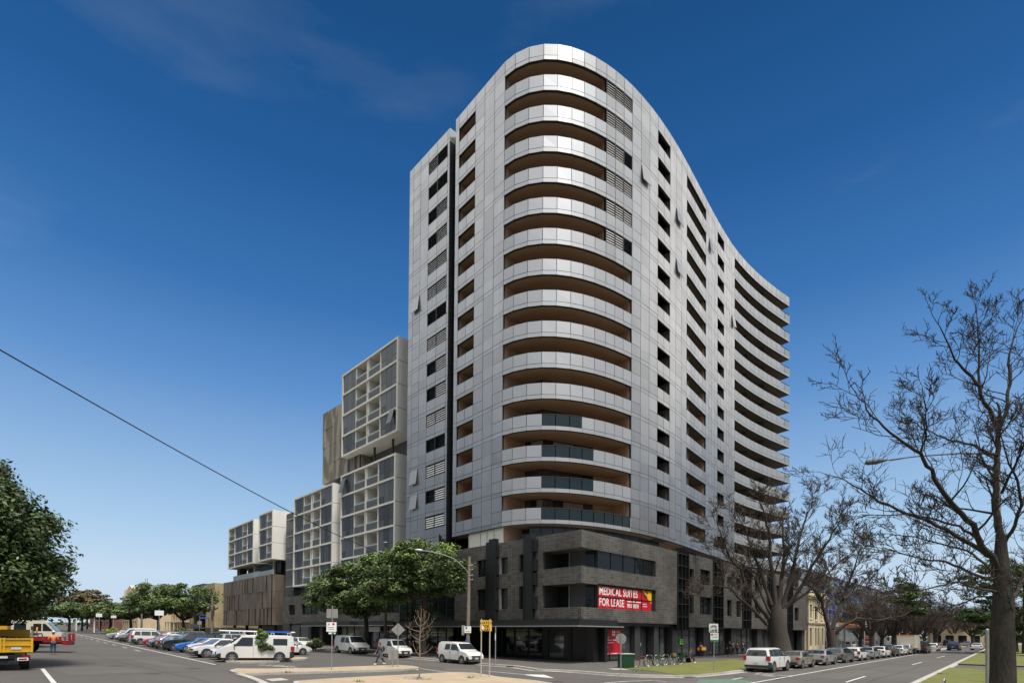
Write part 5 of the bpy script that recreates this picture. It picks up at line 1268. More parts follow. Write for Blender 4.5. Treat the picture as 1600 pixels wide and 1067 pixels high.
# conifers on the right
for lab, px_, py_, Y_, rx_, sd_ in (('dark green layered conifer left of the foreground trunk, over the traffic', 1415, 928, 95, 3.0, 20), ('bright green conifer bough lower, just left of the foreground trunk', 1552, 962, 88, 4.5, 21), ('green conifer right behind the foreground trunk', 1556, 900, 90, 5.0, 22), ('green conifer at the right picture edge', 1600, 895, 85, 5.5, 24)):
    q = AT(px_, py_, Y_)
    leafy('conifer', lab, (q.x, Y_, 0), [(q.x, Y_, q.z, rx_, rx_, 2.0), (q.x+rx_*.3, Y_, q.z-2.5, rx_*.8, rx_*.8, 1.3), (q.x, Y_, q.z+1.8, rx_*.5, rx_*.5, 1.3)], ([(q.x, Y_, 0), (q.x, Y_, 4), (q.x, Y_, q.z)], [.35, .25, .12]), 46, 100, .26, sd_, mt='leaf_conifer', csize=1.1, flat=.4)
# distant woods closing the horizon
def wood(name, pts, h, n, seed, mt):
    rg = np.random.default_rng(seed); N = n
    P_ = np.array(pts, float); k = rg.integers(0, len(P_)-1, N); t = rg.random(N)[:, None]; xy = P_[k]*(1-t)+P_[k+1]*t+rg.normal(size=(N, 2))*4
    hh = (.55+.45*np.abs(np.sin(xy[:, 0]*.11)+.6*np.sin(xy[:, 0]*.31+1))/1.6)*h; z = .3+rg.random(N)**.8*hh
    gg = np.maximum(0, 2-xy[:, 0])*.0185; pos = np.c_[xy, z+gg]; nn_ = rg.normal(size=(N, 3)); nn_ /= np.linalg.norm(nn_, axis=1)[:, None]; a = np.cross(nn_, rg.normal(size=(N, 3))); a /= np.linalg.norm(a, axis=1)[:, None]; b = np.cross(nn_, a); s = rg.uniform(.5, 1.3, N)[:, None]
    V = np.stack([pos-a*s, pos+b*s*.6, pos+a*s, pos-b*s*.6], axis=1).reshape(-1, 3); me = D.meshes.new(name); me.from_pydata(V.tolist(), [], np.arange(N*4).reshape(-1, 4).tolist()); me.materials.append(MATS[mt])
    at = me.attributes.new('tint', 'FLOAT', 'FACE'); at.data.foreach_set('value', rg.random(N).astype(np.float32)); o = link(name, me); o['kind'] = 'stuff'; tag(o, {1: 'distant band of trees along the horizon at the left', 2: 'distant band of bronze trees along the horizon at the right'}.get(seed, 'band of park trees outside the picture, mirrored darkly in the glass'), 'trees')
wood('distant_trees', [(-330, 210), (-240, 260), (-170, 290), (-120, 300), (-60, 320)], 13, 6000, 1, 'leaf_dark'); wood('park_trees', [(-200, 150), (-150, 60), (-110, -40), (-60, -90), (0, -100), (80, -90), (150, -40), (200, 60), (260, 120)], 17, 26000, 3, 'leaf_dark'); wood('distant_trees', [(120, 330), (200, 300), (270, 260), (330, 200), (330, 120)], 13, 6000, 2, 'leaf_bronze')
# saplings
def sapling_bare():
    b = G(655, 1060, .14); T = thing('young_tree', 'leafless sapling with orange tips on the near gravel island', 'tree', (b[0], b[1], .14+gz(b[0]))); rng = random.Random(5); a = MB(); t = MB(); tp = MB()
    h = 3.75; t.tube([(0, 0, 0), (.03, 0, .9), (.0, .02, 2.0), (.05, 0, 2.9), (.08, 0, h)], [.045, .038, .03, .02, .01], 7)
    for (x, z, dx, dz) in ((0, 1.3, .55, .28), (0, 1.25, -.35, .75), (.02, 2.05, -.55, .45), (.02, 2.2, .65, .55), (.02, 2.0, .5, .35), (.03, 2.5, -.8, .35), (.03, 2.6, .75, .6), (.04, 2.8, .45, .6), (.04, 2.75, -.35, .55), (.05, 2.4, .2, .9), (.05, 3.0, .25, .55), (.05, 3.1, -.2, .5)):
        y = rng.uniform(-.4, .4); p = [Vector((x, 0, z)), Vector((x+dx*.5, y*.5, z+dz*.25)), Vector((x+dx*.85, y*.9, z+dz*.62)), Vector((x+dx, y, z+dz))]; a.tube(p, [.016, .013, .010, .006], 4)
        for q in (1, 2):
            d = Vector((rng.uniform(-.25, .25)+dx*.1, rng.uniform(-.2, .2), rng.uniform(.2, .45))); a.tube([p[q], p[q]+d*.5, p[q]+d], [.008, .006, .004], 3); tp.ball(p[q]+d, .022, n=5, k=3)
        tp.ball(p[3], .028, n=5, k=3)
    lpart('trunk', t, 'twig_light', T); lpart('branches', a, 'twig_light', T); lpart('buds', tp, 'timber_stake', T)
sapling_bare()
b = G(409, 1031, .14); gb = gz(b[0])+.14
leafy('young_tree', 'small leafy tree on the gravel island in front of the white ladder van', (b[0], b[1], gb), [(b[0], b[1], gb+1.55, .55, .5, .68), (b[0]+.1, b[1], gb+1.05, .4, .4, .35), (b[0]+.75, b[1], gb+.95, .2, .2, .12), (b[0]-.1, b[1], gb+2.0, .15, .15, .3)], ([(b[0]+.1, b[1], gb), (b[0]+.12, b[1], gb+.5), (b[0]+.1, b[1], gb+.9)], [.05, .04, .03]), 110, 70, .075, 33, mt='leaf_lime' if False else 'leaf_street', accent=('leaf_lime', .5), csize=.18, flat=.8)
b2 = G(422, 1031, .14); mb = MB(); mb.tube([(b2[0], b2[1], gb), (b2[0]+.02, b2[1], gb+1.55)], .045, 6); mb.tube([(b2[0], b2[1], gb+1.5), (b2[0]+.02, b2[1], gb+1.6)], .05, 6, 1); tag(mb.build('tree_stake', ['timber_stake', 'sign_blue']), 'brown wooden stake with a blue top beside the small leafy tree', 'stake')
for lab, px_, py_, Y_, s_ in (('green shrub beside the round sign, left of the brown slatted building', 284, 988, 100, 1.6), ('green shrub against the dark low wall', 345, 984, 104, 1.3), ('small green shrub at the foot of the brown slatted building', 367, 985, 100, 1.1), ('yellow-green bush among the parked cars of the far row', 176, 982, 92, 1.4), ('potted plant outside the shop, left of the leftmost white van', 493, 1004, 66, 1.1)):
    q = AT(px_, py_, Y_); g0 = gz(q.x); leafy('shrub', lab, (q.x, Y_, g0), [(q.x, Y_, g0+s_*.75, s_*.8, s_*.8, s_*.5)], ([(q.x, Y_, g0), (q.x, Y_, g0+.3), (q.x, Y_, g0+.5)], [.06, .05, .04]), 30, 40, .13, int(px_), mt='leaf_lime' if 'yellow' in lab else 'leaf_street', csize=.4)

# ------------------------------------------------------------------ VEHICLES
KINDS = {  # L, W, H, top profile rear->front, belt, roof narrowing, wheels(xr,xf,r), side windows [(x,z)...], wind (x0,z0,x1,z1), rear same, cladding
 'sedan': (4.7, 1.8, 1.44, [(-2.35, .62), (-2.31, .95), (-1.6, 1.02), (-.95, 1.38), (-.3, 1.44), (.25, 1.41), (1.1, .99), (2.0, .82), (2.3, .66), (2.35, .5)], .92, .26, (-1.35, 1.38, .32), [[(-1.25, .97), (-.18, .97), (-.18, 1.36), (-.85, 1.33)], [(-.10, .97), (.88, .97), (.28, 1.34), (-.10, 1.36)]], (1.02, 1.02, .32, 1.37), (-1.52, 1.06, -1.0, 1.34), 0),
 'hatch': (4.1, 1.74, 1.48, [(-2.05, .6), (-2.02, .98), (-1.75, 1.36), (-1.2, 1.46), (-.3, 1.48), (.2, 1.44), (1.0, 1.0), (1.75, .84), (2.0, .66), (2.05, .5)], .93, .25, (-1.25, 1.27, .31), [[(-1.5, 1.0), (-.2, .98), (-.2, 1.39), (-1.2, 1.36)], [(-.12, .98), (.8, .98), (.22, 1.37), (-.12, 1.39)]], (.94, 1.04, .26, 1.4), (-1.99, 1.02, -1.79, 1.32), 0),
 'wagon': (4.75, 1.84, 1.52, [(-2.37, .6), (-2.34, .98), (-2.05, 1.42), (-1.4, 1.5), (-.3, 1.52), (.3, 1.48), (1.15, 1.05), (2.1, .9), (2.33, .7), (2.37, .5)], .97, .25, (-1.4, 1.4, .34), [[(-1.85, 1.06), (-1.1, 1.03), (-1.1, 1.42), (-1.6, 1.4)], [(-1.03, 1.03), (-.05, 1.02), (-.05, 1.43), (-1.03, 1.43)], [(.03, 1.02), (.98, 1.02), (.36, 1.4), (.03, 1.43)]], (1.08, 1.09, .36, 1.44), (-2.31, 1.03, -2.08, 1.38), 0),
 'suv': (4.85, 1.9, 1.78, [(-2.42, .7), (-2.38, 1.12), (-2.22, 1.68), (-1.9, 1.76), (-.4, 1.79), (.25, 1.76), (.95, 1.2), (1.9, 1.1), (2.35, .98), (2.42, .6)], 1.12, .22, (-1.45, 1.45, .38), [[(-2.12, 1.18), (-1.45, 1.18), (-1.45, 1.66), (-1.98, 1.66)], [(-1.37, 1.17), (-.38, 1.17), (-.38, 1.68), (-1.37, 1.68)], [(-.3, 1.17), (.78, 1.17), (.26, 1.66), (-.3, 1.68)]], (.88, 1.25, .31, 1.7), (-2.36, 1.2, -2.24, 1.62), 1),
 'van': (4.95, 1.92, 1.96, [(-2.47, .6), (-2.45, 1.2), (-2.36, 1.84), (-2.1, 1.93), (-.3, 1.96), (.85, 1.9), (1.62, 1.18), (2.25, .98), (2.45, .72), (2.47, .45)], 1.15, .16, (-1.5, 1.55, .35), [[(-.75, 1.22), (.12, 1.2), (.12, 1.74), (-.75, 1.74)], [(.28, 1.2), (1.36, 1.2), (.86, 1.74), (.28, 1.76)]], (1.56, 1.24, .92, 1.83), (-2.45, 1.25, -2.38, 1.78), 1),
 'ladder_van': (5.35, 1.98, 2.05, [(-2.67, .6), (-2.66, 1.3), (-2.6, 1.95), (-2.4, 2.02), (-.3, 2.05), (.95, 1.98), (1.75, 1.32), (2.4, 1.02), (2.62, .8), (2.67, .45)], 1.22, .13, (-1.62, 1.62, .36), [[(-2.15, 1.3), (-1.15, 1.3), (-1.15, 1.78), (-2.15, 1.78)], [(.25, 1.22), (1.5, 1.22), (.98, 1.84), (.25, 1.84)]], (1.69, 1.38, 1.02, 1.91), (-2.66, 1.35, -2.61, 1.85), 1),
 'small_van': (4.45, 1.8, 1.82, [(-2.22, .55), (-2.2, 1.1), (-2.05, 1.7), (-1.8, 1.8), (-.2, 1.82), (.5, 1.74), (1.2, 1.15), (1.9, .98), (2.18, .75), (2.22, .45)], 1.1, .16, (-1.32, 1.36, .33), [[(-1.0, 1.16), (-.28, 1.16), (-.28, 1.62), (-.95, 1.62)], [(-.16, 1.15), (.98, 1.15), (.50, 1.6), (-.16, 1.64)]], (1.12, 1.22, .58, 1.68), (-2.19, 1.15, -2.08, 1.62), 1),
 'panel_van': (4.05, 1.7, 1.8, [(-2.02, .55), (-2.0, 1.1), (-1.9, 1.68), (-1.7, 1.78), (-.1, 1.8), (.4, 1.72), (1.02, 1.12), (1.7, .95), (1.98, .72), (2.02, .45)], 1.08, .16, (-1.3, 1.3, .31), [[(-.1, 1.14), (.84, 1.14), (.40, 1.58), (-.1, 1.6)]], (.96, 1.18, .48, 1.66), (-2.0, 1.15, -1.92, 1.6), 1),
 'ute': (4.9, 1.8, 1.58, [(-2.45, .7), (-2.43, .98), (-.55, .98), (-.5, 1.52), (-.3, 1.58), (.4, 1.54), (1.15, 1.04), (2.1, .92), (2.42, .75), (2.45, .5)], .98, .2, (-1.5, 1.5, .35), [[(-.38, 1.02), (.98, 1.02), (.45, 1.46), (-.38, 1.48)]], (1.08, 1.08, .46, 1.5), (-.57, 1.05, -.53, 1.46), 1),
}
CM = {}
def car_meshes(kind):
    if kind in CM: return CM[kind]
    L_, W, H_, top, belt, nar, (xr, xf, r), sw, ws, rw, clad = KINDS[kind]; xs0 = [p[0] for p in top]
    def zt(x): return float(np.interp(x, xs0, [p[1] for p in top]))
    def hw(x): return W/2*(1-.13*max(0, (abs(x)-(L_/2-.55))/.55)**2)
    def yz(x, z): return hw(x)-(nar*max(0, (z-belt))/(H_-belt))
    xs = sorted(set(xs0+[a/8*L_/2 for a in range(-7, 8)])); rings = []
    for x in xs:
        e = max(0, (abs(x)-(L_/2-.35))/.35); zb = .24+.12*e; Z = zt(x); b_ = min(belt, Z-.03); h = hw(x); t_ = yz(x, Z) if Z > belt else h-.05
        if Z <= belt+.02: t_ = h-.06
        side = [(h-.10, zb), (h-.02, zb+.10), (h, (zb+b_)/2+.05 if b_ > .5 else b_-.02), (h-.015, b_), (max(t_, .3), max(Z-.05, b_+.01)), (max(t_-.09, .2), Z)]
        rings.append([(x, y, z) for y, z in side]+[(x, -y, z) for y, z in side[::-1]])
    body = MB(); n = 12
    for rg_ in rings: body.v += rg_
    for i in range(len(rings)-1):
        for j in range(n):
            A = i*n+j; B_ = i*n+(j+1) % n; body.f.append((A, B_, B_+n, A+n)); body.m.append(1 if (clad and (j in (0, 10) or (j in (1, 9) and abs((xs[i]+xs[i+1])/2) > L_/2-.42))) else 0); body.uv.append(None)
    body.f.append(tuple(range(n))[::-1]); body.m.append(0); body.uv.append(None); e = (len(rings)-1)*n; body.f.append(tuple(e+j for j in range(n))); body.m.append(1 if clad else 0); body.uv.append(None)
    out = {'body': body.mesh('body', [PAINT['white'], 'plastic'], 32)}
    def pane(poly, s):
        mb = MB(); q = [(x, s*(yz(x, z)+.006), z) for x, z in poly]; mb.face(q if s < 0 else q[::-1]); return mb.mesh('side_window', 'car_glass')
    out['side_windows'] = [pane(p, s) for p in sw for s in (1, -1)]
    def screen(q, nm, dx):
        x0, z0, x1, z1 = q; mb = MB(); dn = Vector((z1-z0, 0, -(x1-x0))).normalized()*.012*(1 if dx > 0 else 1)
        if (dx > 0) != (dn.x > 0): dn = -dn
        y0, y1 = yz(x0, z0)-.07, yz(x1, z1)-.10
        f_ = [(x0+dn.x, -y0, z0+dn.z), (x0+dn.x, y0, z0+dn.z), (x1+dn.x, y1, z1+dn.z), (x1+dn.x, -y1, z1+dn.z)]; mb.face(f_ if dx > 0 else f_[::-1]); return mb.mesh(nm, 'car_glass')
    out['windscreen'] = screen(ws, 'windscreen', 1); out['rear_window'] = screen(rw, 'rear_window', -1)
    mb = MB(); mb.cyl((0, -.11, 0), (0, .11, 0), r, 18); mb.torus((0, .09, 0), (0, 1, 0), r-.03, .03, 18, 5); out['wheel'] = mb.mesh('wheel', 'tyre', 40)
    mb = MB(); mb.cyl((0, .10, 0), (0, .118, 0), r*.62, 16, 1); mb.torus((0, .12, 0), (0, 1, 0), r*.60, .018, 16, 4, 0); mb.cyl((0, .11, 0), (0, .14, 0), r*.15, 8)
    for i in range(6):
        a = 2*pi*i/6; u_ = Vector((cos(a), 0, sin(a))); v_ = Vector((-sin(a), 0, cos(a))); p = [u_*r*.1-v_*.03, u_*r*.6-v_*.045, u_*r*.6+v_*.045, u_*r*.1+v_*.03]; mb.hexa([(q.x, .119, q.z) for q in p]+[(q.x, .135, q.z) for q in p])
    out['rim'] = mb.mesh('rim', ['rim', 'plastic'], 30); out['wpos'] = (xr, xf, r, W/2)
    out['arches'] = []
    for x in (xr, xf):
        for s in (1, -1): mb = MB(); mb.cyl((x, s*(hw(x)-.3), r+.02), (x, s*(hw(x)+.004), r+.02), r+.065, 20); out['arches'].append(mb.mesh('wheel_arch', 'plastic', 40))
    
    xe = L_/2; zf = zt(xe-.12)
    out['headlights'] = []
    for s in (1, -1): mb = MB(); mb.ball((xe-.17, s*(W/2-.27), zf-.13), .16, .19, .075, 10, 6); out['headlights'].append(mb.mesh('headlight', 'lens', 60))
    out['tail_lights'] = []
    zr = .86 if kind in ('sedan', 'hatch', 'wagon') else 1.0
    for s in (1, -1): mb = MB(); mb.box(-xe-.005, -xe+.28, s*(W/2-.13)-.11, s*(W/2-.13)+.11, zr-.12, zr+(.07 if kind in ('sedan', 'wagon') else .2)); out['tail_lights'].append(mb.mesh('tail_light', 'lens_red'))
    mb = MB(); mb.box(xe-.02, xe+.012, -.45, .45, .42, .58); mb.box(xe-.05, xe+.006, -.5, .5, .62, .72); out['grille'] = mb.mesh('grille', 'plastic')
    mb = MB(); mb.box(xe+.013, xe+.025, -.19, .19, .46, .56); out['plate_f'] = mb.mesh('number_plate', 'plate'); mb = MB(); mb.box(-xe-.02, -xe-.004, -.19, .19, .66, .77); out['plate_r'] = mb.mesh('number_plate', 'plate')
    mb = MB(); mb.box(-xe-.03, -xe+.1, -W/2+.12, W/2-.12, .36, .54); out['bumper'] = mb.mesh('bumper', 'plastic')
    out['mirrors'] = []
    xm = ws[0]-.22; zm = belt+.08
    for s in (1, -1): mb = MB(); mb.ball((xm, s*(W/2+.09), zm), .07, .10, .07, 8, 5); out['mirrors'].append(mb.mesh('mirror', 'plastic', 60))
    out['handles'] = []
    for s in (1, -1): mb = MB(); mb.box(-.32, -.14, s*(hw(0)+.002)-.012, s*(hw(0)+.002)+.012, belt-.13, belt-.10); out['handles'].append(mb.mesh('door_handle', 'plastic'))
    mb = MB()
    for s in (1, -1):
        for x in ((.12+.9 if 0 else sw[-1][1][0]-.02), sw[-1][0][0]-.04): mb.box(x-.006, x+.006, s*(hw(x)+.001)-.003, s*(hw(x)+.001)+.003, .36, belt-.02)
    out['shut_lines'] = mb.mesh('door_seam', 'black_metal')
    CM[kind] = out; return out
def car(kind, col, x, y, head, label, group=None, far=False, name=None, cat=None):
    """head: direction the nose points to (dx, dy)"""
    nm = {'ute': 'utility_truck', 'suv': 'parked_car', 'van': 'parked_van', 'ladder_van': 'parked_van', 'small_van': 'parked_van', 'panel_van': 'parked_van'}.get(kind, 'parked_car')
    m_ = car_meshes(kind); g0 = gz(x); slope = 0
    T = thing(name or nm, label, cat or ('van' if 'van' in kind else 'car'), (x, y, g0+.005), group, rz=atan2(head[1], head[0]))
    if x < 2: T.rotation_euler = (Matrix.Rotation(atan(.0185), 4, 'Y') @ Matrix.Rotation(atan2(head[1], head[0]), 4, 'Z')).to_euler()
    def pt(nm, me, par=T): o = D.objects.new(nm, me); COL.objects.link(o); o.parent = par; o['_o'] = (0., 0., 0.); return o
    b = pt('body', m_['body']); b.material_slots[0].link = 'OBJECT'; b.material_slots[0].material = PAINT[col]
    for me in m_['side_windows']: pt('side_window', me)
    pt('windscreen', m_['windscreen']); pt('rear_window', m_['rear_window']); [pt('wheel_arch', me) for me in m_['arches']]
    xr, xf, r, h = m_['wpos']
    for xx in (xr, xf):
        for s in (1, -1):
            o = pt('wheel', m_['wheel']); o.location = (xx, s*(h-.13), r); o.rotation_euler = (0, 0, 0 if s > 0 else pi); q = pt('rim', m_['rim'], o)
    for me in m_['headlights']: pt('headlight', me)
    for me in m_['tail_lights']: pt('tail_light', me)
    pt('grille', m_['grille']); pt('number_plate', m_['plate_f']); pt('number_plate', m_['plate_r'])
    for me in m_['mirrors']: o = pt('mirror', me)
    if not far:
        for me in m_['handles']: pt('door_handle', me)
        pt('door_seam', m_['shut_lines'])
        pt('bumper', m_['bumper'])
    return T

NOSE = -ln      # angle-parked cars point at the camera-side kerb line
row0 = p0+ln*3.3
jit = random.Random(12)
FRONT = [('ladder_van', 'white', 'white van with a ladder rack, parked nearest in the angled row behind the gravel island'),
 ('sedan', 'white', 'white sedan squeezed between the white ladder van and the white utility'), ('ute', 'white', 'white single-cab utility, third from the ladder van in the angled row'),
 ('hatch', 'pink', 'pinkish red hatchback behind the white utility'), ('hatch', 'white', 'white hatchback with a dark grille between the red hatchback and the blue sedan'), ('sedan', 'blue', 'bright blue sedan in the angled row'),
 ('suv', 'black', 'black four-wheel drive next to the bright blue sedan'), ('sedan', 'grey', 'dark grey sedan, just past the black four-wheel drive'), ('sedan', 'black', 'black sedan between a grey sedan and a silver one'),
 ('hatch', 'silver', 'silver hatchback beside the red sedan, nearer side'), ('sedan', 'red', 'deep red sedan in the angled row'), ('hatch', 'white', 'white hatchback just past the deep red sedan'),
 ('suv', 'white', 'white four-wheel drive far along the angled row'), ('sedan', 'silver', 'silver sedan past the far white four-wheel drive'), ('suv', 'black', 'black four-wheel drive far along the angled row, near the far white van'),
 ('suv', 'silver', 'silver four-wheel drive next to the far white van'), ('van', 'white', 'white van at the far end of the angled row'), ('sedan', 'red', 'small red car beyond the far white van'), ('hatch', 'white', 'white car near the end of the angled row, after the red one'), ('sedan', 'silver', 'silver car second from the far end of the angled row'), ('sedan', 'white', 'white car at the very far end of the angled row')]
for i, (k_, c_, lab) in enumerate(FRONT):
    s = i*3.15 if i < 16 else 15*3.15+(i-15)*3.6
    p = row0+ld*(s+.1)+ln*jit.uniform(-.35, .5)
    if i == 0: p = row0+ld*-.2+ln*.1
    nd = NOSE if jit.random() < .9 or i < 7 else -NOSE
    if k_ == 'ladder_van': nd = Vector((-.86, -.51))
    T = car(k_, c_, p.x, p.y, nd, lab, 'cars parked at an angle on the left street', far=i > 10)
    if k_ == 'ladder_van': LV = T
BACK = [('sedan', 'white'), ('hatch', 'silver'), ('sedan', 'black'), ('hatch', 'white'), ('suv', 'silver'), ('sedan', 'grey'), ('wagon', 'black'), ('sedan', 'silver'), ('hatch', 'white'), ('sedan', 'white'), ('suv', 'grey'), ('hatch', 'silver'), ('sedan', 'white'), ('wagon', 'silver')]
words = ['white sedan seen over the white utility, first of the second row', 'silver hatchback second in the row behind the angled cars', 'black sedan third in the row behind the angled cars', 'white hatchback showing its roof above the blue sedan', 'silver four-wheel drive behind the blue sedan', 'grey sedan sixth in the row behind the angled cars', 'black wagon with an orange taxi-like roof light', 'silver sedan eighth in the row behind the angled cars', 'white hatchback ninth in the second row', 'white sedan tenth in the second row', 'grey four-wheel drive eleventh in the second row', 'silver hatchback twelfth in the second row', 'white sedan thirteenth in the second row', 'silver wagon last in the second row']
for i, (k_, c_) in enumerate(BACK):
    p = row0+ld*(9.5+i*3.3)+ln*5.9; T = car(k_, c_, p.x, p.y, -NOSE, words[i] if i != 6 else 'black wagon seventh in the row behind the angled cars', 'second row of cars on the left street', far=True)
for i, (k_, c_, t, lab) in enumerate((('sedan', 'white', 34, 'white sedan in the lane beyond the angled rows'), ('hatch', 'grey', 41, 'grey hatchback in the lane beyond the angled rows'), ('sedan', 'silver', 50, 'silver sedan at the kerb by the brown slatted building'), ('suv', 'white', 60, 'white four-wheel drive at the kerb by the cream three-storey block'), ('sedan', 'grey', 70, 'grey sedan at the far kerb beneath the street trees'), ('hatch', 'white', 79, 'white hatchback at the far kerb beneath the street trees'))):
    p = kL+dL*t+Vector((-.9, -.9)); car(k_, c_, p.x, p.y, -dL, lab, 'cars along the far kerb of the left street', far=True)
# kerbside vans
def parallel(kind, col, pf, pr, lab, grp, side=1, **kw):
    f, r_ = Vector(G(*pf)), Vector(G(*pr)); d = (f-r_).normalized(); n_ = Vector((-d.y, d.x))*side; W = KINDS[kind][1]/2-.1; c = (f+r_)/2+n_*W; return car(kind, col, c.x, c.y, d, lab, grp, **kw)
KD = -dL
def kerbvan(kind, px_, py_, lab):
    p = Vector(G(px_, py_)); return car(kind, 'white', p.x, p.y, KD, lab, 'white vans parked at the kerb')
kerbvan('van', 549, 1020.2, 'white van with dark side window, leftmost of the three at the kerb'); kerbvan('panel_van', 616, 1026.2, 'small white panel van, middle of the three at the kerb'); kerbvan('small_van', 718, 1035.5, 'small white van with blank rear panel, nearest of the three at the kerb')
p = Vector(G(464, 1011.5)); car('sedan', 'green', p.x, p.y, -dL, 'grey-green sedan half hidden behind the back of the ladder van', far=True)
# right-hand kerb
def rk(s, o=0): q = Vector((19.55, 41.75))+dR*s+Vector((dR.y, -dR.x))*o; return q
RIGHTROW = [('suv', 'white', 0, 'white four-wheel drive with dark lower trim, nearest car at the right-hand kerb'), ('sedan', 'gold', 6.6, 'beige gold sedan in front of the white four-wheel drive'), ('sedan', 'silver', 13.4, 'silver coupe-like sedan with bright rims, third at the right-hand kerb'),
 ('wagon', 'grey', 20.0, 'dark grey wagon, fourth at the right-hand kerb'), ('hatch', 'white', 26.4, 'white hatchback, fifth at the right-hand kerb'), ('sedan', 'silver', 32.4, 'silver sedan, sixth at the right-hand kerb'), ('sedan', 'white', 38.6, 'white sedan, seventh at the right-hand kerb'), ('hatch', 'black', 44.6, 'black hatchback, eighth at the right-hand kerb'),
 ('sedan', 'white', 50.5, 'white sedan, ninth at the right-hand kerb'), ('wagon', 'silver', 57, 'silver wagon, tenth at the right-hand kerb'), ('hatch', 'white', 63, 'white hatchback, eleventh at the right-hand kerb'), ('sedan', 'grey', 69, 'grey sedan, twelfth at the right-hand kerb')]
for k_, c_, s, lab in RIGHTROW: q = rk(s); car(k_, c_, q.x, q.y, dR, lab, 'cars parked along the right-hand kerb', far=s > 30)
for k_, c_, px_, py_, lab in (('van', 'black', 1440, 1020, 'dark van with its tail towards us, in the middle of the traffic'), ('hatch', 'white', 1459, 1016, 'white hatchback to the right of the dark van in traffic'), ('suv', 'navy', 1491, 1015.5, 'dark navy four-wheel drive in traffic'), ('sedan', 'white', 1527, 1015, 'white sedan nearest the median in traffic'),
    ('sedan', 'white', 1512, 1009, 'white car ahead of the navy four-wheel drive'), ('sedan', 'silver', 1536, 1008, 'silver car far ahead by the median'), ('hatch', 'red', 1544, 1004.5, 'small red car in the distance on the right-hand road'), ('sedan', 'white', 1522, 1005, 'white car in the distance, left of the small red one'), ('suv', 'black', 1481, 1008.5, 'black car in the distance near the tan shop'), ('sedan', 'white', 1500, 1005.5, 'distant white car in the middle lane'),
    ('wagon', 'white', 1327, 1012.8, 'white wagon parked under the service station canopy'), ('hatch', 'yellow', 1302, 1013, 'yellow hatchback on the service station forecourt')):
    q = G(px_, py_); car(k_, c_, q[0], q[1], dR, lab, 'traffic on the right-hand road' if px_ > 1400 else None, far=True, name='car' if px_ > 1400 else 'parked_car')
def box_truck(loc, head, lab, cabm, boxm, L_=6.0, orange=True):
    T = thing('truck', lab, 'truck', (loc[0], loc[1], gz(loc[0])+.005), rz=atan2(head[1], head[0]))
    mb = MB(); mb.box(-L_/2, L_/2-1.9, -1.1, 1.1, .95, 2.9); lpart('cargo_box', mb, boxm, T)
    mb = MB(); mb.hexa([(L_/2-1.8, -1.05, .6), (L_/2, -1.0, .6), (L_/2, 1.0, .6), (L_/2-1.8, 1.05, .6), (L_/2-1.8, -1.0, 2.5), (L_/2-.45, -.95, 2.45), (L_/2-.45, .95, 2.45), (L_/2-1.8, 1.0, 2.5)]); cb = lpart('cab', mb, cabm, T)
    mb = MB(); mb.face([(L_/2+.01-.12, -.85, 1.35), (L_/2+.01-.12, .85, 1.35), (L_/2-.37, .8, 2.25), (L_/2-.37, -.8, 2.25)]); lpart('windscreen', mb, 'car_glass', T)
    mb = MB(); mb.box(-L_/2, L_/2-.3, -.45, .45, .55, .93); mb.box(-L_/2-.05, -L_/2+.05, -1.05, 1.05, .55, .7); lpart('chassis', mb, 'black_metal', T)
    for x in (-L_/2+1.1, L_/2-1.1):
        for s in (1, -1): mb = MB(); mb.cyl((x, s*.72, .45), (x, s*1.02, .45), .45, 16); lpart('wheel', mb, 'tyre', T, 40)
    for s in (1, -1): mb = MB(); mb.box(-L_/2-.07, -L_/2-.02, s*.85-.12, s*.85+.12, .72, .88); lpart('tail_light', mb, 'lens_red', T)
    if orange: mb = MB(); mb.box(-L_/2-.02, -L_/2-.005, -1.05, 1.05, 2.75, 2.9); lpart('stripe', mb, 'sign_orange', T)
    return T
q = G(1421, 1021); box_truck((q[0], q[1]), dR, 'white box truck with an orange roof stripe, left of the dark van in traffic', PAINT['white'], PAINT['cream'])
q = G(1607, 1026); box_truck((q[0]+1.5, q[1]), -dR, 'dark grey truck on the far carriageway, cut by the right picture edge', PAINT['grey'], PAINT['grey'], orange=False)

# ladder van fittings
def fit():
    mb = MB()
    for s in (.5, .1, -.4): mb.tube([(-2.75, s, 2.28), (2.45, s, 2.30)], .05, 6)
    for x in (-2.4, -1.2, 0, .8):
        mb.tube([(x, -.85, 2.0), (x, -.82, 2.2), (x, .82, 2.2), (x, .85, 2.0)], .025, 5)
    lpart('roof_rack', mb, 'white_paint', LV)
    mb = MB(); mb.box(-2.4, -.6, .55, .8, 2.23, 2.36); o = lpart('rolled_tarp', mb, 'sign_blue', LV)
    for s in (-1,):
        mb = MB(); mb.box(-1.0, .15, s*.992-.004, s*.992+.004, .42, 1.84); lpart('open_side_door', mb, 'black_panel', LV)
    mb = MB(); mb.box(-2.0, -1.3, -.955, -.93, 1.42, 1.5); mb.box(-1.5, -1.3, -.955, -.93, 1.5, 1.62); lpart('window_decal', mb, 'sign_yellow', LV)
fit()

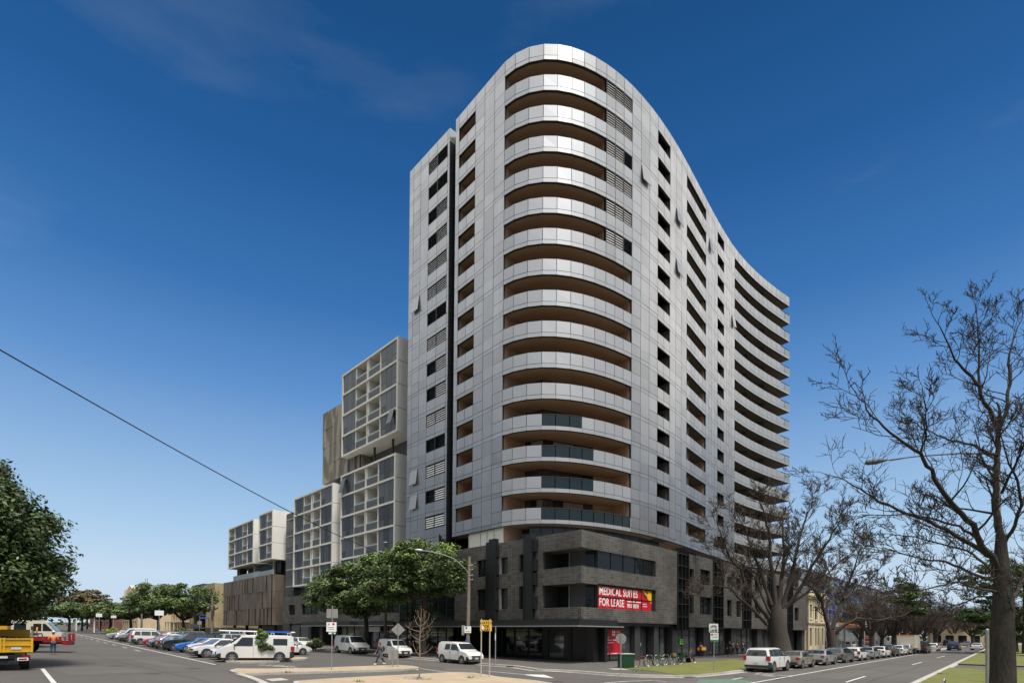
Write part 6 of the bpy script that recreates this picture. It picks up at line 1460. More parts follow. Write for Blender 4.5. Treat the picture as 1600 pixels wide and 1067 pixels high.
# yellow tipper seen from behind
def tipper():
    T = thing('tip_truck', 'yellow tipper truck seen from behind, loaded with branches, at the left edge', 'truck', (-28.3, 30.4, gz(-28.3)), rz=atan2(.73, -.68)); 
    mb = MB(); mb.box(-2.3, 1.6, -1.2, 1.2, .92, 1.0)
    for s in (1, -1): mb.box(-2.3, 1.6, s*1.2-.03, s*1.2+.03, 1.0, 1.66)
    mb.box(-2.34, -2.27, -1.17, 1.17, 1.0, 1.66); lpart('tray', mb, PAINT['yellow'], T)
    mb = MB()
    for y in (-1.17, -.07, .07, 1.17): mb.box(-2.40, -2.345, y-.045, y+.045, .95, 1.72)
    for z in (1.0, 1.33, 1.66): mb.box(-2.39, -2.346, -1.12, 1.12, z-.035, z+.035)
    lpart('tailgate_frame', mb, mat('paint_yellow_light', (.72, .42, .03), .35), T)
    mb = MB(); mb.box(1.62, 1.7, -1.2, 1.2, 1.0, 2.15); mb.box(1.2, 1.6, 1.16, 1.24, 1.66, 2.1); lpart('headboard', mb, PAINT['yellow'], T)
    mb = MB(); mb.box(-2.4, -2.395, .0+.45, .9, 1.42, 1.5); lpart('badge', mb, 'slate', T)
    mb = MB(); mb.box(-2.405, -2.395, -.75, -.35, 1.1, 1.22); lpart('sticker', mb, 'plate', T)
    mb = MB(); mb.box(-2.2, 3.0, -.5, .5, .5, .85); mb.box(-2.36, -2.2, -1.12, 1.12, .62, .8); mb.box(-2.3, -2.0, -.25, .25, .3, .55); lpart('chassis', mb, 'black_metal', T)
    for s in (1, -1):
        mb = MB(); mb.box(-2.42, -2.37, s*.82-.22, s*.82+.22, .5, .66); o = lpart('light_panel', mb, 'letter_white', T); mb = MB(); mb.box(-2.43, -2.42, s*.82-.16, s*.82+.16, .54, .62); lpart('marker', mb, 'lens_red', o)
        mb = MB(); mb.box(-2.40, -2.36, s*.95-.15, s*.95+.15, .7, .78); lpart('tail_light', mb, 'lens_red', T)
    mb = MB(); mb.box(-2.38, -2.36, -.22, .22, .64, .76); lpart('number_plate', mb, 'plate', T)
    for x in (-1.2, 2.6):
        for s in (1, -1): mb = MB(); mb.cyl((x, s*.75, .38), (x, s*1.1, .38), .38, 18); lpart('wheel', mb, 'tyre', T, 40)
    mb = MB(); mb.hexa([(1.8, -1.0, .6), (3.5, -1.0, .6), (3.5, 1.0, .6), (1.8, 1.0, .6), (1.85, -.95, 2.1), (3.1, -.9, 2.1), (3.1, .9, 2.1), (1.85, .95, 2.1)]); lpart('cab', mb, PAINT['white'], T)
    mb = MB(); mb.box(1.83-.01, 1.845, -.7, .7, 1.45, 1.95); lpart('rear_window', mb, 'car_glass', T)
    mb = MB(); mb.ball((2.4, .3, 2.22), .1, n=8); lpart('beacon', mb, 'amber_lamp', T)
    # load of cut branches is its own thing
    rng = random.Random(4); mb = MB()
    for i in range(260):
        x, y = rng.uniform(-2.1, 1.5), rng.uniform(-1.1, 1.1); z = 1.3+rng.random()*.42; a = Vector((rng.gauss(0, 1), rng.gauss(0, 1), rng.gauss(.2, .6))).normalized(); b_ = a.orthogonal().normalized(); s = rng.uniform(.1, .22); p = Vector((x, y, z)); mb.face([p-a*s, p+b_*s*.4, p+a*s, p-b_*s*.4])
    o = mb.build('branch_load', 'leaf_dark'); o.matrix_world = Matrix.Translation((-28.3, 30.4, gz(-28.3))) @ Matrix.Rotation(atan2(.73, -.68), 4, 'Z'); tag(o, 'pile of cut leafy branches in the yellow tipper', 'branches'); 
tipper()
# red and white truck
RWT = (-40.3, 46.5)
def redtruck():
    g0 = gz(RWT[0]); hd = Vector((.86, .51)); T = thing('work_truck', 'old white truck with red lower body and red bumper, facing right at the left', 'truck', (RWT[0], RWT[1], g0), rz=atan2(hd.y, hd.x)); 
    body = MB()      # side profile prism, x forward
    prof = [(-1.5, 1.35), (-1.5, 2.55), (-1.42, 2.68), (.55, 2.68), (.75, 2.58), (1.35, 1.75), (1.75, 1.65), (1.75, 1.35)]
    def ex(pr, y0, y1, mb, mi=0, ins=0):
        n = len(pr); mb.face([(x, y0, z) for x, z in pr][::-1], mi); mb.face([(x, y1, z) for x, z in pr], mi)
        for i in range(n): (a, b_), (c, d_) = pr[i], pr[(i+1) % n]; mb.face([(a, y0, b_), (c, y0, d_), (c, y1, d_), (a, y1, b_)], mi)
    ex(prof, -1.0, 1.0, body); o = lpart('cab', body, PAINT['cream'], T)
    mb = MB(); ex([(-1.5, 1.0), (-1.5, 1.345), (1.75, 1.345), (1.8, .85), (.6, .85), (.45, 1.0)], -1.01, 1.01, mb); lpart('lower_body', mb, PAINT['maroon'], T)
    for s in (1, -1):
        for poly in ([(-1.35, 1.85), (-.55, 1.85), (-.55, 2.45), (-1.3, 2.45)], [(-.1, 1.8), (.42, 1.8), (.42, 2.42), (-.1, 2.42)], [(.5, 1.8), (1.18, 1.8), (.68, 2.42), (.5, 2.42)]):
            mb = MB(); mb.face([(x, s*1.006, z) for x, z in poly]); lpart('side_window', mb, 'car_glass', T)
    mb = MB(); mb.face([(1.36, -.85, 1.8), (1.36, .85, 1.8), (.80, .8, 2.55), (.80, -.8, 2.55)]); lpart('windscreen', mb, 'car_glass', T)
    mb = MB(); mb.box(1.82, 2.35, -1.05, 1.05, .62, 1.0); mb.box(2.2, 2.4, -1.05, -.75, 1.0, 1.6); mb.box(2.2, 2.4, .75, 1.05, 1.0, 1.6); lpart('bumper', mb, PAINT['maroon'], T)
    mb = MB(); mb.box(-6.0, 2.0, -.5, .5, .7, .98); lpart('chassis', mb, 'black_metal', T)
    mb = MB(); mb.box(-6, -1.7, -1.15, 1.15, 1.1, 2.2); lpart('tray', mb, PAINT['yellow'], T)
    for x in (-.55, -4.6):
        for s in (1, -1):
            mb = MB(); mb.cyl((x, s*.7, .52), (x, s*1.03, .52), .52, 20); w_ = lpart('wheel', mb, 'tyre', T, 40); mb = MB(); mb.cyl((x, s*1.02, .52), (x, s*1.045, .52), .26, 14); mb.cyl((x, s*1.045, .52), (x, s*1.1, .52), .1, 10); lpart('rim', mb, 'plastic', w_)
    mb = MB(); mb.box(-.9, .3, -1.012, -1.004, 1.42, 1.62); 
    me = text_mesh('Lee', .34, .004, 1.1); me.materials.clear(); me.materials.append(MATS['letter_black']); me.transform(Matrix.Translation((-.3, -1.012, 1.45)) @ Matrix.Rotation(pi/2, 4, 'X')); o = D.objects.new('lettering', me); COL.objects.link(o); o.parent = T; o['_o'] = (0., 0., 0.)
    mb = MB(); mb.box(-.2, 0, -1.3, -1.1, 1.9, 2.2); lpart('mirror', mb, 'plastic', T)
    for x in (-.3, .3): mb = MB(); mb.ball((x, 0, 2.72), .07, n=8); lpart('roof_lamp', mb, 'lens_red', T)
    return T
redtruck()

# ------------------------------------------------------------------ PEOPLE
def skin_mesh(name, V_, E_, mt, parent, lv=1):
    me = D.meshes.new(name); me.from_pydata([v[:3] for v in V_], E_, []); o = D.objects.new(name, me); COL.objects.link(o); o.parent = parent; o['_o'] = (0., 0., 0.)
    md = o.modifiers.new('skin', 'SKIN'); md.use_smooth_shade = True
    for i, v in enumerate(V_): me.skin_vertices[0].data[i].radius = (v[3], v[4] if len(v) > 4 else v[3])
    me.skin_vertices[0].data[0].use_root = True
    sb = o.modifiers.new('sub', 'SUBSURF'); sb.levels = lv; sb.render_levels = lv
    me.materials.append(MATS[mt]); return o
def person(x, y, z, face, label, top, legs_, shoes='charcoal', hair='letter_black', h=1.72, stride=.0, pose='walk', longcoat=None, arms=None, hairlong=False, group=None, hat=None):
    T = thing('person', label, 'person', (x, y, z), group, rz=face); k = h/1.72; T.scale = (k, k, k)
    # local: faces +x
    if pose == 'sit': hip = (0, 0, .5); knees = [(.42, .1, .5), (.42, -.1, .5)]; ank = [(.42, .12, .08), (.46, -.12, .08)]; lean = .12
    elif pose == 'crouch': hip = (0, 0, .42); knees = [(.38, .12, .48), (.3, -.12, .25)]; ank = [(.15, .13, .08), (-.15, -.13, .12)]; lean = .32
    else: hip = (0, 0, .93); knees = [(stride*.32+.04, .1, .50), (-stride*.22+.02, -.1, .50)]; ank = [(stride*.55, .1, .08), (-stride*.6, -.1, .10 if stride else .08)]; lean = .04 if stride else 0
    hx, hy, hz = hip; ch = (hx+lean*.8, 0, hz+.36); nk = (hx+lean, 0, hz+.52); hd = (hx+lean+.03, 0, hz+.70)
    sh = [(ch[0], .17, hz+.46), (ch[0], -.17, hz+.46)]
    if arms: el = arms[0]; wr = arms[1]; el = [(hx+a, b, hz+c) for a, b, c in el]; wr = [(hx+a, b, hz+c) for a, b, c in wr]
    else: el = [(ch[0]-stride*.16-.02, .23, hz+.20), (ch[0]+stride*.16, -.23, hz+.20)]; wr = [(ch[0]-stride*.22+.08, .24, hz-.04), (ch[0]+stride*.28+.08, -.24, hz-.02)]
    V = [(hx, hy, hz, .13, .10), (hx+lean*.3, 0, hz+.18, .125, .095), (*ch, .15, .10), (*nk, .055), (hd[0], 0, hd[2]-.04, .07, .08), (hd[0], 0, hd[2]+.05, .078, .09), (hd[0]-.005, 0, hd[2]+.11, .045)]
    E = [(0, 1), (1, 2), (2, 3), (3, 4), (4, 5), (5, 6)]
    for s in (0, 1):
        sg = 1 if s == 0 else -1; i = len(V); V += [(hx, sg*.09, hz-.06, .085), (*knees[s], .055), (*ank[s], .038), (ank[s][0]+.13, ank[s][1]+sg*.01, ank[s][2]-.045, .032)]; E += [(0, i), (i, i+1), (i+1, i+2), (i+2, i+3)]
        i = len(V); w_ = Vector(wr[s]); d_ = (w_-Vector(el[s])).normalized(); hn = w_+d_*.06
        V += [(*sh[s], .06), (*el[s], .04), (*w_, .026), (*hn, .03, .018)]; E += [(2, i), (i, i+1), (i+1, i+2), (i+2, i+3)]; pj = i+3
        sd = d_.cross(Vector((1, 0, 0))).normalized() if abs(d_.x) < .9 else Vector((0, 0, 1)); cu_ = d_.cross(sd)
        for f_, (off_, ln2) in enumerate(((-.027, .06), (-.009, .07), (.009, .066), (.027, .052))):
            j = len(V); a = hn+sd*off_+d_*.03; b_ = a+d_*ln2*.5+cu_*.006; c_ = b_+d_*ln2*.35+cu_*.018; V += [(*a, .0085), (*b_, .008), (*c_, .007)]; E += [(pj, j), (j, j+1), (j+1, j+2)]
        j = len(V); a = w_+d_*.03+sd*-.035; b_ = a+d_*.035-sd*.015; V += [(*a, .010), (*b_, .008)]; E += [(i+2, j), (j, j+1)]
    skin_mesh('body', V, E, 'skin', T)
    # clothes follow the body
    TV_ = [(hx, 0, hz-.02, .15, .12), (hx+lean*.3, 0, hz+.18, .145, .115), (*ch, .17, .12), (nk[0], 0, nk[2]-.02, .07)]; TE = [(0, 1), (1, 2), (2, 3)]
    for s in (0, 1): i = len(TV_); w_ = Vector(el[s]).lerp(Vector(wr[s]), .92); TV_ += [(*sh[s], .08), (*el[s], .057), (*w_, .04)]; TE += [(2, i), (i, i+1), (i+1, i+2)]
    skin_mesh('jacket', TV_, TE, top, T)
    LV_ = [(hx, 0, hz+.02, .14, .11)]; LE = []
    for s in (0, 1): sg = 1 if s == 0 else -1; i = len(LV_); a = Vector(ank[s])+Vector((0, 0, .04)); LV_ += [(hx, sg*.09, hz-.06, .10), (*knees[s], .07), (*a, .055)]; LE += [(0, i), (i, i+1), (i+1, i+2)]
    skin_mesh('trousers', LV_, LE, legs_, T)
    if longcoat: mb = MB(); mb.tube([(hx, 0, hz+.2), (hx, 0, hz-.1), (hx-.02, 0, hz-longcoat)], [.15, .19, .24], 14); lpart('coat_skirt', mb, top, T, 60)
    for s in (0, 1): mb = MB(); a = ank[s]; mb.ball((a[0]+.06, a[1], a[2]-.04), .135, .05, .045, 10, 6); lpart('shoe', mb, shoes, T, 60)
    mb = MB(); mb.ball((hd[0]-.025, 0, hd[2]+.055), .105, .095, .10, 12, 8)
    if hairlong: mb.ball((hd[0]-.07, 0, hd[2]-.07), .06, .09, .14, 10, 6)
    lpart('hair', mb, hair, T, 60)
    if hat: mb = MB(); mb.ball((hd[0]-.01, 0, hd[2]+.09), .115, .105, .085, 12, 6); mb.cyl((hd[0]+.03, 0, hd[2]+.075), (hd[0]+.03, 0, hd[2]+.09), .13, 14); lpart('cap', mb, hat, T, 60)
    mb = MB(); mb.ball((hd[0]+.098, 0, hd[2]), .018, .014, .025, 6, 4); lpart('nose', mb, 'skin', T, 60)
    for s in (1, -1):
        mb = MB(); mb.ball((hd[0]+.082, s*.032, hd[2]+.02), .010, .014, .008, 6, 4); lpart('eye', mb, 'letter_black', T); mb = MB(); mb.ball((hd[0]+.0, s*.085, hd[2]), .02, .012, .032, 6, 4); lpart('ear', mb, 'skin', T, 60)
    mb = MB(); mb.ball((hd[0]+.085, 0, hd[2]-.05), .008, .025, .006, 6, 4); lpart('mouth', mb, 'sign_red', T)
    return T, Vector((hx, 0, hz))
mat('cloth_orange', (.72, .26, .07), .9); mat('cloth_jeans', (.03, .06, .12), .95); mat('cloth_black', (.018, .018, .02), .9); mat('cloth_grey', (.09, .10, .11), .95); mat('cloth_lime', (.45, .75, .03), .8); mat('cloth_navy', (.02, .04, .10), .9); mat('cloth_blue', (.10, .22, .42), .9); mat('cloth_olive', (.07, .08, .05), .9)
mat('hair_brown', (.08, .04, .02), .8); mat('hair_red', (.16, .05, .02), .8); mat('hair_grey', (.3, .28, .26), .8); mat('bag_yellow', (.75, .40, .03), .7); mat('bag_orange', (.6, .12, .02), .7)
a_ = (-36.6, 43.7)
person(a_[0], a_[1], gz(a_[0]), atan2(.75, -.66), 'person in an orange work shirt and jeans standing beside the red and white truck', 'cloth_orange', 'cloth_jeans', hat='letter_white', h=1.82, arms=([(.0, .30, .25), (.0, -.30, .25)], [(.12, .22, .08), (.12, -.22, .08)]), shoes='timber_stake')
hd_ = Vector((.86, .51)); sd_ = Vector((.51, -.86))
q = Vector(RWT)+hd_*.05+sd_*.86
person(q.x, q.y, gz(q.x)+1.12, atan2(.51, .86), 'person in an orange vest at the side window of the red and white truck', 'cloth_orange', 'cloth_navy', pose='sit', h=1.7)
q = G(594, 1037.4); person(q[0], q[1], gz(q[0]), atan2(-.72, -.9), 'person in a long grey coat with a dark backpack crossing the road', 'cloth_grey', 'cloth_black', shoes='letter_white', hair='hair_red', hairlong=True, stride=.75, longcoat=.42, h=1.68)
BP = MB(); rot = Matrix.Rotation(atan2(-.72, -.9), 4, 'Z'); c_ = Vector((q[0], q[1], gz(q[0])))+rot@Vector((-.24, .02, 1.2)); BP.ball((c_.x, c_.y, c_.z), .13, .15, .22, 10, 6); tag(BP.build('backpack', 'cloth_black', smooth=60), 'dark backpack on the person in the long grey coat', 'backpack')
q = G(1095, 1027, .13); person(q[0], q[1], .13, atan2(.9, -.2), 'person in a navy coat carrying a yellow bag and an orange bag on the footpath', 'cloth_navy', 'cloth_black', hair='hair_brown', hairlong=True, stride=.4, longcoat=.32, shoes='timber_stake', h=1.7)
mb = MB(); mb.box(q[0]-.05, q[0]+.45, q[1]-.42, q[1]-.22, .98, 1.33); mb.tube([(q[0]+.05, q[1]-.3, 1.33), (q[0]+.1, q[1]-.25, 1.55), (q[0]+.3, q[1]-.3, 1.33)], .015, 4); tag(mb.build('shoulder_bag', 'bag_yellow'), 'big yellow bag carried by the person in the navy coat', 'bag')
mb = MB(); mb.box(q[0]-.48, q[0]-.25, q[1]-.3, q[1]-.15, .98, 1.25); mb.tube([(q[0]-.45, q[1]-.22, 1.25), (q[0]-.36, q[1]-.22, 1.4), (q[0]-.28, q[1]-.22, 1.25)], .012, 4); tag(mb.build('small_bag', 'bag_orange'), 'small orange bag carried by the person in the navy coat', 'bag')
for px_, py_, lab, t_, l_, st in ((1140.5, 1023.5, 'person in black clothes striding along the shops, left of two companions', 'cloth_black', 'cloth_black', .8), (1145, 1022.8, 'person in a light blue top walking just behind the one in black', 'cloth_blue', 'cloth_black', .5), (1152, 1023.2, 'person in an olive jacket walking along the shops', 'cloth_olive', 'cloth_black', .4), (1161, 1022.5, 'person in a dark navy jacket, rightmost of the walkers by the shops', 'cloth_navy', 'cloth_navy', .4)):
    q = G(px_, py_, .13); person(q[0], q[1], .13, atan2(-.7, -.7) if st > .6 else atan2(.7, .7), lab, t_, l_, stride=st, hair='hair_brown', h=1.75, group='people walking by the shops')
q = G(402, 1031); qz = gz(q[0]); person(q[0]+.25, q[1]+.55, qz, atan2(.6, .8), 'crouching person in a lime safety vest at the open side door of the ladder van', 'cloth_lime', 'cloth_navy', pose='crouch', hat='cloth_navy')
mb = MB(); c_ = G(393, 1032); mb.cyl((c_[0], c_[1]+.1, qz+.15), (c_[0], c_[1]+.1, qz+.46), .14, 12, 0, .17); mb.tube([(c_[0]-.17, c_[1]+.1, qz+.46), (c_[0], c_[1]+.05, qz+.6), (c_[0]+.17, c_[1]+.1, qz+.46)], .01, 4); mb.cyl((c_[0], c_[1]+.1, qz+.25), (c_[0], c_[1]+.1, qz+.36), .166, 12, 1); tag(mb.build('bucket', ['letter_white', 'sign_red']), 'white bucket with a red band beside the crouching person', 'bucket')
# person by the café window, partly behind parked van
q = G(590, 1020); person(q[0], q[1]+3.0, gz(q[0])+.13, atan2(-.8, -.5), 'person standing in the shade behind the small panel van', 'cloth_olive', 'cloth_black', hair='hair_red', h=1.7)

# ------------------------------------------------------------------ STREET FURNITURE
def post(mb, x, y, z0, z1, r_=.03, mi=0): mb.tube([(x, y, z0), (x, y, z1)], r_, 8, mi)
def facecam(x, y): d = Vector((-x, -y)).normalized(); return d      # towards the viewer's side of the street
def plate(mb, fr, u0, u1, z0, z1, n0=.035, t=.012, mi=0): fr.box(mb, u0, u1, n0, n0+t, z0, z1, mi)
def sign(name, label, px_, py_, h, boards, r_=.03, dz=0, yaw=0, mt='galv', cat='sign', post2=None):
    """boards: (u0,u1,z0,z1,material)"""
    x, y = G(px_, py_, dz); g0 = gz(x)+dz; d = facecam(x, y); d = Vector((d.x*cos(yaw)-d.y*sin(yaw), d.x*sin(yaw)+d.y*cos(yaw))); fr = Fr((x, y), (-d.y, d.x)); fr.n = d
    T = thing(name, label, cat, (x, y, g0)); mb = MB(); post(mb, x, y, g0-.05, g0+h, r_)
    if post2: q = fr.xy(post2, 0); post(mb, q[0], q[1], g0-.05, g0+h, r_)
    mb.build('post', mt, T)
    objs = []
    for bd in boards:
        u0, u1, z0, z1, m2 = bd[:5]; n0 = bd[5] if len(bd) > 5 else r_+.005
        mb = MB(); fr.box(mb, u0, u1, n0, n0+.012, g0+z0, g0+z1); objs.append(mb.build('sign_board', m2, T))
    return T, fr, g0, objs
def lett(s, size, fr, u, z, n, mt, par, **kw): put_text(s, size, fr.P(u, n, z), fr.d, mt, par, **kw)
S = .0415
T, fr, g0, ob = sign('street_sign', 'grey pole with a blank sign above a white parking sign, on the gravel island', 518, 1046, 3.95, [(-.33, .33, 3.2, 3.75, 'sign_back', -.06), (-.33, .26, 2.35, 2.93, 'letter_white'), (-.2, .2, 2.2, 2.31, 'letter_white')], dz=.14)
lett('2P', .13, fr, -.26, g0+2.76, .056, 'sign_green', ob[1]); mb = MB(); fr.box(mb, -.26, .1, .05, .056, g0+2.6, g0+2.62); fr.box(mb, -.2, .12, .05, .056, g0+2.5, g0+2.52); mb.build('text_line', 'slate', ob[1]); mb = MB(); c0 = fr.P(.08, .05, g0+2.82); c1 = fr.P(.08, .056, g0+2.82); mb.cyl(c0, c1, .07, 12); mb.build('clearway_mark', 'sign_red', ob[1]); mb = MB(); fr.box(mb, -.02, .12, .05, .056, g0+2.21, g0+2.3); mb.build('arrow', 'sign_green', ob[2])
x, y = G(621.5, 1041, .14); g0 = gz(x)+.14; d = facecam(x, y); fr = Fr((x, y), (-d.y, d.x)); fr.n = d
T = thing('warning_sign', 'grey diamond sign seen from behind on the tip of the gravel island', 'sign', (x, y, g0)); mb = MB(); post(mb, x, y, g0-.05, g0+3.05, .035); mb.build('post', 'galv', T)
mb = MB(); P_ = [(0, 2.1), (.47, 2.58), (0, 3.05), (-.47, 2.58)]; mb.face([fr.P(u, -.04, g0+z) for u, z in P_]); mb.face([fr.P(u, -.055, g0+z) for u, z in P_][::-1]); 
for i in range(4): (a, b), (c, d_) = P_[i], P_[(i+1) % 4]; mb.face([fr.P(a, -.04, g0+b), fr.P(c, -.04, g0+d_), fr.P(c, -.055, g0+d_), fr.P(a, -.055, g0+b)])
mb.build('sign_board', 'sign_back', T)
sign('small_sign', 'small square sign seen from behind, beside the diamond sign', 613.5, 1041, 1.15, [(-.31, .31, .5, 1.15, 'sign_back', -.05)], dz=.14)
T, fr, g0, ob = sign('crossing_sign', 'yellow WATCH FOR CARS sign on two pale posts', 751.5, 1056.5, 3.32, [(-.07, .60, 2.62, 3.25, 'sign_yellow', -.0)], dz=.14, r_=.035, post2=.49, mt='concrete')
for o in [c for c in T.children if c.name.startswith('sign_board')]: pass
mbb = MB(); fr.box(mbb, -.06, .59, .0125, .0135, 2.63+g0, 3.24+g0); 
for i, (s_, u_) in enumerate((('WATCH', .265), ('FOR', .265), ('CARS', .265))): lett(s_, .215, fr, u_, g0+3.03-i*.2, .016, 'letter_black', ob[0], bold=.009, align='CENTER', squash=.84, spacing=1.1)
mb = MB(); fr.box(mb, .03, .13, .022, .025, g0+2.73, g0+2.92); mb.build('sticker', 'letter_white', ob[0])
sign('parking_sign', 'slim pale pole with a sign turned edge-on, on the footpath near the nearest white van', 774, 1037.5, 3.05, [(-.05, .01, 1.95, 2.5, 'letter_white')], dz=.13, r_=.04, yaw=0)
x, y = G(970, 1052.5, .13); d = facecam(x, y); fr = Fr((x, y), (-d.y, d.x)); fr.n = d
T = thing('stop_sign', 'grey octagonal sign seen from behind on a pole at the street corner', 'sign', (x, y, .13)); mb = MB(); post(mb, x, y, .1, 2.78, .035); mb.build('post', 'galv', T)
mb = MB(); P_ = [(.36*cos(pi/8+i*pi/4), 2.42+.36*sin(pi/8+i*pi/4)) for i in range(8)]; mb.face([fr.P(u, -.04, z) for u, z in P_]); mb.face([fr.P(u, -.055, z) for u, z in P_][::-1])
for i in range(8): (a, b), (c, d_) = P_[i], P_[(i+1) % 8]; mb.face([fr.P(a, -.04, b), fr.P(c, -.04, d_), fr.P(c, -.055, d_), fr.P(a, -.055, b)])
mb.build('sign_board', 'sign_back', T)
T, fr, g0, ob = sign('bicycle_lane_sign', 'white bicycle LANE sign over a small parking sign on the lawn', 1115.5, 1048, 3.45, [(-.33, .28, 2.75, 3.35, 'letter_white'), (-.24, .30, 2.22, 2.7, 'letter_white'), (-.24, .3, 2.1, 2.2, 'sign_green')], dz=.15)
lett('LANE', .24, fr, -.03, g0+2.8, .052, 'letter_black', ob[0], bold=.008, align='CENTER', squash=.85); mb = MB(); 
for u in (-.16, .12): mb.torus(fr.P(u, .052, g0+3.12), (fr.n.x, fr.n.y, 0), .075, .012, 14, 4)
mb.tube([fr.P(-.16, .055, g0+3.12), fr.P(-.08, .055, g0+3.24), fr.P(.07, .055, g0+3.24), fr.P(.12, .055, g0+3.12)], .012, 4); mb.tube([fr.P(-.08, .055, g0+3.24), fr.P(0, .055, g0+3.12), fr.P(.07, .055, g0+3.24)], .012, 4); mb.build('bicycle_symbol', 'letter_black', ob[0])
mb = MB(); c0 = fr.P(-.13, .05, g0+2.58); c1 = fr.P(-.13, .056, g0+2.58); mb.cyl(c0, c1, .07, 12); mb.build('red_mark', 'sign_red', ob[1]); mb = MB(); fr.box(mb, .0, .22, .05, .056, g0+2.56, g0+2.6); fr.box(mb, -.1, .22, .05, .056, g0+2.4, g0+2.43); mb.build('text_line', 'sign_green', ob[1])
for nm, px_, py_, h, bd, lab in (('street_sign', 248, 1006, 4.6, (-.5, .5, 3.75, 4.4), 'pale blank sign on a thin pole among the angled cars'), ('street_sign', 155, 992, 4.6, (-.6, .4, 3.7, 4.4), 'small pale sign above the far black four-wheel drive'), ('street_sign', 177, 992, 4.2, (-.45, .45, 3.6, 4.1), 'small white sign over the yellow-green bush'), ('street_sign', 109, 985, 3.9, (-.4, .4, 3.2, 3.8), 'tiny pale sign, right one of the pair at the far left'), ('street_sign', 102, 985, 3.9, (-.4, .4, 3.2, 3.8), 'tiny pale sign, left one of the pair at the far left')):
    sign(nm, lab, px_, py_, h, [(*bd, 'letter_white')], r_=.05)
x, y, z = AT(312, 975, 95); mb = MB(); T = thing('street_sign', 'round grey sign under a blue street name plate, left of the brown slatted building', 'sign', (x, y, gz(x))); post(mb, x, y, gz(x), gz(x)+4.2, .04); mb.build('post', 'galv', T); mb = MB(); mb.cyl((x, y-.06, gz(x)+3.0), (x, y-.03, gz(x)+3.0), .4, 16); mb.build('round_board', 'sign_back', T); mb = MB(); mb.box(x+.1, x+1.6, y-.03, y, gz(x)+3.75, gz(x)+3.95); mb.build('name_plate', 'sign_blue', T)
# wooden lamp pole
x, y = -4.7, 57.3
YL_ = 49.5
x, y = (AT(731, 1000, YL_).x, YL_); T = thing('lamp_pole', 'wooden utility pole with a long curved lamp arm, in front of the podium', 'street lamp', (x, y, .25)); mb = MB(); mb.tube([(x, y, .1), (x+.03, y, 5), (x+.07, y, AT(733, 869, YL_).z)], [.18, .155, .125], 12); mb.build('pole', 'timber_pole', T, smooth=60)
mb = MB(); pp = [AT(732, 896, 49.4), AT(727, 888, 49.3), AT(710, 873, 49.0), AT(690, 865, 48.6), AT(670, 861, 48.2), AT(662, 860, 48)]; mb.tube(pp, [.045, .045, .04, .035, .03, .03], 6); mb.build('lamp_arm', 'galv', T, smooth=60); mb = MB(); a, b = AT(662, 860, 48), AT(648, 858.5, 47.8); mb.tube([a, a.lerp(b, .3), a.lerp(b, .7), b], [.05, .13, .12, .05], 8); mb.build('lamp_head', 'steel', T, smooth=60)
mb = MB()
for z in (7.5, 7.9, 8.4, 8.8):
    mb.tube([(x, y-.1, z), (x+.35, y-.15, z)], .025, 5); mb.ball((x+.38, y-.15, z+.03), .06, n=6, k=4)
mb.build('insulators', 'galv', T); mb = MB(); mb.box(x-.30, x+.30, y-.22, y-.2, 2.7, 3.3); o = mb.build('parking_sign', 'letter_white', T); mb = MB(); mb.box(x-.2, x-.05, y-.226, y-.221, 3.04, 3.25); mb.build('letter_mark', 'sign_green', o); mb = MB(); mb.box(x-.2, x+.2, y-.226, y-.221, 2.82, 2.86); mb.build('text_line', 'slate', o)
mb = MB(); mb.box(x-.55, x-.3, y-.1, y-.08, 2.5, 3.4); mb.build('side_board', 'sign_back', T); mb = MB(); mb.box(x-.2, x+.02, y-.21, y-.19, 1.7, 2.1); mb.build('notice', 'sign_blue', T)
# far poles on the left street
for px_, Y_, ztop, lab, lamp in ((331, 98, 930, 'weathered wooden power pole with transformer gear, beside the cream block', 0), (221, 118, 941, 'wooden pole with a lamp arm to the left, among the far parked cars', 1), (119, 150, 960, 'white pole in front of the distant brick building, left one', 2), (147, 140, 948, 'white pole with a lamp arm over the far white van', 1)):
    q = AT(px_, 985, Y_); zt_ = AT(px_, ztop, Y_).z; g0 = gz(q.x); T = thing('utility_pole', lab, 'pole', (q.x, Y_, g0)); mb = MB(); mb.tube([(q.x, Y_, g0), (q.x, Y_, zt_)], [.22, .15] if lamp < 2 and px_ != 147 else [.16, .12], 8); mb.build('pole', 'timber_pole' if px_ in (331, 221) else 'white_paint', T, smooth=60)
    if px_ == 331:
        mb = MB(); mb.box(q.x-.9, q.x+1.0, Y_-.1, Y_, zt_-2.4, zt_-2.25); mb.torus((q.x+.8, Y_, zt_-2.1), (0, 1, 0), .35, .03, 12, 4); mb.torus((q.x-.5, Y_, zt_-1.3), (0, 1, 0), .35, .03, 12, 4); mb.cyl((q.x+.3, Y_-.3, zt_-3.6), (q.x+.3, Y_-.3, zt_-2.6), .25, 8); mb.build('transformer', 'charcoal', T)
    if lamp == 1: mb = MB(); mb.tube([(q.x, Y_, zt_-1), (q.x-1.2, Y_, zt_+.2), (q.x-3.2, Y_, zt_+.6)], .05, 5); mb.ball((q.x-3.4, Y_, zt_+.6), .35, .12, .1, 8, 5); mb.build('lamp_arm', 'galv', T)
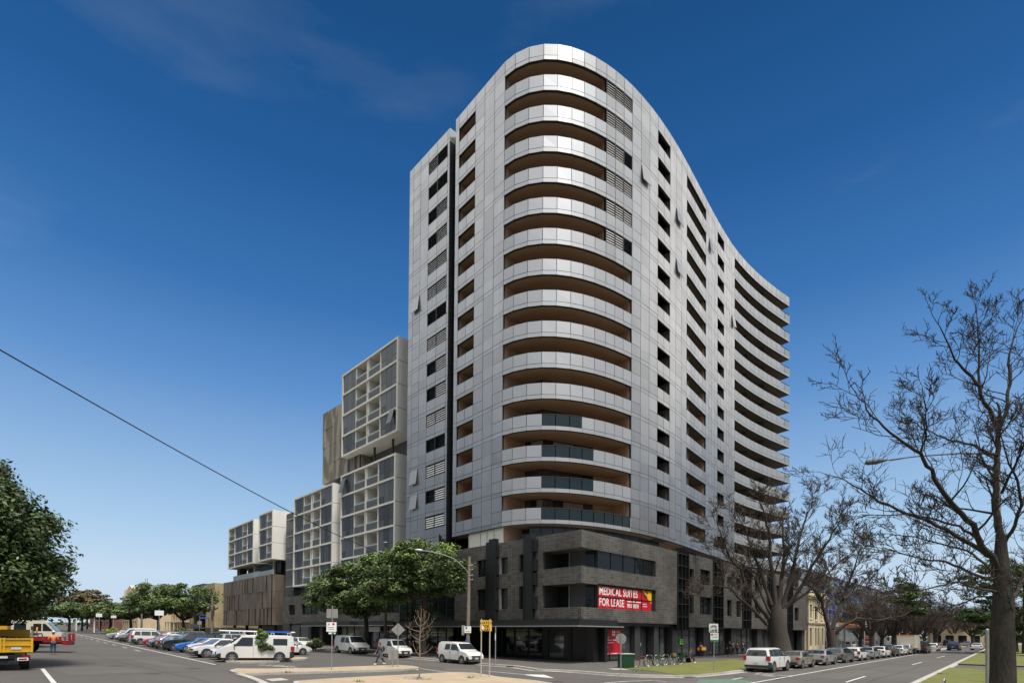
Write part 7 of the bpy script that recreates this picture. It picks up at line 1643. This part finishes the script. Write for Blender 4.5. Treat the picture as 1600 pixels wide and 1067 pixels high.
# lamp on the right behind the near tree
YL = 31.; T = thing('lamp_pole', 'street lamp whose long arm reaches left out of the foreground tree', 'street lamp', (AT(1563, 1040, YL).x, YL, .15)); xx = AT(1563, 1040, YL).x; zt_ = AT(1563, 708, YL).z
mb = MB(); mb.tube([(xx, YL, .1), (xx, YL, zt_-.6), (xx, YL, zt_)], [.1, .07, .06], 10); mb.build('pole', 'galv', T); mb = MB(); mb.tube([AT(1563, 709, YL), AT(1500, 708, YL), AT(1430, 713, YL), AT(1384, 719, YL)], [.05, .045, .04, .035], 6); mb.build('lamp_arm', 'slate', T)
mb = MB(); a, b = AT(1386, 718.5, YL), AT(1352, 723, YL); mb.tube([a, a.lerp(b, .2), a.lerp(b, .5), a.lerp(b, .9), b], [.05, .10, .17, .15, .06], 8); mb.build('lamp_head', 'slate', T, smooth=60)
x, y = G(655, 1060, .145); mb = MB(); gq = gz(x)+.145
for i in range(14):
    a = 2*pi*i/14; mb.box(x+.42*cos(a)-.11, x+.42*cos(a)+.11, y+.42*sin(a)-.09, y+.42*sin(a)+.09, gq, gq+.05)
tag(mb.build('tree_surround', 'concrete'), 'low pale ring of blocks round the foot of the leafless sapling', 'edging')
rq2 = random.Random(6); mb = MB()
for i in range(420):
    if i < 160: c = (x+rq2.gauss(0, .3), y+rq2.gauss(0, .25))
    else:
        u_ = rq2.choice(((735, 1058), (560, 1064), (450, 1050), (1000, 1047.5), (640, 1048), (1470, 1052))); c = G(u_[0]+rq2.gauss(0, 5), u_[1]+rq2.gauss(0, .6), .145)
    h_ = rq2.uniform(.04, .12); a = rq2.uniform(0, pi); g_ = gz(c[0])+.14; d_ = (cos(a)*.02, sin(a)*.02); mb.face([(c[0]-d_[0], c[1]-d_[1], g_), (c[0]+d_[0], c[1]+d_[1], g_), (c[0]+rq2.gauss(0, .03), c[1]+rq2.gauss(0, .03), g_+h_)])
o = mb.build('weeds', 'leaf_lime'); o['kind'] = 'stuff'; tag(o, 'small green weeds growing in the gravel and along the kerbs', 'weeds')
mb = MB(); c = G(803, 1041.8, .0); d_ = (k0 and Vector((.65, -.76))); 
x_, y_ = c; mb.box(x_-.6, x_+.6, y_-.1, y_+.12, .0, .125); o = mb.build('kerb_drain', 'black_metal'); o.rotation_euler = (0, 0, 0); tag(o, 'dark drain opening in the kerb in front of the podium', 'drain')
# grey post beside the near tree, hoop at the bottom
x, y = G(1543, 1080, .15); T = thing('marker_post', 'plain grey metal post just left of the foreground tree trunk', 'post', (x, y, .15)); zt_ = AT(1542, 984, y).z; mb = MB(); mb.tube([(x, y, .1), (x, y, zt_)], .075, 12); mb.ball((x, y, zt_), .075, n=12, k=6); mb.build('pole', 'galv', T, smooth=60); mb = MB(); mb.box(x+.08, x+.13, y-.05, y+.05, zt_-1.6, zt_-.5); mb.build('reflector', 'sign_yellow', T)
x0_, y0_ = G(1474, 1082, .15); mb = MB(); zt_ = AT(1478, 1061, y0_).z; mb.tube([(x0_, y0_, .1), (x0_, y0_, zt_-.08), (x0_+.06, y0_+.03, zt_), (x0_+.26, y0_+.25, zt_+.02), (x0_+.34, y0_+.33, zt_-.07), (x0_+.34, y0_+.33, .1)], .04, 8); tag(mb.build('metal_hoop', 'steel', smooth=60), 'shiny metal hoop at the bottom edge of the right-hand median', 'hoop')
# litter bin, bicycles, racks, bench
x, y = G(978, 1042.5, .13); T = thing('litter_bin', 'square dark green street bin with a pale rim beside the octagonal sign', 'bin', (x, y, .13)); fr = Fr((x, y), (.97, .2)); fr.n = Vector((.2, -.97)); mb = MB(); fr.box(mb, -.48, .52, -.5, .4, .16, 1.16)
for i in range(9): fr.box(mb, -.46+i*.11, -.40+i*.11, .401, .415, .2, 1.1)
mb.build('body', 'bin_green', T); mb = MB(); fr.box(mb, -.52, .56, -.54, .44, 1.165, 1.23); mb.build('rim', 'concrete', T)
def bicycle(x, y, ang, lab, fm, group='bicycles at the racks', basket=None):
    T = thing('bicycle', lab, 'bicycle', (x, y, .13), group, rz=ang); r_ = .34
    for wx in (-.52, .52):
        mb = MB(); mb.torus((wx, 0, r_), (0, 1, 0), r_, .022, 22, 5); mb.torus((wx, 0, r_), (0, 1, 0), r_-.03, .010, 22, 4, 1)
        for i in range(8): a = pi*i/8; mb.tube([(wx-cos(a)*r_*.95, 0, r_-sin(a)*r_*.95), (wx+cos(a)*r_*.95, 0, r_+sin(a)*r_*.95)], .003, 3, 1)
        lpart('wheel', mb, ['tyre', 'steel'], T, 60)
    mb = MB(); bb_ = (-.08, 0, .3); st = (-.2, 0, .82); hdp = (.36, 0, .86)
    for a, b in ((bb_, st), (st, (.34, 0, .80)), (bb_, (.37, 0, .68)), (bb_, (-.52, 0, r_)), ((-.18, 0, .72), (-.52, 0, r_)), (hdp, (.52, 0, r_))): mb.tube([a, b], .017, 6)
    lpart('frame', mb, fm, T, 60); mb = MB(); mb.tube([hdp, (.34, 0, .97), (.40, .0, 1.0)], .014, 5); mb.tube([(.34, -.27, 1.0), (.42, -.12, 1.0), (.42, .12, 1.0), (.34, .27, 1.0)], .014, 5); lpart('handlebar', mb, 'black_metal', T); mb = MB(); mb.ball((-.23, 0, .9), .14, .07, .035, 8, 5); mb.tube([st, (-.21, 0, .88)], .012, 5); lpart('saddle', mb, 'black_metal', T, 60)
    mb = MB(); mb.cyl((-.08, -.05, .3), (-.08, -.04, .3), .09, 12); mb.tube([(-.08, -.06, .3), (-.0, -.07, .16)], .01, 4); lpart('crank', mb, 'steel', T)
    if basket: mb = MB(); mb.hexa([(.45, -.14, .78), (.72, -.12, .78), (.72, .12, .78), (.45, .14, .78), (.42, -.18, 1.02), (.80, -.16, 1.02), (.80, .16, 1.02), (.42, .18, 1.02)], 0, skip=(1,)); lpart('basket', mb, basket, T)
    return T
paint('pinkb', (.6, .1, .2)); paint('greenb', (.02, .2, .1))
bp = [(1003, 1041.5, 'red bicycle with pink grips, leftmost at the racks', PAINT['red'], None), (1018, 1040.2, 'dark bicycle second from the green bin', 'black_metal', None), (1032, 1039.6, 'green bicycle in the middle of the racks', PAINT['greenb'], None), (1044, 1039, 'black bicycle with a wicker basket at the racks', 'black_metal', 'wicker'), (1055, 1038.4, 'green bicycle with a black basket, rightmost at the racks', PAINT['greenb'], 'black_metal')]
for px_, py_, lab, fm, bk_ in bp: q = G(px_, py_, .13); bicycle(q[0], q[1], radians(8 if px_ < 1010 else 28), lab, fm, basket=bk_)
rack = None
for i, px_ in enumerate((1012, 1025, 1038, 1050)):
    q = G(px_, 1039.5-(i*.6), .13)
    if rack is None:
        mb = MB(); mb.tube([(-.35, 0, 0), (-.35, 0, .72), (-.25, 0, .85), (.25, 0, .85), (.35, 0, .72), (.35, 0, 0)], .03, 8); rack = mb.build('bicycle_rack', 'steel', smooth=60); o = rack
    else: o = rack.copy(); COL.objects.link(o)
    o.location = (q[0]+.15, q[1]+.1, .13); o.rotation_euler = (0, 0, radians(30)); tag(o, ['steel hoop rack, first from the green bin', 'steel hoop rack, second from the green bin', 'steel hoop rack, third from the green bin', 'steel hoop rack nearest the bench'][i], 'rack', 'steel hoop bicycle racks')
for i in range(4):
    q = rk(9+i*.9, -4.3); o = rack.copy(); COL.objects.link(o); o.location = (q.x, q.y, .13); o.rotation_euler = (0, 0, radians(100)); tag(o, 'steel hoop rack at the foot of the massive elm, %s' % ['nearest the white four-wheel drive', 'second of four', 'third of four', 'farthest of four'][i], 'rack', 'steel hoop racks by the elm')
q = G(1070, 1034.5, .13); T = thing('park_bench', 'dark green slatted bench by the lawn with a person sitting on it', 'bench', (q[0], q[1], .13), rz=radians(45)); mb = MB()
for i in range(4): mb.box(-.9, .9, -.25+i*.13, -.15+i*.13, .42, .46)
lpart('seat', mb, 'bin_green', T); mb = MB()
for i in range(3): mb.box(-.9, .9, .27, .30, .55+i*.14, .66+i*.14)
lpart('backrest', mb, 'bin_green', T)
for xx in (-.75, .75): mb = MB(); mb.box(xx-.03, xx+.03, -.22, .3, 0, .42); mb.box(xx-.03, xx+.03, .24, .3, .42, .95); lpart('leg', mb, 'black_metal', T)
person(q[0]+.45, q[1]+.15, .10, radians(-35), 'person in dark patterned clothes sitting on the green bench, legs forward', 'cloth_olive', 'cloth_black', pose='sit', hair='hair_brown', shoes='letter_white')
# overhead cable
T = MB(); a = AT(-60, 512, 13); b = AT(603, 866, 66); pts = []
for i in range(41):
    t = i/40; q = a.lerp(b, t); q.z -= 4*t*(1-t)*.55; pts.append(q)
T.tube(pts, [.018+.02*i/40 for i in range(41)], 6); tag(T.build('overhead_cable', 'black_metal', smooth=60), 'long black cable sagging from the upper left down to the street trees', 'cable')
T = thing('utility_pole', 'wooden pole hidden in the street tree, holding the end of the black cable', 'pole', (b.x, b.y, gz(b.x))); mb = MB(); mb.tube([(b.x, b.y+.2, gz(b.x)), (b.x, b.y+.2, b.z+.8)], [.2, .14], 8); mb.build('pole', 'timber_pole', T); mb = MB(); mb.tube([(b.x, b.y+.1, b.z+.3), (b.x-.2, b.y-.5, b.z+.9), (b.x+.2, b.y-1.4, b.z+1.2)], .05, 5); mb.ball((b.x+.3, b.y-1.6, b.z+1.2), .3, .12, .09, 8, 5); mb.build('lamp_arm', 'galv', T)
# tidy up
for o in list(D.objects):
    if '_o' in o.keys(): del o['_o']
